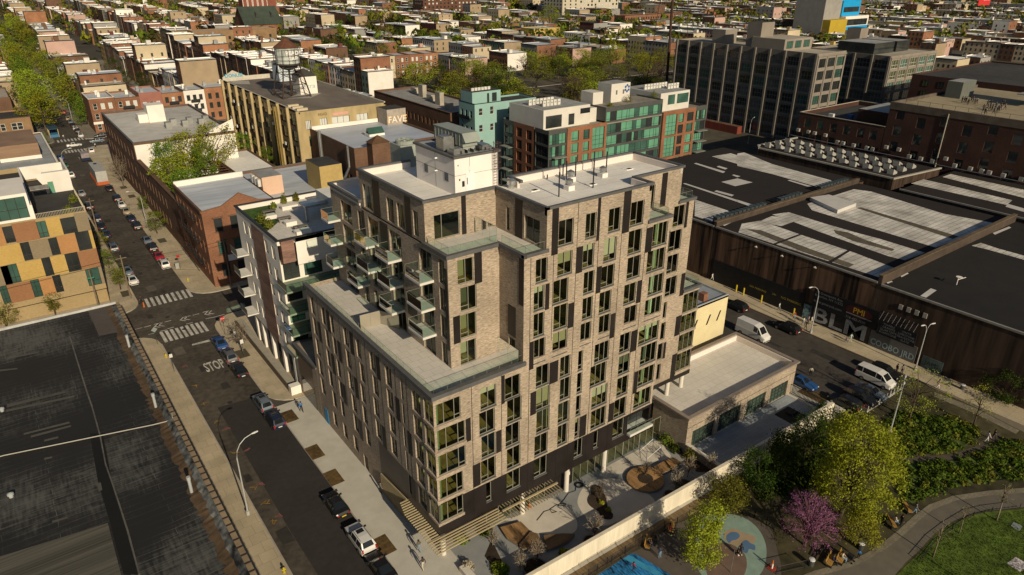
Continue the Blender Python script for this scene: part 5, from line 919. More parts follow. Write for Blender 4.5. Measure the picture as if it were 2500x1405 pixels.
for q in ((115,130.8,142.3,156.8,23.3,23.42),(159,171.3,142.3,156.8,23.4,23.52),(142.1,149.3,145.6,150.9,27.1,27.22)): MB().box(*q).build('penthouse_roof', MROOFG, GX)
for q in ((115.6,121,18.6,21.8),(123.4,125.4,18.7,21.6),(162,165,20,22.8),(166,171,20,22.8),(127.5,131,21.2,22.6)): o = MB().box(q[0], q[1], 141.94, 142.0, q[2], q[3]).build('penthouse_window', MTW if q[0] > 150 else MDW, GX)
for x in (143.8, 146.5): MB().box(x, x+.6, 145.45, 145.5, 24.2, 25.4).build('vent_grille', MGALV, GX)
b = MB()
for i in range(6): t_ = math.pi/3*i+.5; b.cyl(0,0,0,0,.01,3) if 0 else b.poly([(148.2+.75*math.cos(t_)+.36*math.cos(a),145.44,25.6+.85*math.sin(t_)+.36*math.sin(a)) for a in [k*math.pi/5 for k in range(10)]])
b.build('blue_dot_emblem', mat('emblem_blue', (.02,.10,.30), .6, 0), GX)
R_.seed(21)
for x0, y0, z, n in ((116.5,150,23.42,7),(118.5,146.5,23.42,5),(160.5,150,23.5,8),(167.5,147,23.5,4)):
    for i in range(n):
        o = acunit((x0+i*1.25, y0, z), 1.0, .5, 1.5, parent=GX); MB().lathe(x0+i*1.25, y0-.27, [(.3,z+.9),(.3,z+.92)], 8).build('fan', MDKSTEEL, o)
# big grey concrete factory buildings
MCG = mat('factory_concrete', (.24,.21,.175), .9, .12, .5, stretch=(1,1,.4)); MCGD = mat('factory_concrete_shaded', (.15,.135,.115), .9, .12, .5)  # second is the same concrete with the street side's shade painted in
def factory(t, x0, x1, y0, y1, h, nl, nf, zs, wh, mfp, lp_, mdl=MCGD):
    sl = (y1-y0)/nl; lh = [(y0+sl*i+.9, y0+sl*(i+1)-.9, z, z+wh) for i in range(nl) for z in zs]; sf = (x1-x0)/nf; fh = [(x0+sf*i+.7, x0+sf*(i+1)-.7, z, z+wh) for i in range(nf) for z in zs]
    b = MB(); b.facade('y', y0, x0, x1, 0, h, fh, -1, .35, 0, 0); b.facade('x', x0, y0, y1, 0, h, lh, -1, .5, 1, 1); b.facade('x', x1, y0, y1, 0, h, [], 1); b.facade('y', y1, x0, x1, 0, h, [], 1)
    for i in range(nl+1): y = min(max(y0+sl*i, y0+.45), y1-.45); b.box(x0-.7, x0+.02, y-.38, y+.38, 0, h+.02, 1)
    for i in range(nf+1): x = min(max(x0+sf*i, x0+.4), x1-.4); b.box(x-.35, x+.35, y0-.2, y0+.02, 0, h-1.2, 0)
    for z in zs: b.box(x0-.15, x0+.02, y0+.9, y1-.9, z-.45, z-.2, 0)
    b.box(x0-.3, x1+.2, y0-.3, y0+.1, h-1.0, h-.6, 0)
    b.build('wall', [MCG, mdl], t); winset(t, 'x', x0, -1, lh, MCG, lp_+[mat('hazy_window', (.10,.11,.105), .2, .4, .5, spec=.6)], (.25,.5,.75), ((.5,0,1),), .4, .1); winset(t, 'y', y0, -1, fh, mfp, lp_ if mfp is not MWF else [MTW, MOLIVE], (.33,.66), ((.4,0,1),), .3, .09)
    MB().box(x0+.3, x1-.3, y0+.3, y1-.3, h-.7, h-.5).build('roof', MROOFT, t); b = MB()
    for q in ((x0+.02,x1-.02,y0+.02,y0+.35),(x0+.02,x0+.35,y0+.35,y1-.35),(x1-.35,x1-.02,y0+.35,y1-.35),(x0+.02,x1-.02,y1-.35,y1-.02)): b.box(*q, h-.7, h-.003)
    b.build('parapet', MCG, t)
GA = thing('grey_factory', (236,167,0), 'big grey concrete factory with ten dark window bays and a lift tower on its roof', 'factory')
factory(GA, 228, 245, 136, 198, 30.8, 10, 3, (1.5,5.6,9.7,13.8,17.9,22,26.1), 2.9, MBF, [MDW, MDW, MTW])
MB().box(228.05, 244.9, 149.5, 163, 30.2, 34.3, mt=1).build('roof_storey', [MCG, MROOFT], GA); MB().box(228.6, 236, 160, 166, 30.2, 39.2, mt=1).build('lift_tower', [MCG, MROOFK], GA); MB().box(232, 239, 178, 184, 30.2, 35.5, mt=1).build('stair_tower', [MCG, MROOFW], GA)
ph = [(x, x+3.6, 31.2, 33.6) for x in (229.4,234.4,239.6)]; winset(GA, 'y', 149.5, -1, ph, MBF, MTW, (.33,.66), (), -.05)
GB2 = thing('grey_factory', (295,145,0), 'grey concrete factory with pale lit windows and glass penthouses, right of the bigger one', 'factory')
factory(GB2, 277.7, 313.6, 136, 172, 26.8, 5, 5, (1.5,5.6,9.7,13.8,17.9,22), 3.1, MWF, [MDW, MDW, MTW])
for x0, x1 in ((281,296),(298,308)): MB().box(x0, x1, 145, 160, 26.2, 30.4, mt=1).build('penthouse', [MDW, MROOFG], GB2); 
MB().box(300, 306, 162, 168, 26.2, 34, mt=1).build('lift_tower', [MCG, MROOFK], GB2)
# brick lofts beyond the skylight roof; people stand on the roof of the taller one
MDB = brick('dark_brick', (.085,.038,.028), (.06,.026,.02), (.07,.045,.035), .3, .09)
PX = 190.
LB = thing('brick_loft', (200,103,0), 'low dark brick loft with partly open roof deck and arched windows', 'loft building')
lh = [(y, y+2.0, z, z+2.8) for y in (92.5,96,100,104,108,112) for z in (14.8,10.6)]
shell(LB, PX, 222, 90.8, 116, 18.8, MDB, [], lh, 0, 1.2, MROOFK, MROOFT); winset(LB, 'x', PX, -1, lh, mat('rust_frame', (.16,.075,.035), .8, .1), MDW, (), (), .2)
MB().box(196, 212, 92, 102, 17.6, 21.3, mt=1).build('roof_hut', [MDB, mat('grey_tin', (.30,.30,.28), .6, .15, 2, stretch=(3,.3,1))], LB)
for i, (x, y, c) in enumerate(((194,108,.1),(197,104,.0),(200,101,.2))): MB().box(x, x+1, y, y+1.4, 17.7, 19.0).build('storage_box', mat('storage_white' if c else 'storage_blue', (.55,.55,.55) if c else (.03,.09,.25), .6, .05), LB)
PB = thing('brick_loft', (215,60,0), 'large dark brick loft with a crowd of people standing on its tan roof', 'loft building')
ph = [(y, y+2.1, z, z+2.7) for i, y in enumerate((86.5,81,75.5,70,64.5,59,53.5,48,42.5)) for z in ((21.2,17.0,12.8,8.6) if i % 2 == 0 else (19.8,15.6,11.4,7.2))]
b = MB(); b.facade('x', PX, 20, 90.6, 0, 25, ph, -1, .35); b.facade('y', 90.6, PX, 240, 0, 25, [], 1); b.facade('y', 20, PX, 240, 0, 25, [], -1); b.facade('x', 240, 20, 90.6, 0, 25, [], 1); b.build('wall', MDB, PB)
b = MB(); b.box(PX-.1, PX+.5, 20, 90.7, 23.6, 25.4); b.box(PX+.5, 240, 90.2, 90.7, 24.6, 25.4); b.build('parapet', mat('grey_brown_parapet', (.105,.085,.065), .9, .3, .5), PB)
winset(PB, 'x', PX, -1, ph, mat('tan_frame', (.22,.17,.11), .8, .1), MDW, (), (), .3, .06)
MB().box(PX+.5, 239.8, 20.2, 90.2, 24.4, 24.6).build('roof', mat('tan_gravel_roof', (.30,.25,.16), .95, .15, .6), PB)
b = MB()
for i in range(24): b.box(PX+.2, PX+.26, 21+i*3, 21.06+i*3, 25.4, 26.5)
b.box(PX+.2, PX+.25, 21, 90, 26.45, 26.5); b.build('roof_rail', MDKSTEEL, PB)
MB().box(214, 222, 84, 88, 24.5, 29, mt=1).build('roof_hut', [mat('hut_green', (.115,.125,.11), .8, .1), MROOFG], PB); MB().box(218, 225, 65, 70, 24.5, 32.5, mt=1).build('roof_hut', [mat('hut_beige', (.27,.235,.18), .85, .08), MROOFG], PB); MB().box(214.5, 218, 64, 71, 27.5, 27.8).build('canopy', mat('tin_canopy', (.26,.26,.25), .6, .1), PB)
b = MB().tube([(PX-.15,76,24.5),(PX-.15,76,8)], .14, 6); b.build('drain_pipe', mat('pale_pipe', (.36,.32,.25), .7, .1), PB)
R_.seed(5)
for i in range(26): y = 115-i*2.9+R_.uniform(-.8,.8); z = 12.2+R_.choice((0,0,1.2)); acunit((PX-.6, y, z), .9, .7, .85, parent=(LB if y > 90.8 else PB), rot=True); recolor(COL.objects[-1], 0, mat('ac_dull', (.30,.29,.26), .7, .1))
MB().tube([(PX-1.2,117,12.1),(PX-1.2,25,12.1)], .09, 4).build('cable_tray', MGALV, PB)
DM = simple('dark_brick_block', 'dark brick block with painted mural on its stair tower, behind the crowd roof', 258, 320, 78, 118, 24, MDB, MROOFK, fronts=[])
MB().box(256, 262, 90, 98, 0, 22, mt=1).build('stair_tower', [mat('rust_wall', (.12,.055,.03), .9, .15), MGALV], DM); b = MB().box(256.5, 261.5, 89.9, 90, 8, 20, 0).box(257.6, 260.4, 89.87, 89.9, 14, 18.5, 1).box(257, 259, 89.86, 89.9, 9.5, 13, 2).build('mural', [mat('mural_orange', (.34,.17,.05), .8, .3), mat('mural_gold', (.45,.30,.08), .8, .4), mat('mural_green', (.20,.19,.06), .8, .4)], DM)
dmw = [(y, y+2, z, z+2) for y in (102,107,112) for z in (9,13,17,20.5)]; winset(DM, 'x', 258, -1, dmw, MBF, [MDW, MOLIVE], (.5,), (), -.05)
simple('orange_brick_block', 'orange-lit brick block with stacked windows at the far right edge', 300, 340, 45, 72, 26, MORGB, MROOFK, fronts=grid(301, 339, 8, 2, (8,12,16,20), 2.2))
# skylight-roofed workshop
SK = thing('skylight_workshop', (173,93,0), 'brown-roofed workshop with rows of tilted white skylights behind the striped warehouses', 'workshop')
MRUST = mat('rusty_sheet', (.045,.028,.019), .9, .5, .8, stretch=(1.6,1.6,.12), big=.5); MRUST2 = mat('rusty_sheet_pale', (.075,.043,.026), .9, .62, .9, stretch=(1.6,1.6,.10), big=.35)
MBRR = mat('brown_roof', (.019,.0145,.0125), .9, .15, .4)  # brown taken darker so the base colour carries the lens vignette
b = MB().prism([(164.5,74),(183,72),(184,112),(167,112.6),(164.5,110.5)], 0, 12.6); b.build('wall', MRUST, SK); flat('roof', [(164.6,74.1),(182.9,72.1),(183.9,111.9),(167,112.5),(164.6,110.4)], 12.66, MBRR, SK)
coping([(183,72),(164.5,74),(164.5,110.5),(167,112.6),(184,112)], 13.0, .5, .35, mat('pale_edge', (.30,.28,.24), .8, .1), False, parent=SK)
R_.seed(9)
for i in range(12):
    for j in range(3):
        p = g('X', 800+i*106-((j-0)*-70), 940+i*25+j*-18, 12.7) if 0 else Vector((167.5+j*4.6+(i%2)*.6, 109.5-i*3.05, 12.7))
        b = MB(); b.prism([(p.x,p.y),(p.x+1.9,p.y),(p.x+1.9,p.y+1.5),(p.x,p.y+1.5)], 12.65, 13.1, 0); b.poly([(p.x,p.y,13.1),(p.x,p.y+1.5,13.1),(p.x+.02,p.y+1.5,14.0),(p.x+.02,p.y,14.0)][::-1], 0); b.poly([(p.x,p.y,14.0),(p.x,p.y+1.5,14.0),(p.x+1.9,p.y+1.5,13.1),(p.x+1.9,p.y,13.1)][::-1], 1); b.poly([(p.x,p.y,13.1),(p.x,p.y,14.0),(p.x+1.9,p.y,13.1)][::-1], 0); b.poly([(p.x,p.y+1.5,13.1),(p.x+1.9,p.y+1.5,13.1),(p.x,p.y+1.5,14.0)][::-1], 0)
        b.build('skylight', [mat('skylight_white', (.34,.33,.30), .7, .1), MTW], SK)
# striped warehouses along the avenue
WHX = 108.2; RZ = 11.2
MPALE = brick('pale_roof_sheet', (.66,.63,.57), (.58,.55,.50), (.22,.20,.17), 9, 1.05, ms=.05, var=.14, grime=.45); MPALE2 = mat('white_roof_sheet', (.52,.50,.47), .8, .08, .5); MSTAIN = mat('roof_stain', (.10,.085,.06), .95, .3, .8)
def wroof(t, parent, tile, pts, z, m): return flat('roof_patch', [g(tile, x, y, z) for x, y in pts], z, m, parent)
W1 = thing('striped_warehouse', (133,100,0), 'rusty warehouse with black roof and pale roof sheets, nearest the glass-and-brick flats', 'warehouse')
W2 = thing('striped_warehouse', (133,63,0), 'rusty warehouse with broad pale and black roof stripes, middle one on the avenue', 'warehouse')
W3 = thing('black_warehouse', (133,10,0), 'dark warehouse with plain black roof and stone-yard lettering on its walls, at the right edge', 'warehouse')
W4 = thing('striped_warehouse', (175,50,0), 'warehouse with pale striped roof behind, against the dark brick loft', 'warehouse')
for t, x0, x1, y0, y1, h, rm in ((W1,WHX,163,80,121,RZ,MBRR),(W2,WHX,160,47.3,79.6,RZ,MBRR),(W3,WHX,160,-60,46.6,RZ-.2,mat('vignetted_roof', (.016,.0145,.013), .9, .2, .4)),(W4,162,189,-10,71,RZ+.2,MBRR)):  # dark roof colours include the vignette at the right of the frame
    b = MB(); b.facade('x', x0, y0, y1, 0, h, [], -1, 0, 0); b.facade('x', x1, y0, y1, 0, h, [], 1); b.facade('y', y0, x0, x1, 0, h, [], -1); b.facade('y', y1, x0, x1, 0, h, [], 1); b.build('wall', MRUST2 if t in (W2, W1) else MRUST, t); MB().box(x0, x1, y0, y1, h-.2, h).build('roof', rm, t)
    MB().box(x0-.15, x0+.2, y0, y1, h-.1, h+.22).build('eave', mat('eave_grey', (.22,.21,.19), .8, .15), t)
z = RZ+.02
for i, (tile, m, pts) in enumerate((('T',MPALE,[(40,690),(200,665),(545,785),(1005,940),(1375,1080),(1245,1160),(10,765)]),('T',MPALE,[(300,612),(440,592),(770,695),(1000,762),(1220,820),(1610,940),(1440,1005),(1290,968),(690,755),(470,670)]),('T',MPALE,[(600,520),(1000,395),(1150,415),(1770,605),(2230,690),(2060,765),(1700,895),(1100,715),(820,630),(640,575)]),('T',MPALE,[(195,668),(300,625),(440,640),(500,668),(380,712),(260,690)]),('T',MSTAIN,[(1020,555),(1060,550),(1900,800),(1850,822)]),('T',MSTAIN,[(80,735),(200,745),(620,905),(1000,1040),(960,1065),(560,930)]),('T',MSTAIN,[(830,745),(950,765),(1100,830),(1350,910),(1330,925),(1000,840),(850,775)]),('T',MBRR,[(975,905),(1010,900),(800,1030),(770,1020)]),('T',MBRR,[(530,780),(548,786),(335,868),(310,862)]))):
    wroof(None, W2, tile, pts, z+.008*i, m)
wb = [g('T',x,y,RZ) for x, y in ((620,495),(780,470),(1015,545),(855,605))]; MB().prism(wb, RZ, RZ+.8).build('raised_panel', MPALE2, W2)
for i, (tile, m, pts) in enumerate((('A',MPALE,[(1890,290),(2050,262),(2459,385),(2459,455)]),('T',MPALE,[(0,90),(60,80),(300,180),(935,355),(740,390),(300,265),(0,195)]),('A',MPALE,[(1745,660),(2000,745),(2170,800),(2000,885),(1742,800)]),('A',MPALE2,[(1970,508),(2110,478),(2240,512),(2090,545)]),('A',MPALE2,[(1735,350),(1755,345),(2005,420),(1985,432)]),('A',MPALE2,[(1640,522),(1660,518),(2310,728),(2280,738)]),('A',MPALE2,[(1910,590),(1930,580),(2080,620),(2060,632)]),('A',MPALE2,[(1930,378),(1950,370),(2025,392),(2005,402)]),('A',MPALE2,[(2060,450),(2080,445),(2135,460),(2110,468)]),('T',MPALE2,[(0,485),(200,550),(160,560),(0,505)]),('T',MPALE2,[(250,545),(375,500),(415,518),(290,560)]),('T',MPALE2,[(430,320),(450,315),(640,370),(600,372)]))): wroof(None, W1, tile, pts, z+.008*i, m)
for i, (m, pts) in enumerate(((MPALE,[(2010,880),(2090,855),(2240,905),(2459,965),(2459,1000),(2140,910)]),(MPALE2,[(1570,1310),(1660,1245),(1710,1262),(1620,1325)]),(MPALE2,[(2190,770),(2330,715),(2350,725),(2210,785)]),(MPALE,[(1400,1140),(1460,1110),(1470,1118),(1410,1150)]),(MPALE,[(1280,1195),(1325,1180),(1335,1190),(1290,1205)]))): wroof(None, W3, 'T', pts, z-.2+.008*i, m)
for i, (m, pts) in enumerate(((MPALE,[(1490,345),(1600,310),(2360,490),(2310,530)]),(MPALE,[(1760,290),(1830,265),(2459,400),(2459,470)]),(MPALE2,[(2320,520),(2459,560),(2459,590),(2300,545)]))): wroof(None, W4, 'T', pts, RZ+.22+.008*i, m)
MTWALL = mat('fire_wall', (.065,.048,.036), .9, .3, .6)
for (x0, y0, x1, y1, h, nm, par) in ((WHX,46.95,160,46.95,RZ+1.3,'fire_wall',W3),(WHX,79.8,160,79.8,RZ+1.0,'fire_wall',W2)):
    b = MB().box(x0, x1, y0-.3, y0+.3, 0, h); b.box(x0-.1, x1, y0-.36, y0+.36, h, h+.14, 1); b.build(nm, [MTWALL, mat('wall_cap', (.11,.08,.05), .9, .3)], par)
R_.seed(31)
BIN = MB().box(-.5,.5,-.5,.5,0,1.3).box(-.55,.55,-.55,.55,1.3,1.4).build('storage_bin', mat('bin_blue_grey', (.045,.06,.065), .6, .25, obj=False)); n0 = 0
tag(BIN, 'dark blue-grey lidded bin standing in the row along the warehouse fire wall', 'bin', 'bins along the fire wall')
for i in range(27):
    x = (110+i*1.35 if i < 12 else (131+(i-12)*1.35 if i < 18 else 146+(i-18)*1.3)); pos = (x, 81.0, RZ); ii = i
    if i == 0: BIN.location = pos
    else: copy_tree(BIN, pos)
# avenue front: black panels and lettering
b = MB(); xb = WHX-.06
b.box(xb-.05, WHX, 58.9, 79, 0, 4.7); b.box(xb-.04, WHX, 47.4, 58.6, 0, 3.3); b.build('black_hoarding', mat('black_paint', (.012,.012,.013), .6, .3, 1), W2)
b = MB(); b.box(xb-.3, xb-.1, 45.6, 57.2, 3.3, 6.6); b.build('sign_board', mat('sign_black', (.008,.009,.012), .5, .2), W2); b = MB(); b.box(xb-.6, xb-.4, 39.3, 45.4, 3.1, 5.5); b.build('sign_board', mat('sign_black', (.008,.009,.012)), W3)
SG = mat('sign_grey', (.20,.21,.22), .7, .1); SY = mat('sign_yellow', (.42,.33,.04), .7, .1); SO = mat('sign_gold', (.45,.27,.02), .6, .1); SS = mat('graffiti_silver', (.27,.28,.29), .7, .25, 3.)
def wt(body, size, par, m, y, z, name='lettering', sx=1., x=xb-.06, bold=0., tilt=0): return text(body, size, par, m, (x,y,z), (0,-1,tilt), (0,0,1), name, sx, 0, bold)
wt('BLM', 3.9, W2, SS, 51.9, 1.72, 'painted_letters', 1.42, xb-.06, .07)
wt('NO PARKING', .62, W2, SY, 61.3, 2.4, sx=1.1); wt('NO PARKING', .55, W2, SY, 68.3, 2.2, sx=1.1); wt('24H', .5, W2, SY, 64.8, 2.4)
wt('18 Greenpoint Ave\nBrooklyn, NY 11222', .62, W2, SG, 54.4, 5.8, x=xb-.32); wt('www.pmirock.com', .68, W2, SG, 54.4, 4.4, x=xb-.32); wt('PMI', 1.35, W2, SO, 48.9, 5.3, x=xb-.32, bold=.03); wt('718-482-7500', .62, W2, SG, 49.2, 3.75, x=xb-.32)
b = MB(); b.poly([(xb-.315,48.9+2.3*math.cos(a),5.2+1.0*math.sin(a)) for a in [k*math.pi/12 for k in range(24)]]); b.build('logo_oval', mat('logo_maroon', (.05,.01,.01), .6, .1), W2); b = MB().box(xb-.33, xb-.318, 46.6, 51.0, 4.45, 4.6); b.build('logo_line', SG, W2)
wt('· MARBLE\n· GRANITE\n· QUARTZITE\n· SOAPSTONE', .5, W3, SG, 43.7, 4.35, x=xb-.63); wt('· ONYX\n· LIMESTONE\n· TRAVERTINE\n· SLATE', .5, W3, SG, 40.9, 4.25, x=xb-.63)
MB().box(xb-.04, WHX, 38.9, 46.4, 0, 3.1).build('roller_shutter', mat('shutter_grey', (.11,.11,.11), .6, .2, 1., stretch=(1,1,8)), W3); wt('COOBO JRD', 1.5, W3, mat('graffiti_grey', (.30,.40,.42)), 42.6, 1.1, 'graffiti', .85, bold=.03)
MB().box(xb-.04, WHX, 34.8, 37.9, 0, 2.2).build('painted_gate', mat('gate_teal', (.06,.09,.09), .7, .4, 1.2), W3); wt('JAMS', 1.0, W3, MBLACK, 36.3, 1.2, 'graffiti', 1.0, xb-.07)
MB().box(xb-.05, WHX, 57.2, 58.7, .3, 3.0).build('mural_panel', mat('mural_blue', (.12,.19,.20), .8, .6, 2.5), W2)
for i in range(9): y = 45.4-i*.68; MB().tube([(xb-.5,y,5.5),(WHX,y-.2,6.9)], .03, 4).build('sign_stay', MGALV, W3)
for i in range(4): MB().box(xb-.1, WHX+.02, 42.6-i*1.25, 43.2-i*1.25, 8.2, 9.0).build('wall_vent', mat('pale_vent', (.30,.28,.25), .7, .1), W3)
for y, z in ((70,10.2),(64.5,10.2),(58,10.2)): MB().box(xb-.45, xb, y, y+.12, z, z+.12).box(xb-.5, xb-.38, y-.35, y+.12, z-.02, z+.14).build('wall_lamp', MWHITE, W2)
for y in (60.0, 66.8, 70.8, 72.5): MB().cyl(107.5, y, .15, 1.6, .14, 8).build('bollard', mat('bollard_yellow', (.50,.37,.02), .6, .1)); tag(COL.objects[-1], {60.0:'yellow bollard by the first no-parking door on the avenue', 66.8:'yellow bollard between the two no-parking doors', 70.8:'yellow bollard left of the no-parking doors', 72.5:'yellow bollard farthest up the avenue beside the rusty warehouse'}[y], 'bollard')
p = g('T',1880,1215,RZ); b = MB().tube([(p.x,p.y,RZ),(p.x,p.y,RZ+1.2)], .06, 5).lathe(p.x+.3, p.y, [(.05,RZ+1.0),(.5,RZ+1.3)], 10).tube([(p.x,p.y,RZ+.9),(p.x+1.2,p.y-.6,RZ+1.2)], .05, 4); b.build('satellite_dish', MWHITE, W3)
# lattice mast
MS = thing('lattice_mast', (175,214,0), 'tall rusty lattice mast with one thick pole rising behind the flats', 'mast')
ms_m = mat('mast_rust', (.055,.028,.018), .8, .2); legs = []
for nm, (xb_, yb_), (xt, yt), r in (('thick_pole',(1500,740),(1553,0),.62),('leg',(1325,740),(1447,0),.14),('leg',(1675,740),(1687,0),.14)):
    pts = [fy('P', xb_+(xt-xb_)*f, yb_+(yt-yb_)*f, 214.) for f in (0,1)]; d = (pts[1]-pts[0])/(pts[1].z-pts[0].z); legs.append((pts[0], d)); q0 = pts[0]-d*pts[0].z; q1 = pts[1]+d*6; MB().tube([q0, q1], [r, r*.85], 8).build(nm, ms_m, MS)
b = MB()
for z in (2, 14, 24.5, 35): P_ = [l[0]+l[1]*(z-l[0].z) for l in legs]; b.tube([P_[1], P_[0]], .09, 4).tube([P_[0], P_[2]], .09, 4); b.tube([P_[1], P_[2]+(legs[2][1]*6)], .04, 4)
b.build('crossbar', ms_m, MS)
# yard by the grey factory
o = MB().box(222.5, 225.2, 160, 179, .1, 3.0, mt=1).build('shipping_container', [mat('container_red', (.17,.04,.025), .7, .2, 2., stretch=(3,3,.1)), mat('container_load', (.14,.08,.05), .95, .4)]); tag(o, 'long dull red container of scrap at the foot of the grey factory', 'container')
# ================================================================ trees
def leafmat(name, col, var=.58, tr=.3):
    if name in MATS: return MATS[name]
    m, nt, b = _nt(name); L = nt.links; nt.nodes.remove(b); out = nt.nodes['Material Output']
    ge = _n(nt, 'ShaderNodeNewGeometry'); no = _n(nt, 'ShaderNodeTexNoise'); no.inputs['Scale'].default_value = 1.7; no.inputs['Detail'].default_value = 6; no.inputs['Roughness'].default_value = .7; L.new(ge.outputs['Position'], no.inputs[0])
    oi = _n(nt, 'ShaderNodeObjectInfo'); rp = _n(nt, 'ShaderNodeValToRGB'); e = rp.color_ramp.elements; e[0].position = .32; e[1].position = .68; e[0].color = rgba(col, 1-var); e[1].color = rgba(col, 1+var); L.new(no.outputs[0], rp.inputs[0])
    hs = _n(nt, 'ShaderNodeHueSaturation'); mr = _n(nt, 'ShaderNodeMapRange'); mr.inputs[3].default_value = .475; mr.inputs[4].default_value = .525; L.new(oi.outputs['Random'], mr.inputs[0]); L.new(mr.outputs[0], hs.inputs['Hue']); mv = _n(nt, 'ShaderNodeMapRange'); mv.inputs[3].default_value = .75; mv.inputs[4].default_value = 1.25; L.new(oi.outputs['Random'], mv.inputs[0]); L.new(mv.outputs[0], hs.inputs['Value']); L.new(rp.outputs[0], hs.inputs['Color'])
    d = _n(nt, 'ShaderNodeBsdfDiffuse'); t = _n(nt, 'ShaderNodeBsdfTranslucent'); L.new(hs.outputs[0], d.inputs[0]); L.new(hs.outputs[0], t.inputs[0]); mx = _n(nt, 'ShaderNodeMixShader'); mx.inputs[0].default_value = tr; L.new(d.outputs[0], mx.inputs[1]); L.new(t.outputs[0], mx.inputs[2]); L.new(mx.outputs[0], out.inputs[0])
    MATS[name] = m; return m
BARK = mat('bark', (.085,.062,.040), .95, .3, 3.); BARKP = mat('pale_bark', (.20,.16,.115), .95, .25, 3.)
def treemesh(seed, h=10., r=3.6, base=.25, clumps=34, per=26, leaf=.34, spread=.85, limbs=9, tw=.16, top=1.0, blossoms=False, twigs=0):
    rr = random.Random(seed); T = MB(); Cc = MB(); zc = h*(base+1)/2; rz = h*(1-base)/2
    lobes = [(rr.uniform(0,6.28), rr.uniform(-.6,.9), rr.uniform(.6,1.28)) for _ in range(9)]
    bend = (rr.uniform(-.4,.4), rr.uniform(-.4,.4)); tp = [(bend[0]*k/4*k/4, bend[1]*k/4*k/4, h*(base+.42)*k/4) for k in range(5)]
    T.tube(tp, [tw*h*.09*(1.35-.22*k) for k in range(5)], 7)
    cs = []
    for i in range(clumps):
        a = rr.uniform(0, 6.283); v = rr.uniform(-.95, 1); rad = (1-abs(v)**2.2)**.5*(1 if v < 0 else top); lob = 1.+.0*a
        for la, lv, ls in lobes:
            dd = math.cos(a-la)*.5+.5; lob += (ls-1)*dd*max(0, 1-abs(v-lv))
        f = rr.uniform(.35, 1)**.5
        cs.append(Vector((r*rad*lob*f*math.cos(a), r*rad*lob*f*math.sin(a), zc+rz*v*rr.uniform(.85,1.02))))
    for i, c in enumerate(cs):
        if i < limbs or twigs:
            z0 = rr.uniform(base*.8, base+.32)*h; k = min(3, int(z0/(h*(base+.42))*4)); p0 = Vector(tp[k])+(Vector(tp[k+1])-Vector(tp[k]))*((z0/(h*(base+.42))*4)-k); mid = p0.lerp(c, .5)+Vector((0,0,.06*h)); T.tube([p0, mid, c], [tw*h*(.045 if i < limbs else .022), tw*h*.03 if i < limbs else .03, .02], 5 if i < limbs else 3)
            for q in range(twigs): e = c+Vector((rr.gauss(0,1),rr.gauss(0,1),rr.uniform(-.2,1.2)))*spread*.9; T.tube([mid.lerp(c, rr.uniform(.2,1)), e], [.035,.012], 3)
        for j in range(per):
            p = c+Vector((rr.gauss(0,1), rr.gauss(0,1), rr.gauss(0,.75)))*spread*.55; s = leaf*rr.uniform(.5,1.2)
            u = Vector((rr.gauss(0,1), rr.gauss(0,1), rr.gauss(0,.7))).normalized(); w = u.cross(Vector((rr.gauss(0,1),rr.gauss(0,1),rr.gauss(0,1)))).normalized()
            Cc.poly([p-u*s*.5, p+w*s*.32, p+u*s*.5, p-w*s*.32])
    return T, Cc
def treeproto(name, seed, leafm, bark=None, **k):
    T, Cc = treemesh(seed, **k); o = bpy.data.objects.new(name, None); COL.objects.link(o); ORG[o.name] = Vector((0,0,0))
    T.build('trunk', bark or BARK, o, True); Cc.build('crown', leafm, o); return o
LYEL = leafmat('leaf_yellow_green', (.275,.30,.03)); LGRN = leafmat('leaf_fresh_green', (.15,.21,.025)); LOLV = leafmat('leaf_olive', (.17,.18,.03)); LDRK = leafmat('leaf_dark_green', (.05,.075,.015)); LBRN = leafmat('leaf_brown_bud', (.14,.10,.045)); LWHT = leafmat('blossom_white', (.50,.44,.33), .25); LPUR = leafmat('blossom_purple', (.34,.13,.28), .35)
PROT = {}
for nm, lm, kw in (('yel',LYEL,dict(clumps=60,per=40)),('grn',LGRN,dict(clumps=60,per=40)),('olv',LOLV,dict(clumps=55,per=34)),('drk',LDRK,dict(clumps=55,per=44)),('brn',LBRN,dict(clumps=60,per=9,leaf=.22,limbs=20,twigs=2))):
    PROT[nm] = [treeproto('tree', 100+hash_, lm, None, **kw) for hash_ in (len(nm)*7+ord(nm[0]), len(nm)*9+ord(nm[1]))]
for nm in PROT:
    for o in PROT[nm]: o['_proto'] = 1
USED = set(); NTREE = [0]
def plant(kind, x, y, h, label, group, z=0, w=1.):
    NTREE[0] += 1; pr = PROT[kind][NTREE[0] % 2]; s = h/10.
    o = copy_tree(pr, (x, y, z), R_.uniform(0, 6.28), (s*w, s*w, s)); o['label'] = label; o['category'] = 'tree'
    if group: o['group'] = group
    return o
ORD = ['first','second','third','fourth','fifth','sixth','seventh','eighth','ninth','tenth','eleventh','twelfth','thirteenth','fourteenth','fifteenth','sixteenth','seventeenth','eighteenth','nineteenth','twentieth']+['twenty-'+q for q in ('first','second','third','fourth','fifth','sixth','seventh','eighth','ninth')]+['thirtieth']+['thirty-'+q for q in ('first','second','third','fourth','fifth','sixth','seventh','eighth','ninth')]
R_.seed(77)
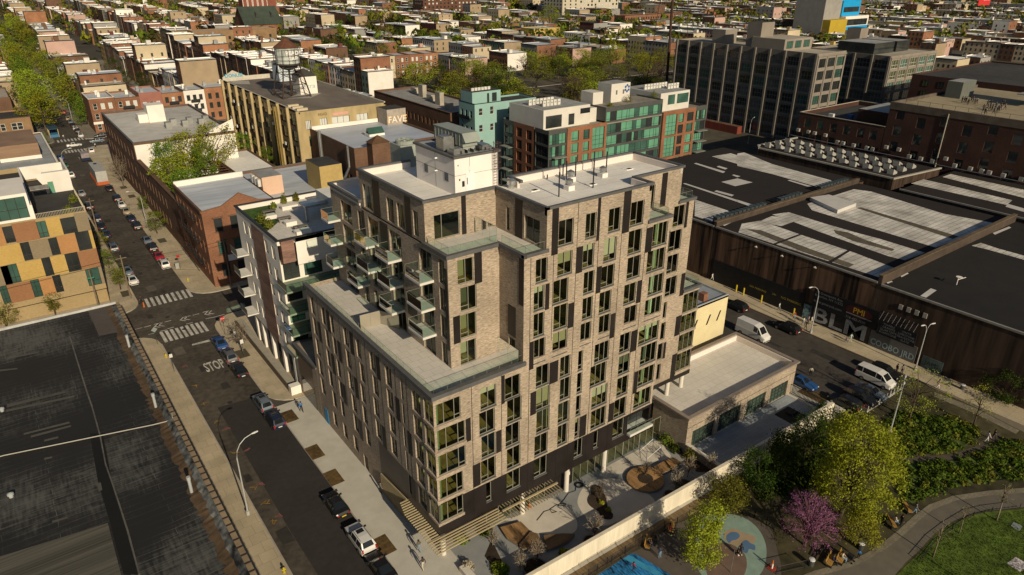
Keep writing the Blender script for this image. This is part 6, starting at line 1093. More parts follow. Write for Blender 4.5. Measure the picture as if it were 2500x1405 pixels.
# trees of the leafy street
for s, (xo, nm) in enumerate(((12.2,'left'),(26.5,'right'))):
    for i in range(17):
        y = (306 if s == 0 else 324)+i*(11.5+i*1.1)+R_.uniform(-3,3); plant(('olv','yel','grn')[R_.randrange(3)] if i > 1 else ('yel' if s == 0 else 'grn'), xo+KX(y)*.9+R_.uniform(-1,1), y, R_.uniform(14,18) if s == 0 or i > 1 else 11, '%s tree from the crossing on the %s side of the leafy street' % (ORD[i], nm), 'trees lining the leafy street', .1, 1.28)
# walled garden
for i, (x, y, k, h, w_, lab) in enumerate(((31.9,192,'grn',12,1.0,'round green tree by the white side wall of the garden'),(30.4,180,'yel',10.5,1.2,'yellowish tree leaning over the street wall of the garden'),(32.5,172,'grn',9,1.4,'dark green low tree at the near end of the walled garden'),(38.8,192.5,'yel',13.5,1.05,'tall pale yellow-green tree in the middle of the walled garden'),(43.8,193,'yel',14.5,1.05,'tallest yellow-green tree of the walled garden, with pale stems'),(40,186,'grn',11,1.2,'green tree between the two tall yellow trees of the garden'),(57.8,215,'grn',6.5,1.6,'low green bushy tree below the tan factory'),(59.5,198,'grn',5.5,1.5,'small green tree beside the dark trellis'),(30.5,165.5,'grn',6.5,1.3,'small bushy tree against the garden wall near the workshop'),(34,185,'yel',10,1.2,'middle tree of those close behind the street wall of the garden'))):
    plant(k, x, y, h, lab, 'trees in the walled garden', 5.5, w_)
# ================================================================ the city beyond
WALLS = [(MREDB,'red brick',22),(MBRNB,'brown brick',20),(MORGB,'orange brick',6),(mat('cream_house', (.48,.40,.27), .9, .1, .3),'cream',13),(MWHITE,'white',6),(mat('grey_house', (.27,.26,.24), .9, .12, .3),'grey',11),(mat('tan_house', (.33,.25,.16), .9, .12, .3),'tan',13),(mat('pink_house', (.45,.30,.25), .9, .1, .3),'pale pink',4),(mat('green_house', (.17,.23,.18), .9, .1, .3),'dull green',3),(mat('yellow_house', (.46,.33,.10), .9, .1, .3),'yellow',3),(mat('maroon_house', (.14,.045,.04), .9, .12, .3),'maroon',5)]
ROOFS = [(mat('white_city_roof', (.82,.80,.75), .8, .1, .3),'white',48),(MROOFB,'silver',27),(MROOFG,'grey',13),(MROOFT,'tan',8),(MROOFK,'black',4)]
def pick(L): 
    t = R_.uniform(0, sum(q[2] for q in L))
    for q in L:
        t -= q[2]
        if t <= 0: return q
    return L[-1]
def visible(x, y, z=8, mg=60):
    v = Vector((x,y,z-CH)); w_ = v.dot(_fw)
    if w_ < 5: return False
    X = 1250+CF*v.dot(_rt)/w_; Y = 702.5-CF*v.dot(_up)/w_; return -mg < X < 2500+mg and -mg < Y < 1405
HOUSES = []
def row(x0, x1, y0, y1, where, hb=10.5, wlo=6.5, whi=10, gap=0., allw=None, allr=None, front='x'):
    y = y0; hrow = hb; k = 0; roww = pick(WALLS); n = 0
    while y < y1-4:
        w_ = R_.uniform(wlo, whi); ye = min(y+w_, y1)
        if k <= 0: roww = pick(WALLS); hrow = hb*R_.uniform(.85,1.25); rowr = pick(ROOFS); k = R_.randrange(1,6)
        k -= 1
        if R_.random() > gap:
            W_ = roww if R_.random() < .7 else pick(WALLS); r_ = rowr if R_.random() < .6 else pick(ROOFS); n += 1
            HOUSES.append(dict(b=(x0+R_.uniform(-.3,.3), x1+R_.uniform(-2,1), y, ye-.05) if front == 'x' else (y, ye-.05, x0, x1+R_.uniform(-2,1)), h=hrow+R_.uniform(-.5,.5)+(R_.random() < .06)*R_.uniform(3,9), w=allw or W_, r=allr or r_, where=where, n=n, f=front))
        y = ye
ws_, cs_ = WALLS[0], ROOFS[0]
row(30.5, 45, 318, 536, 'in the row on the right of the leafy street', 13, allr=None)
row(66, 82, 316, 536, 'in the row behind the low brick row', 12)
row(-9, 11, 380, 540, 'in the row left of the leafy street', 11)
row(106, 122, 236, 277, 'behind the brown tenement row', 12); row(124, 160, 262, 278, 'facing the crossing behind the brown row', 11, front='y')
row(108, 165, 293, 309, 'in the brick row facing us across the far street', 11.5, allw=WALLS[0], front='y'); row(106, 121, 312, 536, 'in the dark row across the avenue', 13, allw=WALLS[1]); row(146, 161, 312, 536, 'in the row with many white chimneys', 11.5)
XS = [(176,238),(252,313),(328,388),(403,463),(478,540),(555,615),(630,690),(705,765),(780,840),(860,920),(940,1000),(1020,1080),(1100,1160),(1180,1240)]
NM = ['third','fourth','fifth','sixth','seventh','eighth','ninth','tenth','eleventh','twelfth','thirteenth','fourteenth','fifteenth','sixteenth']
YS = [(182,277),(293,536),(556,790),(808,1040),(1058,1290),(1310,1600)]
YN = ['nearest','near','middle','far','farther','farthest']
for bi, (x0, x1) in enumerate(XS):
    for yi, (y0, y1) in enumerate(YS):
        if yi == 0 and x0 < 330: continue
        if yi == 1 and bi == 0: y0 = 300
        nm = '%s block, %s stretch' % (NM[bi], YN[yi]); s = 1+.35*yi
        row(x0, x0+15, y0, y1, 'on west side of %s' % nm, 9.6, 9*s, 16*s, .2); row(x1-15, x1, y0, y1, 'on east side of %s' % nm, 9.4, 9*s, 16*s, .2)
for yi, (y0, y1) in enumerate(YS[2:]):
    for a, b_, q in ((-60,-45,'west'),(-9,12,'kerb'),(33,48,'leafy-street'),(70,86,'avenue'),(108,124,'far avenue'),(148,163,'back')): row(a+KX(y0), b_+KX(y0), y0, y1, 'in the %s row of the %s stretch ahead' % (q, YN[yi+2]), 12, 9+3*yi, 14+4*yi, .05)
HOUSES = [h for h in HOUSES if visible((h['b'][0]+h['b'][1])/2, (h['b'][2]+h['b'][3])/2)]
# one unrepeated set of special far buildings keeps their ground free
KEEP = [(166,330,150,332),(222,250,130,204),(272,322,130,178),(165,216,355,380),(560,640,330,375),(425,520,765,800),(560,760,670,740),(180,330,630,720),(1040,1120,405,440),(165,190,640,665),(376,405,478,500)]
def clear(h): 
    b = h['b']; return not any(b[0] < q[1] and b[1] > q[0] and b[2] < q[3] and b[3] > q[2] for q in KEEP)
HOUSES = [h for h in HOUSES if clear(h)]
for h in HOUSES: h['d'] = math.hypot((h['b'][0]+h['b'][1])/2, (h['b'][2]+h['b'][3])/2)
HOUSES.sort(key=lambda h: h['d'])
NEARH, FARH = HOUSES[:285], HOUSES[285:]
PTY = (3,3,4,5,6,6,0,1,0,2,7,1,0)
CHW = mat('chimney_white', (.60,.58,.54), .8, .1); CWIN = pane('city_window', (.045,.045,.042), .2, .5); CTRIM = mat('cornice_dark', (.06,.045,.035), .9, .2)
def wallmesh(b, x0, x1, y0, y1, h, mw, mwin, f='x', big=1., mp=None):
    b.box(x0, x1, y0, y1, 0, h, mw, skip='tbf'); b.poly([(x0,y0,0),(x1,y0,0),(x1,y0,h),(x0,y0,h)], mw if mp is None or f == 'y' else mp)
    nf = max(2, int((y1-y0)/2.6/big)); ne = max(2, int((x1-x0)/4./big)); zs = [z for z in (1.5,4.7,7.9,11.1,14.3) if z+2.2 < h-.4]
    for z in zs:
        for i in range(nf):
            y = y0+(y1-y0)*(i+.5)/nf; b.poly([(x0-.03,y+.55,z),(x0-.03,y-.55,z),(x0-.03,y-.55,z+1.8),(x0-.03,y+.55,z+1.8)], mwin)
        if f == 'y' or R_.random() < .35:
            n_ = ne if f != 'y' else max(2, int((x1-x0)/2.6))
            for i in range(n_): x = x0+(x1-x0)*(i+.5)/n_; b.poly([(x-.5,y0-.03,z),(x+.5,y0-.03,z),(x+.5,y0-.03,z+1.8),(x-.5,y0-.03,z+1.8)], mwin)
def roofmesh(b, x0, x1, y0, y1, h, m):
    b.poly([(x0+.25,y0+.25,h-.35),(x1-.25,y0+.25,h-.35),(x1-.25,y1-.25,h-.35),(x0+.25,y1-.25,h-.35)], m)
    for q in ((x0,x1,y0,y0+.25),(x0,x1,y1-.25,y1),(x0,x0+.25,y0+.25,y1-.25),(x1-.25,x1,y0+.25,y1-.25)): b.box(*q, h-.35, h+.02, m, skip='b')
for k, H in enumerate(NEARH):
    x0, x1, y0, y1 = H['b']; h = H['h']; t = thing('row_house', ((x0+x1)/2,(y0+y1)/2,0), '%s house, %s roof, %s %s' % (H['w'][1], H['r'][1], ORD[min(H['n']-1,38)], H['where']), 'house', 'row houses of the far blocks')
    b = MB(); wallmesh(b, x0, x1, y0, y1, h, 0, 1, H['f'], 1., 2); b.build('wall', [H['w'][0], CWIN, WALLS[R_.choice(PTY)][0]], t); b = MB(); roofmesh(b, x0, x1, y0, y1, h, 0); b.build('roof', H['r'][0], t)
    if R_.random() < .7: (MB().box(x0-.35, x0+.02, y0+.05, y1-.05, h-.6, h+.1) if H['f'] == 'x' else MB().box(x0+.05, x1-.05, y0-.35, y0+.02, h-.6, h+.1)).build('cornice', CTRIM if R_.random() < .7 else CHW, t)
    for j in range(R_.randrange(0,3)): x, y = R_.uniform(x0+1,x1-1.5), R_.choice((y0+.5,y1-1.2,(y0+y1)/2)); s = R_.uniform(.3,.55); MB().box(x-s, x+s, y-s, y+s, h-.4, h+R_.uniform(.7,1.6)).build('chimney', R_.choice([CHW,CHW,MREDB,MGALV]), t)
    if R_.random() < .4: x, y = R_.uniform(x0+2,x1-4), y0+1.; MB().box(x, x+2.2, y, min(y+2.6,y1-.5), h-.4, h+2).build('bulkhead', R_.choice([CHW,H['w'][0],MROOFG]), t)
    if R_.random() < .4: x, y = R_.uniform(x0+2,x1-3), (y0+y1)/2; MB().box(x, x+1.4, y-.6, y+.6, h-.4, h+.25).build('skylight', MROOFB, t)
b = MB(); ms = [q[0] for q in WALLS]+[q[0] for q in ROOFS]+[CWIN,CHW]
for H in FARH:
    x0, x1, y0, y1 = H['b']; wallmesh(b, x0, x1, y0, y1, H['h'], ms.index(H['w'][0]), len(ms)-2, H['f'], 1.6, R_.choice(PTY)); roofmesh(b, x0, x1, y0, y1, H['h'], ms.index(H['r'][0]))
    for j in range(R_.randrange(0,3)): x, y = R_.uniform(x0+1,x1-1.5), R_.uniform(y0+1,y1-1); q = R_.uniform(.5,1.6); b.box(x-q, x+q, y-q, y+q, H['h']-.3, H['h']+R_.uniform(.7,2.6), R_.choice((len(ms)-1,0,1,5)), skip='b')
tag(b.build('distant_houses', ms), 'mass of far row houses with pale roofs filling the top of the view', 'houses', kind='stuff')
# special buildings far off
def far(name, label, x0, x1, y0, y1, h, wm, rm, ny=None, nx=None, zs=(2,6,10,14), wp=None, ww=1.6, wh=2.2, mf=None):
    t = thing(name, ((x0+x1)/2,(y0+y1)/2,0), label, name.replace('_',' ')); shell(t, x0, x1, y0, y1, h, wm, [], [], 0, .5, rm, None)
    fh = grid(x0, x1, nx, ww, [z for z in zs if z+wh < h], wh) if nx else []; lh = grid(y0, y1, ny, ww, [z for z in zs if z+wh < h], wh) if ny else []
    if fh: winset(t, 'y', y0, -1, fh, mf or MBF, wp or MDW, (), (), -.06)
    if lh: winset(t, 'x', x0, -1, lh, mf or MBF, wp or MDW, (), (), -.06)
    return t
b2 = WALLS[0][0]
for i in range(5):
    x0 = 168+i*9.2; wm = (MREDB, mat('cream_house', (.48,.40,.27)), MREDB, MREDB, MORGB)[i]; ws = grid(x0+.4, x0+8.6, 3, 1.2, (1.5,5,8.4), 2.1)
    t = simple('row_house', '%s house facing us beyond the tree belt, %s from its left end' % (('red brick','cream','red brick','red brick','orange brick')[i], ORD[i]), x0, x0+9.1, 362, 376, 12, wm, MROOFB, 'house', 'brick row beyond the trees', CTRIM, ws); winset(t, 'y', 362, -1, ws, MWF, [MDW, MBLIND], (), ((.5,0,1),), .05)
CHU = thing('church', (212,655,0), 'red brick church with dark green slate roof and white-traced gable front', 'church')
cx0, cx1 = fy('N',2095,215,640).x, fy('N',2425,215,640).x; gx0, gx1 = fy('N',2085,70,700).x, fy('N',2300,70,700).x
b = MB().box(cx0+1, cx1-1, 640, 668, 0, 11); b.poly([(cx0+1,640,11),(cx0+1,668,11),(cx0+1,654,24)][::-1]); b.poly([(cx1-1,640,11),(cx1-1,668,11),(cx1-1,654,24)]); b.build('wall', MREDB, CHU)
b = MB(); b.poly([(cx0,639,10.6),(cx1,639,10.6),(cx1,654,24.6),(cx0,654,24.6)]); b.poly([(cx1,669,10.6),(cx0,669,10.6),(cx0,654,24.6),(cx1,654,24.6)]); b.build('roof', mat('slate_green', (.045,.06,.045), .8, .2, .3), CHU)
for x in (cx0+13, cx0+26): b = MB(); b.poly([(x-1.5,644.5,16),(x+1.5,644.5,16),(x,644.5,19)]); b.poly([(x-1.5,644.5,16),(x,644.5,19),(x,650,21)]).poly([(x,644.5,19),(x+1.5,644.5,16),(x,650,21)]); b.build('dormer', MROOFK, CHU)
gm = (gx0+gx1)/2; gw = (gx1-gx0)/2; b = MB(); b.box(gx0, gx1, 700, 712, 0, 30); b.poly([(gx0,700,30),(gx1,700,30),(gm,700,54)]); b.poly([(gx0,700,30),(gm,700,54),(gm,712,54),(gx0,712,30)]).poly([(gx1,700,30),(gx1,712,30),(gm,712,54),(gm,700,54)]); b.box(gx1, gx1+8, 700, 710, 0, 40); b.build('gable_front', mat('church_red', (.22,.075,.05), .9, .2), CHU)
b = MB()
for k in range(5):
    x = gx0+gw*2*(k+.5)/5; w_ = gw/7; b.box(x-w_-.4, x-w_, 699.6, 700, 6, 30); b.box(x+w_, x+w_+.4, 699.6, 700, 6, 30); b.tube([(x-w_,699.7,30),(x,699.7,35),(x+w_,699.7,30)], .4, 4)
b.tube([(gx0,699.6,30.3),(gm,699.6,54.3),(gx1,699.6,30.3)], .7, 4); b.build('tracery', MWHITE, CHU)
for i in range(14): MB().tube([(187,676,0),(187,676,1)], .1, 3) if 0 else None
far('brown_apartment_block', 'long brown brick apartment block with rows of small windows at the top of the view', 438, 512, 770, 795, 27, brick('far_brown', (.15,.07,.045), (.12,.055,.035), (.1,.06,.04), .6, .2), MROOFT, 5, 14, (3,7,11,15,19,23), [MBLIND, MDW], 2, 2)
far('white_tower_block', 'pale cream slab block, tallest of the white towers at the top', 575, 600, 680, 715, 52, mat('tower_cream', (.50,.45,.35), .9, .06, .2), MROOFW, 6, 3, tuple(range(6,50,4)), [MDW], 2, 2)
far('white_office_block', 'wide cream office block with window grid beside the pale tower', 604, 676, 690, 730, 38, mat('tower_cream', (.50,.45,.35)), MROOFW, 6, 12, tuple(range(4,36,4)), [MDW, MBLIND], 2.6, 2.4)
BB = thing('blue_building', (600,352,0), 'modern grey building with bright blue stepped front and yellow base', 'building')
MBLU = mat('bright_blue', (.01,.30,.62), .6, .06); MYEL = mat('yellow_wall', (.42,.30,.03), .8, .08)
b = MB(); b.box(575, 600, 345, 372, 0, 41); b.build('grey_wall', mat('grey_house', (.27,.26,.24)), BB); b = MB(); b.box(600.2, 628, 344, 372, 19, 31).box(600.2, 622, 346, 372, 31, 39); b.build('blue_storey', MBLU, BB); MB().box(601, 638, 340, 372, 8, 18.8).build('white_storey', MWHITE, BB); MB().box(601, 637.5, 339.7, 340, 8, 11).build('blue_band', MBLU, BB); MB().box(575.3, 600.8, 338, 344.9, 0, 17).build('yellow_wall', MYEL, BB)
for q in ((603,620,345.8,346,33,36.5),(602.5,626,343.8,344,22,26),(603.5,635.5,339.6,339.7,11.6,16.5)): b = MB().box(*q); b.build('strip_window', MDW, BB)
t = thing('billboard', (1066,421,0), 'bright red billboard with white lettering on a roof at the top right', 'billboard'); MB().box(1050, 1084, 420, 421, 12, 27).build('panel', mat('billboard_red', (.55,.035,.035), .6, .1), t); text('BIG ICE', 5, t, MWHITE, (1072,419.9,19.5), (1,0,0), (0,0,1)); b = MB().box(1054, 1055, 421, 422, 0, 12).box(1078, 1079, 421, 422, 0, 12); b.build('post', MDKSTEEL, t)
far('graffiti_brick_house', 'tan brick building with graffiti on its stepped wall in front of the church', 120, 176, 520, 535, 17, brick('tan_brick', (.30,.18,.09), (.25,.15,.075), (.22,.16,.1), .3, .09), MROOFT, 4, 6, (3,7,11), [MDW], 1.6, 2)
far('yellow_house', 'yellow ochre house with blue-grey roof among the far trees', 376, 404, 480, 498, 10, mat('yellow_house', (.46,.33,.10)), MROOFB, 2, 5, (2,5.5), [MDW], 1.6, 1.8)
far('red_terrace', 'long red brick terrace with dark cornice at the top middle', 520, 590, 520, 535, 13, MREDB, MROOFK, 2, 20, (2,5.5,9), [MDW], 1.6, 2)
# yard and street trees of the far blocks
R_.seed(99)
BELT = 'trees of the green belt behind the flats'
nb = 0
for i in range(420):
    x, y = (R_.uniform(170, 330), R_.uniform(203, 332)) if i % 3 else (R_.uniform(126, 178), R_.uniform(176, 262))
    if any(q['b'][0]-2 < x < q['b'][1]+2 and q['b'][2]-2 < y < q['b'][3]+2 for q in NEARH) or (222 < x < 252 and y < 212) or (x > 252 and y < 216): continue
    if nb >= 135: break
    nb += 1; plant(('olv','olv','yel','drk','brn')[R_.randrange(5)], x, y, R_.uniform(10,15), 'spring tree in the dense belt of trees behind the glass-and-brick flats', BELT, 0, 1.5)
nb = 0
for i, (x0, x1, y0, y1, nm, kinds, n) in enumerate(((47,64,322,470,'in the bare yard right of the leafy street',('brn','brn','drk'),16),(124,144,314,530,'in the yard behind the dark row across the avenue',('olv','yel','brn'),14),(166,176,384,536,'along the third street',('olv','grn'),10),(194,222,384,536,'in the yard of the third block',('olv','drk','brn','yel'),16),(269,296,336,536,'in the yard of the fourth block',('olv','drk','yel'),16),(344,372,300,536,'in the yard of the fifth block',('olv','grn','yel'),18),(390,402,295,536,'along the street right of the fifth block',('olv','yel'),10),(419,447,300,536,'in the yard of the sixth block',('olv','brn','yel'),14),(494,524,300,536,'in the yard of the seventh block',('olv','drk','yel'),12),(240,250,560,780,'along the far street near the church',('grn','olv'),10),(104,160,240,262,'in the yard behind the brown tenement row',('yel','olv'),5))):
    for j in range(n):
        k = kinds[R_.randrange(len(kinds))]; y = y0+(y1-y0)*(j+.5)/n+R_.uniform(-3,3); x = R_.uniform(x0, x1)
        if any(q[0] < x < q[1] and q[2] < y < q[3] for q in KEEP[5:]): continue
        plant(k, x, y, R_.uniform(8,13), '%s tree %s, %s along' % (dict(olv='olive green',yel='yellow-green',brn='bare brown',drk='dark green',grn='fresh green')[k], nm, ORD[j]), 'trees of the far yards', 0, 1.1)
for (x, y, h, k, lab) in ((255,594,15,'grn','big round bright green tree in the middle of the far blocks'),(455,557,24,'olv','very large olive tree at the top middle beside the pale towers'),(470,548,18,'olv','smaller olive tree in front of the very large one'),(430,560,14,'grn','dark round tree left of the very large olive tree'),(200,610,10,'grn','green tree at the foot of the church')): plant(k, x, y, h, lab, None, 0, 1.2)
b = MB(); lms = [LOLV, LGRN, LYEL, LDRK, LBRN]
for i in range(5200):
    x, y = R_.uniform(0,1500), R_.uniform(250,1500)
    d = math.hypot(x, y)
    if d < 520 or not visible(x, y, 8, 20): continue
    xx = x; 
    if any(q[0]-2 < x < q[0]+15 or q[1]-15 < x < q[1]+2 for q in XS) and R_.random() < .8: continue
    if any(q[0] < x < q[1] and q[2] < y < q[3] for q in KEEP) or x < 130 and R_.random() < .6: continue
    r = R_.uniform(4,8.5); h = R_.uniform(8,15); m = R_.choice((0,0,0,1,2,3,3,4))
    for j in range(34):
        u = Vector((R_.gauss(0,1),R_.gauss(0,1),R_.gauss(0,1))).normalized(); p = Vector((x,y,h*.62))+Vector((u.x*r,u.y*r,u.z*h*.4))*R_.uniform(.6,1); s = R_.uniform(.9,2.2); w_ = u.cross(Vector((R_.gauss(0,1),R_.gauss(0,1),R_.gauss(0,1)))).normalized(); v = (u+Vector((R_.gauss(0,.5),R_.gauss(0,.5),R_.gauss(0,.5)))).normalized().cross(w_).normalized(); b.poly([p-w_*s, p+v*s*.7, p+w_*s, p-v*s*.7], m)
tag(b.build('distant_trees', lms), 'scattered far trees between the houses at the top of the view', 'trees', kind='stuff')
# ================================================================ vehicles
MTYRE = mat('tyre', (.015,.015,.015), .9, .1); MRIM = mat('wheel_rim', (.35,.35,.36), .35, .1, metal=.7); MCG_ = pane('car_glass', (.012,.015,.017), .05, .9, .1); MHL = mat('headlight', (.7,.7,.66), .15, 0, spec=.8); MTLR = mat('taillight', (.35,.012,.012), .25, 0, spec=.8); MPLT = mat('licence_plate', (.60,.60,.58), .5, 0); MPLY = mat('plate_yellow', (.60,.42,.03), .5, 0); MTRIM = mat('car_trim', (.02,.02,.02), .5, 0)
def paint(n, c, metal=.0):
    return mat('paint_'+n, c, .28, .04, .5, metal=metal, obj=True, spec=.6)
PT = dict(black=paint('black',(.012,.012,.013)), white=paint('white',(.62,.61,.58)), grey=paint('grey',(.10,.105,.11)), silver=paint('silver',(.36,.36,.36),.3), blue=paint('blue',(.02,.07,.20)), navy=paint('navy',(.012,.02,.045)), red=paint('red',(.30,.015,.025)), tan=paint('tan',(.32,.27,.18)), slate=paint('slate',(.12,.15,.18)), green=paint('green',(.02,.10,.05)))
SHAPES = {  # stations: x from nose, belt z, top z, half width, roof half width
 'sedan': ([(0,.55,.60,.62,.6),(.15,.70,.74,.82,.76),(.8,.80,.86,.90,.80),(1.35,.90,.96,.92,.82),(2.1,.93,1.42,.92,.60),(3.1,.94,1.44,.92,.60),(3.95,.96,1.06,.91,.74),(4.5,.92,.98,.88,.76),(4.68,.70,.76,.76,.70)], (3,6), 4.68, (.85,3.75), .33),
 'suv': ([(0,.60,.68,.66,.62),(.14,.82,.88,.84,.78),(.85,.94,1.02,.92,.82),(1.25,1.0,1.08,.94,.84),(1.95,1.03,1.64,.94,.68),(3.2,1.04,1.69,.94,.69),(4.15,1.06,1.62,.93,.66),(4.55,1.05,1.10,.90,.78),(4.66,.78,.84,.84,.76)], (3,7), 4.66, (.88,3.72), .36),
 'van': ([(0,.70,.80,.70,.66),(.2,1.0,1.1,.92,.86),(.75,1.25,1.42,.99,.92),(1.55,1.45,2.45,1.0,.82),(2.4,1.5,2.68,1.0,.84),(4.5,1.5,2.70,1.0,.84),(5.8,1.5,2.66,.99,.82),(5.95,1.2,2.3,.97,.82)], (2,3), 5.95, (1.0,4.75), .36),
 'minibus': ([(0,.70,.80,.70,.66),(.2,1.0,1.08,.92,.86),(.8,1.2,1.32,.99,.92),(1.6,1.3,2.05,1.0,.84),(2.4,1.32,2.22,1.0,.85),(4.5,1.32,2.22,1.0,.85),(5.4,1.32,2.18,.99,.83),(5.55,1.1,1.9,.97,.82)], (2,8), 5.55, (1.0,4.4), .35)}
def carproto(kind):
    st, (g0, g1), Ln, wx, wr = SHAPES[kind]; rings = []
    for x, zb, zt, w, r in st: rings.append([(w*.86,.24),(w,.40),(w,zb-.10),(w*.97,zb),(r,zt-.03),(r*.86,zt)])
    o = bpy.data.objects.new('parked_car', None); COL.objects.link(o); ORG[o.name] = Vector((0,0,0)); B, Gl = MB(), MB()
    def P(i, j, s): w, z = rings[i][j]; return (s*w, Ln/2-st[i][0], z)
    def cur(i, f):
        a, b_ = st[i][0], st[i+1][0]; return f
    for i in range(len(st)-1):
        for s in (1, -1):
            for j in range(5):
                q = [P(i,j,s), P(i+1,j,s), P(i+1,j+1,s), P(i,j+1,s)]; q = q if s < 0 else q[::-1]
                gl = j == 3 and g0 <= i < g1 and kind != 'van' or (kind == 'van' and j == 3 and i in (2,3))
                if gl and kind != 'van': 
                    # inset the side glass so pillars of body colour remain
                    B.poly(q); c = sum((Vector(k) for k in q), Vector())/4; n = Vector((s*.012,0,.006)); Gl.poly([Vector(k).lerp(c,.10)+n for k in q])
                elif gl: B.poly(q); c = sum((Vector(k) for k in q), Vector())/4; n = Vector((s*.012,0,.006)); Gl.poly([Vector(k).lerp(c,.18)+n for k in q])
                else: B.poly(q)
        q = [P(i,5,1), P(i+1,5,1), P(i+1,5,-1), P(i,5,-1)]; B.poly(q[::-1])
        if (i == g0) or (i == g1-1 and kind in ('sedan','suv','minibus')):
            k0 = .08; qq = [Vector(k) for k in [P(i,5,1), P(i+1,5,1), P(i+1,5,-1), P(i,5,-1)]]; c = sum(qq, Vector())/4; Gl.poly([k.lerp(c,k0)+Vector((0,0,.012)) for k in qq][::-1])
            for s in (1,-1): pass
    for i in (0, len(st)-1):
        q = [P(i,j,1) for j in range(6)]+[P(i,j,-1) for j in range(5,-1,-1)]; B.poly(q if i == 0 else q[::-1])
    B.poly([P(i,0,1) for i in range(len(st))]+[P(i,0,-1) for i in range(len(st)-1,-1,-1)])
    bo = B.build('body', PT['black'], o); Gl.build('window_glass', MCG_, o)
    w0 = st[3][3]
    for k, xw in enumerate(wx):
        for s in (1,-1):
            b = MB(); y = Ln/2-xw; n = 16
            for a, c_, r_ in ((s*(w0-.2), s*(w0+.015), wr),):
                i0 = len(b.v); b.v += [(a, y+r_*math.cos(2*math.pi*t/n), wr+r_*math.sin(2*math.pi*t/n)) for t in range(n)]+[(c_, y+r_*math.cos(2*math.pi*t/n), wr+r_*math.sin(2*math.pi*t/n)) for t in range(n)]
                for t in range(n): b.f.append((i0+t, i0+(t+1)%n, i0+n+(t+1)%n, i0+n+t)); b.m.append(0)
                b.f.append(tuple(i0+n+t for t in range(n))); b.m.append(0)
            wo = b.build('wheel', MTYRE, o); b = MB(); b.poly([(s*(w0+.02), y+wr*.62*math.cos(2*math.pi*t/12), wr+wr*.62*math.sin(2*math.pi*t/12)) for t in range(12)]); b.build('rim', MRIM, wo)
    z1 = rings[1][3][1]; e = len(st)-1; zr = rings[e][3][1]; wf_ = st[1][3]; we = st[e][3]
    for s in (1,-1):
        MB().box(s*wf_*.62, s*wf_*.98, Ln/2-.35, Ln/2-.06, z1-.16, z1-.01).build('headlight', MHL, o)
        (MB().box(s*we*.70, s*we*1.0, -Ln/2-.02, -Ln/2+.10, zr-.02, zr+.14) if kind == 'sedan' else MB().box(s*we*.82, s*we*1.02, -Ln/2-.02, -Ln/2+.14, zr-.15, zr+.3)).build('taillight', MTLR, o)
        yc = Ln/2-st[3][0]-.15 if kind in ('sedan','suv') else Ln/2-st[2][0]-.2; MB().box(s*w0*.98, s*(w0+.2), yc-.09, yc+.09, st[3][1], st[3][1]+.16).build('mirror', MTRIM, o)
    MB().box(-.26, .26, -Ln/2-.035, -Ln/2+.02, zr-.2, zr-.06).build('licence_plate', MPLT, o)
    MB().box(-.8, .8, -Ln/2-.03, -Ln/2+.1, .34, .52).box(-.8, .8, Ln/2-.12, Ln/2+.02, .32, .48).build('bumper', MTRIM, o)
    if kind in ('suv',):
        b = MB()
        for s in (1,-1): b.tube([(s*.6, Ln/2-2.0, 1.70),(s*.6,-Ln/2+.75,1.72)], .025, 4)
        b.build('roof_rail', MTRIM, o); MB().box(-.4, .4, Ln/2-2.7, Ln/2-2.15, 1.69, 1.705).build('sunroof', MCG_, o)
    return o
CPR = {k: carproto(k) for k in SHAPES}
for k in CPR: CPR[k]['_proto'] = 1
def car(kind, x, y, col, label, rz=0., group=None, z=.02, name=None, plate=None):
    o = copy_tree(CPR[kind], (x, y, z), rz); o['label'] = label; o['category'] = 'van' if kind in ('van','minibus') else 'car'; o.name = name or ('parked_van' if kind in ('van','minibus') else 'parked_car')
    if group: o['group'] = group
    for c in o.children:
        if c.name.startswith('body'): recolor(c, 0, PT[col])
        if plate and c.name.startswith('licence_plate'): recolor(c, 0, plate)
    return o
PI = math.pi
KC = 'cars parked along the kerb'
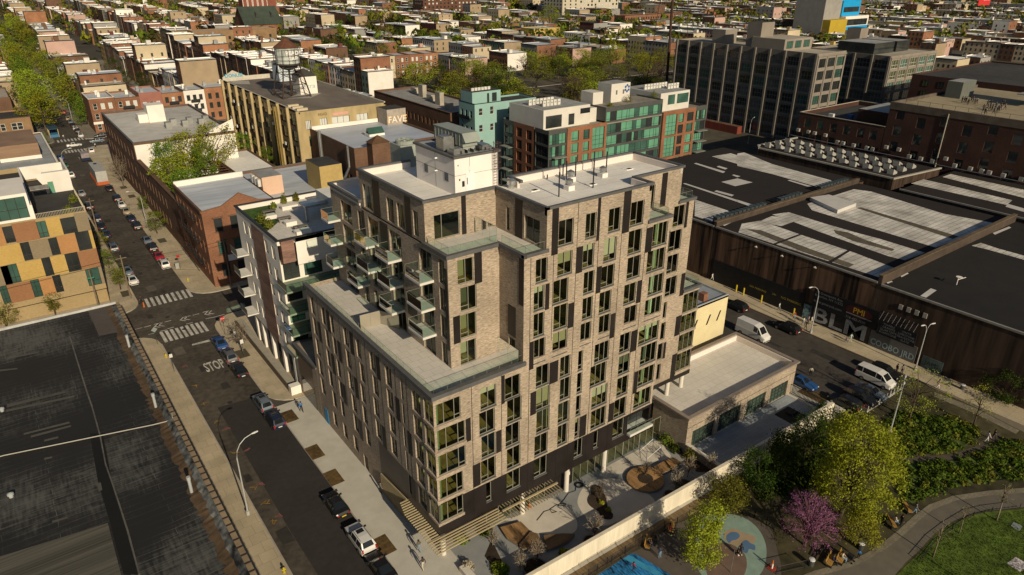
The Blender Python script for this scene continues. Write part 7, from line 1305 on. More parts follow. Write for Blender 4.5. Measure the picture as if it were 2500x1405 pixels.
for t, x, y, side, kind, col, lab in (
 ('E',1150,1330,1,'sedan','black','black car cut by the bottom edge of the photo, behind the white SUV'),('E',975,1085,1,'suv','white','white SUV with roof rails parked nearest the bottom on the pavement side'),('E',745,800,1,'sedan','black','black sedan with a yellow plate parked ahead of the white SUV'),('E',245,60,1,'suv','navy','dark SUV beside the first tree pit, behind the grey-blue one'),('F',2245,995,1,'suv','slate','grey-blue SUV parked beside the man in the blue shirt'),('F',2050,705,1,'sedan','black','black sedan, last of three parked below the bare street tree'),('F',1975,585,1,'suv','grey','grey SUV parked between the blue sedan and a black sedan'),('F',1890,475,1,'sedan','blue','bright blue sedan parked nearest the crossing below the stop sign'),
 ('M',1425,1025,1,'suv','white','white SUV parked nearest the crossing by the gabled brick building'),('M',1385,955,1,'sedan','red','dark red car between the white SUV and a black one'),('M',1330,885,1,'suv','black','black SUV parked just ahead of the red car'),('M',1290,820,1,'sedan','slate','slate grey sedan fourth from the crossing by the brick building'),('M',1210,700,1,'suv','black','black SUV parked beside the green street tree and lamp post'),('M',1160,632,1,'sedan','navy','dark blue sedan ahead of the black SUV by the lamp post'),('M',1118,572,1,'sedan','tan','tan sedan between the dark blue and the white cars'),('M',1090,515,1,'sedan','white','white sedan behind the black car near the old factory wall'),('M',1045,465,1,'suv','black','black SUV near the factory wall, ahead of the white sedan'),('M',985,375,1,'sedan','black','black car right behind the grey trailer'),
 ('M',1140,1165,-1,'sedan','white','white sedan parked on the left kerb nearest the crossing'),('M',1110,1085,-1,'sedan','slate','pale blue sedan under the street tree by the chequered block'),('M',1000,885,-1,'suv','grey','grey-brown pickup-like car beside the chequered block'),('M',935,770,-1,'sedan','navy','dark blue car third in the line beside the chequered block'),('M',890,700,-1,'sedan','black','black car with red lights beside the chequered block'),('M',860,640,-1,'suv','navy','navy SUV at the head of the line beside the chequered block'),('M',795,535,-1,'suv','black','black SUV alone near the wooden pole on the left kerb'),('M',740,420,-1,'sedan','silver','silver sedan alone on the left kerb across from the trailer'),('M',655,265,-1,'suv','white','white SUV beside the white stair block'),('M',610,180,-1,'sedan','green','green taxi by the left kerb near the stair hut'),('M',565,115,-1,'sedan','blue','blue car by the left kerb just below the far crossing')):
    p = g(t, x, y, .7); car(kind, (20.9 if p.y < 131 else 21.1) if side > 0 else 14.15, p.y, col, lab, 0, KC, plate=MPLY if 'yellow plate' in lab else None)
for t, x, y, dx, kind, col, lab in (('N',690,1160,7.2,'sedan','white','white car nearest the far crossing on the right kerb'),('N',665,1125,7.3,'suv','black','black SUV second from the far crossing on the right kerb'),('N',645,1100,7.4,'sedan','white','white sedan third from the far crossing on the right kerb'),('N',622,1072,7.5,'sedan','black','black sedan fourth from the far crossing on the right kerb'),('N',603,1045,7.6,'sedan','slate','blue-grey car fifth from the far crossing on the right kerb'),('N',582,1020,7.7,'suv','tan','tan SUV sixth from the far crossing under the leafy street trees'),('N',545,960,7.9,'sedan','red','red car seventh from the far crossing under the leafy street trees'),('N',372,985,0,'suv','white','white SUV on the left kerb of the leafy street'),('N',392,1040,0,'sedan','navy','dark car on the left kerb beyond the blue dining shed')):
    p = g(t, x, y, .7); car(kind, p.x, p.y, col, lab, -.0155, KC)
p = g('N',635,1243,.7); car('sedan', p.x, p.y, 'white', 'white sedan driving across the far crossing', -PI/2, name='moving_car'); p = g('N',830,1208,.7); car('suv', p.x, p.y, 'slate', 'pale police-like car with blue stripe crossing the far junction', PI/2, name='moving_car'); p = g('N',868,1165,.7); car('suv', p.x, p.y, 'black', 'black SUV by the corner of the low brick row', PI/2); p = g('N',780,1292,.7); car('suv', p.x, p.y, 'white', 'white SUV waiting at the far crossing above the painted STOP', 0, name='moving_car')
GC = 'vehicles parked on the avenue'
for t, x, y, kind, col, rz, lab in (('R',135,385,'van','white',PI,'tall white panel van driving down the avenue beside the garage building'),('R',1190,775,'minibus','white',PI,'white passenger van with dark windows by the row of posts'),('R',430,335,'suv','black',0,'black SUV parked below the BLM lettering side of the avenue'),('R',-10,150,'suv','black',0,'black SUV on the avenue beside the cream building'),('R',560,800,'sedan','blue',PI,'blue hatchback half hidden behind the garage building'),('R',1270,715,'suv','black',PI,'black SUV in the deep shade behind the white passenger van'),('R',1150,885,'sedan','slate',PI,'grey-blue sedan beside the white passenger van'),('R',1060,930,'suv','black',PI,'black SUV between the grey-blue sedan and the nearest SUV'),('R',930,975,'suv','black',0,'black SUV nearest the bar fence at the end of the avenue')):
    p = g(t, x, y, 1.0); car(kind, p.x, p.y, col, lab, rz, GC, .03)
# trailer, blue shed, blue platform
t = thing('trailer', (0,0,0), 'grey box trailer with orange barrier skirt parked beside the factory wall', 'trailer'); p = g('M',915,260,1.5); t.location = (20.6,p.y,0); ORG[t.name] = Vector((20.6,p.y,0))
MB().box(19.2, 22.0, p.y-6.5, p.y+6.5, .7, 3.9).build('box', mat('trailer_grey', (.38,.38,.36), .6, .12), t); MB().box(20.2, 21.0, p.y+3, p.y+4.4, 3.9, 4.0).build('roof_hatch', MDKSTEEL, t)
b = MB()
for i in range(10): b.box(18.9, 19.1, p.y-6.6+i*1.3, p.y-5.5+i*1.3, .05, .95)
b.box(19.2, 22, p.y-6.9, p.y-6.7, .05, .95); b.build('barrier', mat('barrier_orange', (.45,.10,.03), .7, .1), t)
for s in (-4.5, 4): MB().box(19.4, 21.8, p.y+s-.5, p.y+s+.5, .02, .9).build('wheel', MTYRE, t)
p = g('M',835,110,.6); b = MB().box(19.2, 21.7, p.y-3.5, p.y+2, .3, 1.2, 0).box(19.3, 21.6, p.y-3.4, p.y+.4, 1.2, 2.6, 1); tag(b.build('flatbed_truck', [PT['navy'], mat('truck_tarp', (.25,.22,.22), .8, .3)]), 'blue flatbed truck with covered load in front of the trailer', 'truck')
t = thing('dining_shed', (0,0,0), 'street dining shed with dark blue roof and cream posts at the far crossing', 'dining shed'); p = g('N',450,1130,1.2); t.location = p; ORG[t.name] = p.copy()
MB().box(p.x-1.5, p.x+1.5, p.y-6, p.y+6, 3.0, 3.2).build('roof', mat('shed_blue', (.03,.065,.10), .7, .1), t); MB().box(p.x-1.4, p.x+1.4, p.y-5.9, p.y+5.9, .1, 1.1).build('side_panel', mat('shed_panel_blue', (.05,.16,.28), .7, .1), t)
for sx in (-1.4,1.4):
    for sy in (-5.8,0,5.8): MB().box(p.x+sx-.08, p.x+sx+.08, p.y+sy-.08, p.y+sy+.08, .1, 3.0).build('post', mat('cream_post', (.50,.40,.18), .8, .05), t)
# ================================================================ street furniture
ST = mat('lamp_steel', (.42,.43,.42), .5, .12, 2., metal=.2)
def lamp(x, y, h, arm, label, name='street_lamp', both=False, mm=None):
    t = thing(name, (x,y,0), label, 'street lamp', 'street lamps'); a = Vector(arm)
    MB().cyl(x, y, .1, .7, .22, 10).tube([(x,y,.6),(x,y,h*.8)], [.1,.07], 8).build('pole', mm or ST, t)
    for s in ((1,-1) if both else (1,)):
        pts = [Vector((x,y,h*.8))+Vector((0,0,h*.22*math.sin(q*PI/2)))+a*s*(1-math.cos(q*PI/2)) for q in (0,.25,.5,.75,1)]; MB().tube(pts, .045, 6).build('arm', mm or ST, t)
        e = pts[-1]; d = a.normalized()*s; b = MB(); b.tube([e, e+d*.35, e+d*.75], [.07,.12,.08], 8); b.build('lamp_head', mat('lamp_head', (.55,.55,.52), .4, .05), t)
    return t
lamp(12.27, 67.5, 10.2, (2.0,.25,0), 'curved-arm grey street lamp on the pavement beside the black-roofed warehouse'); lamp(104.2, 54.4, 9.0, (-1.8,.4,0), 'street lamp on the avenue in front of the stone-yard sign'); lamp(23.6, 182, 8.5, (-2.2,-.4,0), 'street lamp by the old factory wall between two green trees'); lamp(13.0, 238, 8.5, (2.3,.3,0), 'street lamp with long arm above the far STOP marking'); lamp(86.9, 31.7, 8.6, (.5,.2,0), 'tall white twin-headed lamp in the park at the avenue end', both=True); lamp(213, 148, 9, (2,.5,0), 'curved street lamp in the dark street beyond the flats'); lamp(106.5, 37.8, 8.0, (.6,-.2,0), 'twin-headed lamp by the painted gate on the avenue', both=True); lamp(25, 330, 9, (-2,0,0), 'street lamp among the trees of the leafy street')
WDP = mat('utility_wood', (.17,.13,.085), .9, .25, 2.)
def upole(x, y, h, label, cross=True):
    t = thing('utility_pole', (x,y,0), label, 'utility pole', 'wooden utility poles'); MB().tube([(x,y,.1),(x,y,h)], [.16,.11], 8).build('pole', WDP, t)
    if cross: MB().box(x-.9, x+.9, y-.06, y+.06, h-.7, h-.55).build('crossarm', WDP, t)
    return t
upole(12.4, 137.9, 9.0, 'wooden utility pole at the corner by the crosswalk and chequered block'); upole(13.0, 181.5, 8.5, 'wooden utility pole beside the line of cars on the left kerb'); upole(6.9, 136.4, 8.0, 'blue-grey pole with green street signs in front of the chequered block', False); upole(30.6, 119.5, 9.5, 'tall pole at the pavement corner by the white modern building'); upole(29.5, 133.0, 10, 'pole with signal box at the corner of the gabled building')
def wire(a, c, sag, r=.022): a, c = Vector(a), Vector(c); return [a.lerp(c, k/10)-Vector((0,0,sag*4*(k/10)*(1-k/10))) for k in range(11)]
for i, (a, c) in enumerate((((-60,135.5,8.2),(12.4,137.9,8.6)),((-60,135.8,7.6),(12.4,137.9,7.9)),((12.4,137.9,8.6),(29.5,133,9.6)),((12.4,137.9,7.9),(29.5,133,8.8)),((12.4,137.9,7.2),(30.6,119.5,8.2)),((12.4,137.9,8.6),(13.0,181.5,8.2)),((29.5,133,9.6),(30.6,119.5,9.2)))):
    o = MB().tube(wire(a, c, .7), .025, 3).build('overhead_wire', MDKSTEEL); tag(o, 'thin black overhead wire strung between the poles at the street crossing', 'wire', 'overhead wires at the crossing')
b = MB().box(6.2, 7.4, 136.3, 136.34, 6.3, 6.55); tag(b.build('street_name_sign', mat('sign_green', (.03,.20,.13), .5, .05)), 'green street name sign on the pole before the chequered block', 'sign')
def sign(x, y, h, face, w_, hh, label, extra=None, rz=0, name='street_sign', fm=None):
    t = thing(name, (x,y,.15), label, 'sign'); MB().tube([(x,y,.15),(x,y,h)], .035, 6).build('post', mat('sign_post_green', (.05,.07,.05), .6, .1), t)
    if face == 'oct': b = MB(); b.poly([(x+.4*math.cos(PI/8+k*PI/4), y-.05, h-.3+.4*math.sin(PI/8+k*PI/4)) for k in range(8)]); b.build('sign_face', mat('stop_red', (.42,.02,.02), .5, .03), t); text('STOP', .32, t, MWHITE, (x,y-.07,h-.3), (1,0,0), (0,0,1))
    elif face == 'dia': b = MB(); b.poly([(x,y-.05,h),(x-.5,y-.05,h-.5),(x,y-.05,h-1),(x+.5,y-.05,h-.5)]); b.build('sign_face', fm or mat('sign_back', (.22,.25,.25), .5, .1), t)
    else: MB().box(x-w_/2, x+w_/2, y-.06, y-.03, h-hh, h).build('sign_face', fm or MPLT, t)
    return t
sign(22.6, 112.8, 3.6, 'oct', 0, 0, 'red octagonal STOP sign at the near crosswalk corner'); sign(12.6, 116.2, 3.4, 'dia', 0, 0, 'diamond sign seen from behind at the left end of the near crosswalk'); sign(12.8, 105.4, 3.3, '', .45, .6, 'small white sign on a green post on the left pavement'); sign(23.0, 103.8, 3.2, '', .5, .7, 'white parking sign on the pavement near the bare tree'); sign(23.2, 108.5, 2.6, '', .4, .5, 'small white sign beside parked bicycles near the STOP sign'); sign(23.4, 147.5, 3.2, '', .6, .5, 'red and white sign by the meter near the gabled building', fm=mat('stop_red', (.42,.02,.02)))
def hydrant(x, y, label, c='hydrant_yellow', col=(.50,.38,.02)):
    b = MB().lathe(x, y, [(.17,.15),(.17,.2),(.11,.22),(.11,.65),(.14,.67),(.12,.78),(.04,.86)], 10).tube([(x-.22,y,.52),(x+.22,y,.52)], .06, 6); tag(b.build('fire_hydrant', mat(c, col, .6, .1)), label, 'fire hydrant')
p = g('F',1428,615); hydrant(p.x, p.y, 'yellow and black fire hydrant on the left pavement near the small white sign'); p = g('K',2440,1390); hydrant(p.x, p.y, 'yellow hydrant at the bottom edge of the left pavement'); p = g('M',1615,1190); hydrant(p.x, p.y, 'yellow hydrant with red top at the corner of the gabled building')
for i, (x, y) in enumerate(((15.6,132.9),)): b = MB().cyl(x-1.9, y, 0, 1.0, .16, 10, r2=.08); tag(b.build('traffic_drum', mat('cone_orange', (.50,.13,.02), .6, .05)), 'orange traffic marker standing at the far crosswalk', 'traffic cone')
p = g('M',1515,1040,1.0); b = MB().box(p.x-.35, p.x+.35, p.y-.3, p.y+.3, .15, 1.35); tag(b.build('meter_box', mat('meter_grey', (.30,.30,.28), .6, .1)), 'grey parking meter box by the white SUV at the crossing', 'parking meter')
# flexible posts at the end of the avenue
q0, q1 = g('R',1115,1075), g('R',1400,880); struct(MB().prism([(q0.x-.1,q0.y-.15),(q1.x,q1.y-.15),(q1.x,q1.y+.15),(q0.x-.1,q0.y+.15)], .0, .03).build('post_line', MPAINT))
FP = MB().lathe(0, 0, [(.12,0),(.12,.04),(.045,.05),(.045,.95)], 8).build('flexible_post', mat('post_white', (.62,.60,.55), .6, .05)); tag(FP, 'white flexible post in the row across the end of the avenue', 'post', 'row of white posts at the avenue end')
for i in range(10):
    p = q0.lerp(q1, i/9)
    if i == 0: FP.location = (p.x,p.y,.03)
    else: copy_tree(FP, (p.x,p.y,.03))
def bicycle(x, y, rz, label):
    t = thing('bicycle', (x,y,.1), label, 'bicycle'); d = Vector((math.cos(rz), math.sin(rz), 0)); n = Vector((-d.y,d.x,0)); o_ = Vector((x,y,.1))
    for s in (-.52,.52):
        MB().tube([o_+d*(s+.33*math.cos(k*PI/8))+Vector((0,0,.34+.33*math.sin(k*PI/8))) for k in range(17)], .025, 4).build('wheel', MTYRE, t)
    b = MB(); A = lambda u, z: o_+d*u+Vector((0,0,z))
    for p, q in ((A(-.52,.34),A(-.15,.8)),(A(-.52,.34),A(0,.34)),(A(0,.34),A(-.17,.85)),(A(0,.34),A(.38,.8)),(A(-.15,.78),A(.38,.8)),(A(.38,.9),A(.52,.34))): b.tube([p,q], .022, 5)
    b.build('frame', mat('bike_frame', (.12,.14,.14), .5, .1), t); MB().tube([A(.38,.98)-n*.28, A(.38,.98)+n*.28], .02, 4).build('handlebar', MDKSTEEL, t); MB().box(x-d.x*.17-.1, x-d.x*.17+.1, y-d.y*.17-.07, y-d.y*.17+.07, .97, 1.02).build('saddle', MDKSTEEL, t)
p = g('F',1905,330); bicycle(p.x+.5, p.y, .5, 'bicycle parked near the STOP sign at the corner'); p = g('R',1770,1000); bicycle(p.x, p.y, .2, 'bicycle with white wheel leaning by the park path')
# ================================================================ people
SKIN = mat('skin', (.36,.21,.14), .7, .05); CLOTH = {}
def cloth(n, c): return mat('cloth_'+n, c, .9, .15, 6., obj=True)
HAIRM = mat('hair_dark', (.02,.014,.01), .8, .2)
POSES = {}
def person_mesh(pose):
    # joints in metres, facing -y; segments carry a material: 0 skin 1 top 2 trousers 3 shoes
    st = dict(walk=.28, walk2=-.28, stand=.04, sit=0)[pose]; hz = .92 if pose != 'sit' else .48
    V = {'pel':(0,0,hz,.135),'wst':(0,.01,hz+.18,.125),'chs':(0,.01,hz+.38,.155),'nk':(0,0,hz+.54,.06),'hd':(0,-.02,hz+.66,.095),'tp':(0,-.01,hz+.77,.08),'nose':(0,-.115,hz+.665,.018)}
    S = [('pel','wst',2),('wst','chs',1),('chs','nk',1),('nk','hd',0),('hd','tp',0),('hd','nose',0)]
    for s, k in ((1,'l'),(-1,'r')):
        f = st*s; V['sh'+k] = (.19*s,0,hz+.47,.06); V['hp'+k] = (.09*s,0,hz-.06,.095)
        if pose == 'sit':
            V['kn'+k] = (.12*s,-.42,.50,.07); V['an'+k] = (.12*s,-.44,.10,.045); V['ft'+k] = (.12*s,-.60,.05,.04); V['el'+k] = (.24*s,-.06,hz+.24,.045); V['wr'+k] = (.17*s,-.28,hz+.16,.034)
        else:
            V['kn'+k] = (.10*s,-f*.55-.03,.48,.065); V['an'+k] = (.10*s,-f*1.0+.04,.10+(.05 if f < 0 else 0),.042); V['ft'+k] = (.11*s,-f*1.0-.13,.045,.036); V['el'+k] = (.25*s,f*.45+.03,hz+.22,.045); V['wr'+k] = (.25*s,f*.75-.05,hz-.02,.034)
        w = Vector(V['wr'+k][:3]); d = (w-Vector(V['el'+k][:3])).normalized(); V['pm'+k] = (*(w+d*.07),.036)
        S += [('chs','sh'+k,1),('sh'+k,'el'+k,1),('el'+k,'wr'+k,1),('wr'+k,'pm'+k,0),('pel','hp'+k,2),('hp'+k,'kn'+k,2),('kn'+k,'an'+k,2),('an'+k,'ft'+k,3)]
        for q in range(5):
            o_ = Vector((0,(-.03+.02*q) if q < 4 else -.05,0)); l = (.075,.085,.08,.065,.05)[q]; p1 = w+d*(.1 if q < 4 else .05)+o_; V['f%d%s' % (q,k)] = (*p1,.0095); V['g%d%s' % (q,k)] = (*(p1+d*l*.8+Vector((-.02*s,-.012,0))),.008); S += [('pm'+k,'f%d%s' % (q,k),0),('f%d%s' % (q,k),'g%d%s' % (q,k),0)]
    ks = list(V); me = bpy.data.meshes.new('tmp'); me.from_pydata([V[k][:3] for k in ks], [(ks.index(a), ks.index(b_)) for a, b_, m in S], []); o = bpy.data.objects.new('tmp', me); COL.objects.link(o)
    md = o.modifiers.new('s', 'SKIN'); 
    for i, k in enumerate(ks): me.skin_vertices[0].data[i].radius = (V[k][3], V[k][3]*(.72 if k in ('chs','wst','pel') else 1)); me.skin_vertices[0].data[i].use_root = k == 'pel'
    o.modifiers.new('d', 'SUBSURF').levels = 1; bpy.context.view_layer.update()
    out = bpy.data.meshes.new_from_object(o.evaluated_get(bpy.context.evaluated_depsgraph_get())); bpy.data.objects.remove(o); out.name = 'person'
    seg = [(Vector(V[a][:3]), Vector(V[b_][:3]), m) for a, b_, m in S]; mi = []
    for p in out.polygons:
        c = p.center; best = 9e9; bm = 0
        for a, b_, m in seg:
            ab = b_-a; t = max(0, min(1, (c-a).dot(ab)/max(ab.length_squared, 1e-9))); dd = (c-a-ab*t).length
            if dd < best: best, bm = dd, m
        mi.append(bm)
    for m in (SKIN, MTRIM, MTRIM, MTRIM): out.materials.append(m)
    out.polygons.foreach_set('material_index', mi); out.polygons.foreach_set('use_smooth', [True]*len(mi))
    hb = MB(); hd = Vector(V['hd'][:3]); hb.lathe(hd.x, hd.y+.02, [(.103,hd.z-.03),(.115,hd.z+.06),(.10,hd.z+.14),(.05,hd.z+.185),(.01,hd.z+.195)], 12)
    return out, hb
for k in ('walk','walk2','stand','sit'): POSES[k] = person_mesh(k)
HM = {}
CW = {'white':(.55,.53,.50),'black':(.015,.015,.016),'red':(.35,.03,.03),'blue':(.03,.16,.42),'jeans':(.16,.24,.33),'olive':(.11,.10,.06),'brown':(.05,.03,.03),'cream':(.48,.44,.36),'pink':(.40,.24,.27),'purple':(.12,.09,.16),'grey':(.16,.16,.16),'navy':(.02,.03,.07),'mint':(.40,.47,.42),'yellow':(.45,.35,.10)}
def person(pose, x, y, z, rz, top, leg, label, sc=1.0, group=None, shoes='black', hair=True):
    me, hb = POSES[pose]; o = bpy.data.objects.new('person', me); COL.objects.link(o); o.location = (x,y,z); o.rotation_euler = (0,0,rz); o.scale = (sc,)*3; tag(o, label, 'person', group)
    for i, c in ((1,top),(2,leg),(3,shoes)): recolor(o, i, cloth(c, CW[c]))
    if pose not in HM: ORG[o.name] = Vector((0,0,0)); h = hb.build('hair', HAIRM, o, True); HM[pose] = h.data
    else: h = bpy.data.objects.new('hair', HM[pose]); COL.objects.link(h); h.parent = o
    return o
for t, x, y, z, pose, rz, top, leg, lab in (('E',1487,1206,.15,'walk',2.9,'olive','jeans','person in olive jacket and pale jeans walking on the new pavement'),('E',1521,1355,.15,'walk2',3.1,'brown','cream','person in dark brown coat and cream trousers at the bottom pavement'),('D',480,1250,.15,'walk',.1,'blue','black','man in bright blue shirt walking beside the second tree pit'),('E',1160,700,.15,'stand',1.5,'grey','black','person standing by the slatted screen of the corner building'),('F',1215,150,.02,'walk',1.5,'brown','black','person stepping onto the far crosswalk'),
 ('R',355,208,.15,'walk',0,'white','grey','person in white top below the no-parking door'),('R',485,288,.15,'walk2',0,'red','jeans','person in red top walking up the avenue pavement'),('R',563,335,.15,'walk',0,'white','grey','left person in white of the group by the mural'),('R',585,366,.15,'walk2',0,'black','black','person in black of the group by the mural'),('R',605,322,.15,'stand',.4,'pink','navy','person in pink behind the group by the mural'),('R',632,325,.15,'walk',0,'cream','cream','person in cream beside the lamp post on the avenue'),('R',930,480,.15,'walk',3.1,'purple','navy','child-size person in purple before the big painted letters'),('R',966,477,.15,'walk2',3.1,'mint','mint','person in long mint dress before the big painted letters'),('R',1715,880,.15,'walk',.5,'pink','white','person in pink jacket on the park edge path'),('R',1360,745,.05,'stand',1,'black','black','dark figure behind the white passenger van, left one'),('R',1405,755,.05,'stand',2,'grey','black','dark figure behind the white passenger van, right one'),('R',625,770,.05,'stand',2,'cream','black','person in cream beside the blue hatchback'),('B',1890,125,.15,'walk',0,'white','white','person in white on the avenue pavement beside the main building'),
 ('S',2135,262,.05,'walk',.8,'white','white','person in white with dark hair on the narrow park path'),('S',2190,245,.05,'walk2',.8,'black','black','person in black beside the one in white on the narrow path'),('S',1515,880,.05,'walk',.6,'grey','jeans','person walking past the middle bench on the curved path'),('S',1395,985,.05,'stand',1.,'black','black','person in black standing by the second bench of the curved path'),('C',1440,1262,.05,'stand',3.1,'navy','jeans','person in jeans standing on the playground with arms down'),('C',1215,1365,.05,'walk',1.4,'red','black','child walking on the blue play pad'),('C',1405,1130,.05,'stand',2.,'black','black','dark figure at the wooden bench by the playground'),('S',1035,1262,.05,'stand',2.,'blue','black','small child near the litter bin of the curved path'),('N',550,1195,.02,'walk',.3,'white','grey','person crossing the far crosswalk on the left'),('N',822,1270,.02,'walk',.3,'white','black','person at the right end of the far crosswalk'),('S',20,1240,.05,'stand',2,'black','black','person squatting at the edge of the round play disc'),('M',1410,725,.15,'walk',0,'black','black','person walking along the old factory wall')):
    p = g(t, x, y, z); sc = .72 if 'child' in lab else 1.0; person(pose, p.x, p.y, z-.0, rz, top, leg, lab, sc)
R_.seed(13)
for i in range(26):
    if i < 8: p = g('Q', 1925+i*18+R_.uniform(-4,4), 905-R_.uniform(0,30), 24.6)
    else: p = g('Q', 2105+(i-8)*11+R_.uniform(-4,4), 935+R_.uniform(-40,50), 24.6)
    person(('stand','walk','walk2')[i%3], p.x, p.y, 24.6, R_.uniform(0,6.2), R_.choice(('black','black','navy','grey','white' if i in (0,14) else 'brown')), 'black', 'dark-dressed person standing in the crowd on the tan loft roof', 1.0, 'crowd on the loft roof')
# ================================================================ park, playground and courtyard planting
SG_ = lambda pts, z=.05: [g('S', x, y, z) for x, y in pts]
PBASE = mat('park_soil', (.055,.048,.022), .95, .5, .7); LAWN = mat('lawn', (.075,.115,.014), .95, .45, 1.3, big=.25); PATH = mat('park_path', (.13,.115,.09), .95, .15, .7); PEDGE = brick('path_edge', (.24,.21,.15), (.20,.175,.125), (.13,.12,.09), .6, .35, var=.15)
struct(MB().poly([(30.5,-60,.03),(108,-60,.03),(108,36.2,.03),(84.3,36.2,.03),(84.3,38.2,.03),(60,38.6,.03),(36,39.4,.03),(30.5,39.4,.03)]).build('park_ground', PBASE))
OUT = [(2700,640),(2459,655),(2150,680),(1850,722),(1640,800),(1520,890),(1400,1000),(1280,1100),(1130,1200),(960,1290),(660,1365),(560,1405),(500,1500)]
INN = [(2700,805),(2459,820),(2130,848),(1960,890),(1800,965),(1690,1050),(1560,1190),(1440,1300),(1350,1405),(1200,1520)]
flat('path', SG_(OUT+INN[::-1], .045), .045, PATH)
EDG = [(2700,680),(2459,697),(2150,722),(1870,765),(1680,840),(1560,935),(1450,1040),(1330,1140),(1180,1235),(1010,1325),(720,1405),(600,1500)]
flat('path_edge', SG_([(x,y) for x, y in OUT]+EDG[::-1], .052), .052, PEDGE)
flat('lawn', SG_([(1330,1440),(1460,1310),(1575,1200),(1705,1062),(1812,978),(1965,905),(2135,862),(2459,834),(2750,815),(3300,1000),(3300,2000),(1200,2000)], .05), .05, LAWN)
flat('path', SG_([(1300,380),(1600,388),(1850,365),(2030,300),(2140,215),(2260,175),(2250,250),(2080,345),(1860,412),(1600,425),(1310,412)], .05), .05, mat('dirt_path', (.085,.07,.05), .95, .2))
RG = lambda pts, z: [g('R', x, y, z) for x, y in pts]
flat('walkway', RG([(1440,640),(1760,790),(2000,890),(2459,1100),(2800,1260),(2800,1400),(2459,1250),(2050,1040),(1700,880),(1440,760)], .06), .06, mat('walkway_grey', (.17,.145,.105), .95, .15)); flat('walkway_edge', RG([(1690,905),(2050,1045),(2420,1235),(2390,1265),(2040,1090),(1690,945)], .065), .065, PEDGE)
flat('bay_markings', RG([(1060,1100),(1400,890),(1440,930),(1250,1120),(1100,1130)], .02), .021, mat('dark_asphalt', (.04,.037,.032), .9, .2)); b = MB()
for i in range(6): p = g('R',1085+i*55,1100-i*32,.03); q = g('R',1140+i*55,1125-i*32,.03); n = Vector((.05,.05,0)); b.poly([p-n, q-n, q+n, p+n])
struct(b.build('bay_line', MPAINT))
# playground
CG = lambda pts, z=.06: [g('C', x, y, z) for x, y in pts]
flat('playground', CG([(860,1420),(1180,1220),(1290,1170),(1480,1000),(1800,880),(1900,870),(2200,900),(2400,1000),(2480,1300),(2500,1700),(500,1700)], .06), .06, mat('playground_asphalt', (.10,.085,.07), .95, .15, .8))
flat('play_pad', CG([(880,1425),(1200,1215),(1260,1235),(1545,1405),(1500,1600),(600,1600)], .068), .068, mat('blue_pad', (.015,.13,.30), .8, .6, 1.4, stretch=(4,1,1)))
flat('play_pad', CG([(1130,1262),(1180,1230),(1500,1415),(1440,1420)], .076), .076, mat('sky_blue_pad', (.04,.26,.45), .8, .2))
c = g('C',2120,1120,.07); DISC = smooth(CG([(1880,885),(2050,880),(2200,930),(2310,1040),(2358,1180),(2340,1330),(2280,1420),(2160,1500),(1950,1480),(1800,1400),(1750,1250),(1760,1050),(1800,930)], .07)); flat('play_disc', DISC, .072, mat('teal_rubber', (.22,.31,.26), .9, .15, 1.2))
flat('play_disc_pattern', smooth(CG([(2000,1040),(2080,1005),(2160,1040),(2250,1070),(2260,1120),(2180,1150),(2090,1150),(2010,1110)], .07)), .078, mat('tan_rubber', (.33,.25,.16), .9, .1)); flat('play_disc_pattern', smooth(CG([(1850,1160),(2020,1130),(2150,1200),(2190,1300),(2150,1420),(2000,1450),(1850,1400)], .07)), .079, mat('brown_rubber', (.15,.10,.075), .9, .15))
for pts in ([(2020,1060),(2060,1035),(2110,1040),(2130,1070),(2100,1100),(2060,1110),(2040,1130),(2015,1100)],[(2150,1120),(2190,1105),(2220,1130),(2260,1150),(2255,1190),(2210,1180),(2190,1215),(2150,1200),(2135,1160)]): flat('play_disc_pattern', smooth(CG(pts, .07)), .084, mat('blue_rubber', (.08,.15,.26), .9, .1))
struct(MB().prism([(31,YW(31)-.3),(62,YW(62)-.3),(62,YW(62)-1.9),(31,YW(31)-1.9)], .03, .12).build('boardwalk', mat('boardwalk_planks', (.17,.12,.065), .9, .4, 1., stretch=(6,.4,1))))
def barfence(pts, h, label, step=.16, m=None):
    b = MB(); 
    for a, c in zip(pts, pts[1:]):
        a, c = Vector((a[0],a[1],0)), Vector((c[0],c[1],0)); L_ = (c-a).length; n = max(1, int(L_/step))
        for i in range(n): p = a.lerp(c, i/n); b.box(p.x-.012, p.x+.012, p.y-.012, p.y+.012, .06, h, skip='tb')
        b.tube([a+Vector((0,0,h)), c+Vector((0,0,h))], .025, 4).tube([a+Vector((0,0,.2)), c+Vector((0,0,.2))], .02, 4)
        for i in range(max(1,int(L_/2))+1): p = a.lerp(c, i/max(1,int(L_/2))); b.box(p.x-.03, p.x+.03, p.y-.03, p.y+.03, .03, h+.08)
    return tag(b.build('railing_fence', m or MDKSTEEL), label, 'fence')
barfence([(31,YW(31)-2.0),(53,YW(53)-2.0)], 1.0, 'low dark bar railing along the boardwalk under the pale wall'); barfence(CG([(830,1420),(1290,1130),(1480,1010)],0), 1.1, 'bar fence between the boardwalk and the blue play pad'); barfence(smooth(CG([(1840,870),(2050,850),(2250,920),(2420,1020),(2300,940),(2060,862)],0), 2)[:7], 1.1, 'curved bar fence behind the round play disc')
barfence(SG_([(330,1400),(575,1345)],0), 1.1, 'short fence by the litter bin at the bottom of the curved path'); barfence(SG_([(1560,1290),(1700,1120),(1840,1010),(2020,900),(2180,860),(2420,830)],0), .6, 'low wire hoop fence along the lawn edge of the curved path', .5)
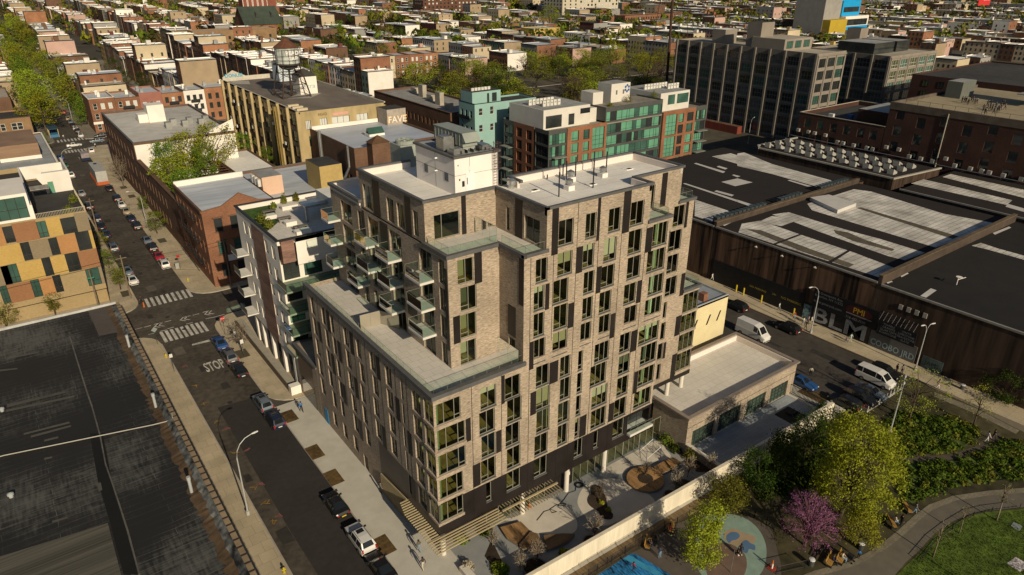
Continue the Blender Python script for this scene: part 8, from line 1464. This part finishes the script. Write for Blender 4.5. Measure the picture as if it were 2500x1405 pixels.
def pbench(t, x, y, rz, label):
    p = g(t, x, y, .05); o = thing('park_bench', p, label, 'bench'); d = Vector((math.cos(rz), math.sin(rz), 0)); n = Vector((-d.y, d.x, 0)); W_ = mat('bench_wood', (.42,.24,.06), .7, .15, 3.)
    b = MB()
    for i in range(4): b.obox(p+n*(.13*i-.2), d, n, .9, .05, .47, .51)
    b.build('seat', W_, o); b = MB()
    for i in range(3): b.obox(p+n*(.30+.03*i), d, n, .9, .02, .58+.14*i, .68+.14*i)
    b.build('backrest', W_, o)
    for s in (-.75,.75): MB().obox(p+d*s, d, n, .04, .3, .05, .47).build('leg', MDKSTEEL, o)
    return p
BN = [('S',800,1300,.25,'wooden park bench with two sitters at the bottom of the curved path'),('S',890,1278,.25,'second wooden bench beside the stroller on the curved path'),('S',1450,845,.9,'wooden bench at the bend of the curved path with bags on it'),('S',1320,970,.8,'wooden bench half under the yellow-green tree on the curved path'),('C',1345,1150,.6,'wooden bench by the dark shade near the blue play pad'),('C',1545,1010,.6,'wooden bench with a red bag above the playground tree')]
for t, x, y, rz, lab in BN: pbench(t, x, y, rz, lab)
for t, x, y, top, leg, lab, rz in (('S',815,1300,'navy','black','person in navy sitting on the bottom bench of the curved path',.25),('S',893,1278,'cream','jeans','person in cream sitting beside the stroller',.25),('C',1340,1150,'black','navy','person in black sitting on the bench by the blue pad',.6),('C',1525,1035,'red','black','person in red sitting on the upper playground bench',.6),('S',1345,965,'white','jeans','person in white sitting under the yellow-green tree',.8),('C',2110,1235,'black','cream','person in black sitting on the round play disc',1.2)):
    p = g(t, x, y, .05); person('sit', p.x, p.y, .05 if 'disc' not in lab else -.3, rz, top, leg, lab)
p = g('S',965,1285,.05); t = thing('stroller', p, 'dark stroller parked at the end of the bottom bench', 'stroller'); MB().prism([(p.x-.25,p.y-.3),(p.x+.25,p.y-.3),(p.x+.2,p.y+.35),(p.x-.2,p.y+.35)], .5, .95).build('seat', MTRIM, t)
for sx in (-.25,.25):
    for sy in (-.3,.3): MB().tube([(p.x+sx-.02,p.y+sy,.17),(p.x+sx+.02,p.y+sy,.17)], .12, 8).build('wheel', MTYRE, t)
MB().tube([(p.x-.2,p.y+.3,.8),(p.x-.2,p.y+.6,1.1),(p.x+.2,p.y+.6,1.1),(p.x+.2,p.y+.3,.8)], .02, 4).build('handle', MDKSTEEL, t)
for t_, x, y, lab in (('S',1055,1180,'dark litter bin with white bag beside the curved path'),('S',630,1320,'litter bin with white liner at the bottom of the park'),('R',1925,885,'grey litter bin by the dark hedge on the walkway')):
    p = g(t_, x, y, .05); o = thing('litter_bin', p, lab, 'bin'); MB().lathe(p.x, p.y, [(.28,.05),(.32,.85)], 12).build('drum', mat('bin_dark', (.05,.055,.055), .6, .2), o); MB().lathe(p.x, p.y, [(.33,.83),(.31,.95),(.1,1.0)], 10).build('bag', mat('bag_white', (.55,.55,.55), .7, .1), o)
p = g('S',295,1345,.07); o = thing('traffic_cone', p, 'orange and white pylon on a red square base at the playground', 'traffic cone'); MB().box(p.x-.4, p.x+.4, p.y-.4, p.y+.4, .07, .13).build('base', mat('cone_red', (.32,.05,.03), .7, .1), o); MB().lathe(p.x, p.y, [(.12,.13),(.1,.8)], 10).build('pylon', MWHITE, o); MB().lathe(p.x, p.y, [(.1,.8),(.06,1.2)], 10).build('tip', mat('cone_orange', (.5,.13,.02)), o)
p = g('C',2050,1380,.07); b = MB().tube([(p.x,p.y,.07),(p.x,p.y,3.2)], .04, 6); tag(b.build('pole', MGALV), 'thin grey pole standing on the round play disc', 'pole'); COL.objects[-1].name = 'play_pole'
p = g('S',2400,1310,.06); tag(MB().prism([(p.x-.9,p.y-.6),(p.x+.9,p.y-.8),(p.x+1.0,p.y+.5),(p.x-.8,p.y+.7)], .055, .075).build('picnic_blanket', mat('blanket', (.45,.40,.42), .9, .6, 6)), 'patterned picnic blanket on the lawn at the right edge', 'blanket'); p = g('S',2395,985,.06); tag(MB().prism([(p.x-.6,p.y-.5),(p.x+.6,p.y-.4),(p.x+.5,p.y+.5),(p.x-.5,p.y+.4)], .055, .07).build('picnic_blanket', mat('blanket_grey', (.22,.25,.25), .9, .2)), 'grey-green blanket lying on the lawn near a slim tree', 'blanket')
# trees of the park
def onetree(name, x, y, label, lm, seed, bark=None, z=0., cat='tree', **k):
    T, Cc = treemesh(seed, **k); o = thing(name, (x,y,z), label, cat)
    for q, nm, m in ((T,'trunk',bark or BARK),(Cc,'crown',lm)):
        q.v = [(a+x, b_+y, c+z) for a, b_, c in q.v]; q.build(nm, m, o, nm == 'trunk')
    return o
onetree('park_tree', 67.1, 27.2, 'largest tree of the park, full yellow-green crown beside the curved path', LYEL, 501, h=13.4, r=6.3, base=.13, clumps=300, per=64, leaf=.27, spread=.78, limbs=40, top=.9, tw=.2)
onetree('redbud_tree', 59.8, 27.0, 'purple-pink blossoming redbud between the big tree and the play disc', LPUR, 502, h=6.6, r=4.9, base=.12, clumps=105, per=26, leaf=.15, spread=.45, limbs=34, twigs=2, tw=.2, bark=mat('purple_bark', (.16,.07,.10), .9, .3))
onetree('park_tree', 64.3, 23.5, 'low bright green tree at the foot of the big yellow-green tree', LYEL, 503, h=5.0, r=2.4, base=.2, clumps=60, per=60, leaf=.2, spread=.6)
onetree('park_tree', 48.2, 31.4, 'airy yellow-green tree standing between the blue pad and the play disc', LYEL, 504, h=8.6, r=3.1, base=.12, clumps=130, per=64, leaf=.23, spread=.6, limbs=26)
onetree('park_tree', 92.7, 31.9, 'thin yellow-leaved tree beside the parked vans at the avenue end', LYEL, 505, h=8.2, r=2.9, base=.2, clumps=60, per=22, leaf=.2, spread=.65, limbs=22)
onetree('park_tree', 98.3, 25.9, 'small thin yellow tree on the walkway edge at right', LYEL, 506, h=6.3, r=2.2, base=.3, clumps=30, per=18, leaf=.18, spread=.6, limbs=14)
for i, (x, y, h, lab) in enumerate(((69.4,17.9,5.3,'slim young tree on the lawn edge, lowest of the line'),(75.3,17.8,4.2,'slim young tree on the lawn edge, middle of the line'),(80.9,16.2,5.4,'slim young tree on the lawn edge, farthest right'),(68,10,4.5,'slim young tree in the middle of the lawn at the bottom'))): onetree('young_tree', x, y, lab, LOLV, 520+i, h=h, r=1.1, base=.45, clumps=14, per=9, leaf=.12, spread=.4, limbs=12, tw=.14, bark=BARKP)
for i, (t, x, y, h, r, lab) in enumerate((('S',330,560,6.5,3.2,'dark green bushy tree below the pale wall, left one'),('S',560,430,7.5,3.4,'dark green bushy tree below the pale wall, right one'),('S',180,640,4.5,2.4,'lowest dark bushy tree near the curved fence'),('S',760,330,6,2.8,'dark green tree behind the big yellow-green crown'),('C',2010,830,4.2,2.0,'olive green shrub-like tree right against the pale wall'),('R',2300,990,5,3.0,'dark evergreen by the walkway at the right edge'))): p = g(t, x, y, 0); onetree('park_tree', p.x, p.y, lab, LDRK if i != 4 else LOLV, 540+i, h=h, r=r, base=.08, clumps=80, per=56, leaf=.24, spread=.7)
for i, (t, x, y, k, h) in enumerate((('M',1350,780,'grn',5.6),('M',1240,600,'grn',4.4),('M',1000,1065,'grn',4.2),('M',1030,1262,'olv',5.4),('M',905,905,'yel',4.2),('F',480,255,'olv',4.6),('F',60,365,'olv',5.0),('N',480,1260,'grn',5),('N',700,1090,'grn',6),('N',330,1110,'grn',6),('N',545,1280,'grn',4.5))):
    p = g(t, x, y, 0); plant(k, p.x if t == 'F' else (11.6 if p.x < 18 else max(p.x,23.6)), p.y, h, ('green street tree beside the lamp post at the old factory wall','smaller green street tree beyond the lamp post','green street tree above the pale blue parked car','leafy street tree nearest the corner of the chequered block','yellow-green street tree beside the wooden pole','dark leafy tree behind the far edge of the black roof','leafy tree at the far left edge of the black roof','narrow green tree at the left kerb below the far crossing','green tree at the corner of the low brick row','green tree beside the blue dining shed','low green tree by the kerb near the stair hut')[i], 'street trees along the kerb', .1, 1.25)
for i, (t, x, y, h) in enumerate((('M',1062,375,8.2),('M',1020,300,7.2),('F',2080,562,5.6))): p = g(t, x, y, 0); onetree('bare_tree', max(p.x,23.3), p.y, ('bare twiggy street tree beside the black car behind the trailer','bare street tree beside the grey trailer','bare young street tree in its pit by the blue sedan')[i], LBRN, 560+i, h=h, r=h*.34, base=.25, clumps=46, per=5, leaf=.12, spread=.5, limbs=26, twigs=2, bark=BARKP)
# courtyard blossom trees and shrubs
for i, (x, y, h, lab, lm) in enumerate(((880,1085,3.4,'white blossoming tree at the wall in the middle of the courtyard',LWHT),(392,1285,3.0,'white blossoming tree beside the curved bench',LWHT),(245,1370,3.0,'white blossoming tree in the shaded west corner',LWHT),(1575,665,2.9,'white blossoming tree right of the round bench',LWHT),(1680,560,3.3,'white blossoming tree by the end of the timber bench',LWHT),(1870,500,2.6,'white blossoming tree in the bed against the garage yard wall',LWHT),(10,1150,2.8,'white blossoming tree at the west end bed under the pergola',LWHT),(920,760,2.6,'bare multi-stemmed tree in the curvy planting bed',LBRN),(1320,560,2.4,'bare reddish tree in the middle of the round bench',LBRN))):
    p = g('C', x, y, .2); onetree('courtyard_tree', p.x, max(p.y, YW(p.x)+.5), lab, lm, 580+i, z=.2, h=h, r=h*.3, base=.15, clumps=46, per=(9 if lm is LWHT else 3), leaf=.10, spread=.28, limbs=22, twigs=1, bark=BARKP if lm is LWHT else BARK)
def shrub(x, y, z, r, h, label, lm, seed, per=50, name='shrub'):
    rr = random.Random(seed); b = MB()
    for i in range(int(per*6)):
        u = Vector((rr.gauss(0,1),rr.gauss(0,1),abs(rr.gauss(0,1)))).normalized(); q = Vector((x,y,z))+Vector((u.x*r,u.y*r,u.z*h))*rr.uniform(.5,1.05); s = rr.uniform(.06,.14); w_ = Vector((rr.gauss(0,1),rr.gauss(0,1),rr.gauss(0,1))).normalized(); v = w_.cross(u).normalized(); b.poly([q-w_*s, q+v*s, q+w_*s, q-v*s])
    return tag(b.build(name, lm), label, 'shrub')
for i, (t, x, y, r, h, lab, lm) in enumerate((('C',1500,260,1.3,1.3,'dark leafy shrub at the foot of the garage building corner',LGRN),('C',1570,330,.9,.8,'second shrub beside the garage building corner',LDRK),('C',1710,400,1.0,1.4,'shrub in the bed by the low brick wall',LOLV),('C',615,1215,.5,.6,'small bright shrub near the curved bench by the wall',LYEL),('C',1000,850,.35,.4,'tiny green plant in the curvy bed',LYEL),('C',940,790,.4,.45,'low yellow plant in the middle of the curvy bed',LYEL),('C',60,1360,1.0,.8,'dark shrub in the west end bed at the bottom',LGRN),('C',400,1390,.7,.6,'shrub at the bottom corner of the pale wall',LGRN),('E',1850,1100,.9,.9,'green shrub behind the pergola corner column',LGRN),('E',2050,1040,.8,.8,'green shrub under the pergola slats',LGRN),('E',1900,1340,.8,.8,'pale flowering shrub at the bottom edge bed',LWHT),('E',2200,1360,.8,.7,'green shrub at the bottom of the west bed',LGRN),('C',1320,575,.7,.35,'low green planting inside the round bench',LDRK),('R',730,1050,.8,1.4,'climbing shrub at the corner of the bar fence',LDRK))):
    p = g(t, x, y, .2); shrub(p.x, p.y, .2, r, h, lab, lm, 700+i)
for i, (x, y, z, r, h, lab) in enumerate(((28.2,100.5,22.8,.9,1.6,'olive shrub among the planters of the roof garden'),(28.0,97,23.2,.8,1.2,'small tree-like shrub on the roof garden lawn'),(34,107.5,22.9,.5,1.8,'narrow shrub at the back parapet of the roof garden'),(36,107.5,22.9,.5,1.5,'second narrow shrub at the back parapet of the roof garden'),(31.5,105,23.2,.5,1.0,'thin shrub in the white planter of the roof garden'),(147,143.6,22.1,1.4,2.2,'round shrub on the roof terrace of the flats'),(158,144,22.1,1.2,2.4,'bushy shrub beside the white penthouse of the flats'),(138,141.5,22.1,1.0,1.2,'low shrub at the left end of the flats roof terrace'),(6.5,140.5,17.7,1.0,1.4,'shrub on the terrace of the chequered block'),(8,147,17.7,.9,1.6,'taller shrub by the white wall of the chequered block terrace'))): shrub(x, y, z, r, h, lab, LOLV, 760+i)
# ground cover: hedged masses of the park
R_.seed(41); b = MB()
def inside(p, poly):
    c = False; n = len(poly)
    for i in range(n):
        a, d = poly[i], poly[(i+1) % n]
        if (a.y > p[1]) != (d.y > p[1]) and p[0] < (d.x-a.x)*(p[1]-a.y)/(d.y-a.y)+a.x: c = not c
    return c
A1 = SG_([(1220,320),(1240,120),(1380,10),(1900,60),(2080,180),(2000,280),(1830,350),(1500,375),(1300,372)]); A2 = SG_([(1330,425),(1550,435),(1880,425),(2110,345),(2280,260),(2700,250),(2700,560),(2100,600),(1700,690),(1500,790),(1400,750),(1380,560)]); flat('grass_slope', A1, .04, mat('slope_grass', (.060,.088,.016), .95, .6, .8, big=.3)); flat('grass_slope', A2, .041, mat('slope_grass', (.040,.066,.012)))
A3 = SG_([(150,560),(420,380),(760,220),(900,200),(700,600),(480,680),(200,760)])
R_.seed(41)
for A, n in ((A1,170),(A2,190),(A3,120)):
    x0, x1, y0, y1 = min(q.x for q in A), max(q.x for q in A), min(q.y for q in A), max(q.y for q in A); k = 0
    while k < n:
        x, y = R_.uniform(x0,x1), R_.uniform(y0,y1)
        if not inside((x,y), A): continue
        k += 1; r = R_.uniform(.4,1.2); h = R_.uniform(.12,.6)*(1 if R_.random() < .85 else 2); m = R_.choice((0,0,0,2)) if A is not A3 else 1
        for j in range(46):
            u = Vector((R_.gauss(0,1),R_.gauss(0,1),abs(R_.gauss(0,1))+.1)).normalized(); q = Vector((x,y,.03))+Vector((u.x*r,u.y*r,u.z*h))*R_.uniform(.6,1); s = R_.uniform(.08,.2); w_ = Vector((R_.gauss(0,1),R_.gauss(0,1),R_.gauss(0,1))).normalized(); v = w_.cross(u).normalized(); b.poly([q-w_*s, q+v*s, q+w_*s, q-v*s], m)
tag(b.build('ground_cover', [leafmat('leaf_ground', (.085,.135,.02)), LDRK, LOLV]), 'leafy green ground cover filling the park beds', 'ground cover', kind='stuff')
b = MB(); LA = SG_([(1400,1405),(1575,1220),(1720,1080),(1970,925),(2459,850),(2700,850),(2700,1700),(1300,1700)])
x0, x1, y0, y1 = min(q.x for q in LA), max(q.x for q in LA), min(q.y for q in LA), max(q.y for q in LA)
for i in range(16000):
    x, y = R_.uniform(x0,x1), R_.uniform(y0,y1)
    if inside((x,y), LA): a = R_.uniform(0,3.1); d = Vector((math.cos(a),math.sin(a),0))*.05; h = R_.uniform(.05,.14); b.poly([Vector((x,y,.05))-d, Vector((x,y,.05))+d, Vector((x+R_.uniform(-.06,.06),y+R_.uniform(-.06,.06),.05+h))], R_.randrange(2))
tag(b.build('grass', [leafmat('grass_blade', (.085,.13,.018)), leafmat('grass_dark', (.055,.085,.012))]), 'short uneven grass of the sunny lawn', 'grass', kind='stuff')
# odds and ends in the courtyard
p = g('C',325,815,.2); o = thing('traffic_cone', p, 'small orange cone beside a pergola column in the courtyard', 'traffic cone'); MB().lathe(p.x, p.y, [(.16,.2),(.03,.75)], 10).build('cone', mat('cone_orange', (.5,.13,.02)), o); MB().box(p.x-.2, p.x+.2, p.y-.2, p.y+.2, .2, .24).build('base', mat('cone_orange', (.5,.13,.02)), o)
pts = [g('C',*q,.23) for q in ((390,935),(450,860),(510,840),(560,860),(520,870),(500,840),(560,800),(640,790),(630,810),(570,810),(620,760),(660,700),(720,680),(725,640))]
c = g('C',750,632,.23); b = MB().tube(pts, .035, 5)
for r in (.35,.45,.52): b.tube([(c.x+r*math.cos(k*PI/10),c.y+r*math.sin(k*PI/10),.24+.03*r) for k in range(21)], .04, 5)
tag(b.build('hose', mat('hose_black', (.015,.015,.017), .6, .1)), 'coiled black hose trailing across the courtyard paving', 'hose')
SCF = thing('scaffold_tower', g('C',1360,330,.2), 'blue steel scaffold frames standing on the courtyard paving', 'scaffold'); b = MB(); q = [g('C',*k,.2) for k in ((1265,370),(1445,400),(1380,330),(1325,440))]
for k in q: b.tube([k, k+Vector((0,0,2.0))], .03, 5)
for z in (.7,1.3,1.95):
    for i, j in ((0,3),(2,1)): b.tube([q[i]+Vector((0,0,z)), q[j]+Vector((0,0,z))], .025, 4)
b.build('frame', mat('scaffold_blue', (.03,.06,.15), .5, .1), SCF); b = MB()
for i, j in ((0,2),(3,1)): b.tube([q[i]+Vector((0,0,.5)), q[j]+Vector((0,0,1.8))], .025, 4).tube([q[i]+Vector((0,0,1.8)), q[j]+Vector((0,0,.5))], .025, 4)
b.build('brace', MGALV, SCF)
for nm in PROT:
    for o in PROT[nm]:
        for c in list(o.children): bpy.data.objects.remove(c)
        bpy.data.objects.remove(o)
for k in CPR:
    for c in list(CPR[k].children_recursive): bpy.data.objects.remove(c)
    bpy.data.objects.remove(CPR[k])
# ================================================================ camera and light
cam = bpy.data.cameras.new('camera'); co = bpy.data.objects.new('camera', cam); COL.objects.link(co)
cam.sensor_width = 36; cam.lens = CF/2500*36; cam.clip_end = 6000; cam.clip_start = .5
M3 = Matrix((_rt, _up, -_fw)).transposed(); co.matrix_world = Matrix.Translation((0,0,CH)) @ M3.to_4x4(); SC.camera = co
SUN_D = Vector((.095, .9955, 0)); EL = math.radians(24.5)
ld = bpy.data.lights.new('sun', 'SUN'); ld.energy = 4.4; ld.angle = math.radians(.53); ld.color = (1., .85, .62)
lo = bpy.data.objects.new('sun', ld); COL.objects.link(lo)
dv = Vector((SUN_D.x*math.cos(EL), SUN_D.y*math.cos(EL), -math.sin(EL))); lo.rotation_euler = dv.to_track_quat('-Z', 'Y').to_euler()
w = bpy.data.worlds.new('World'); SC.world = w; w.use_nodes = True; nt = w.node_tree
sk = nt.nodes.new('ShaderNodeTexSky'); sk.sky_type = 'NISHITA'; sk.sun_disc = False; sk.sun_elevation = EL; sk.sun_rotation = math.atan2(-SUN_D.x, -SUN_D.y); sk.altitude = 50
nt.links.new(sk.outputs[0], nt.nodes['Background'].inputs[0]); nt.nodes['Background'].inputs[1].default_value = .046
SC.view_settings.view_transform = 'Standard'; SC.view_settings.look = 'None'; SC.view_settings.exposure = 0
SC.cycles.max_bounces = 8; SC.cycles.transparent_max_bounces = 24; SC.cycles.caustics_reflective = False; SC.cycles.caustics_refractive = False
SC.cycles.sample_clamp_indirect = 4
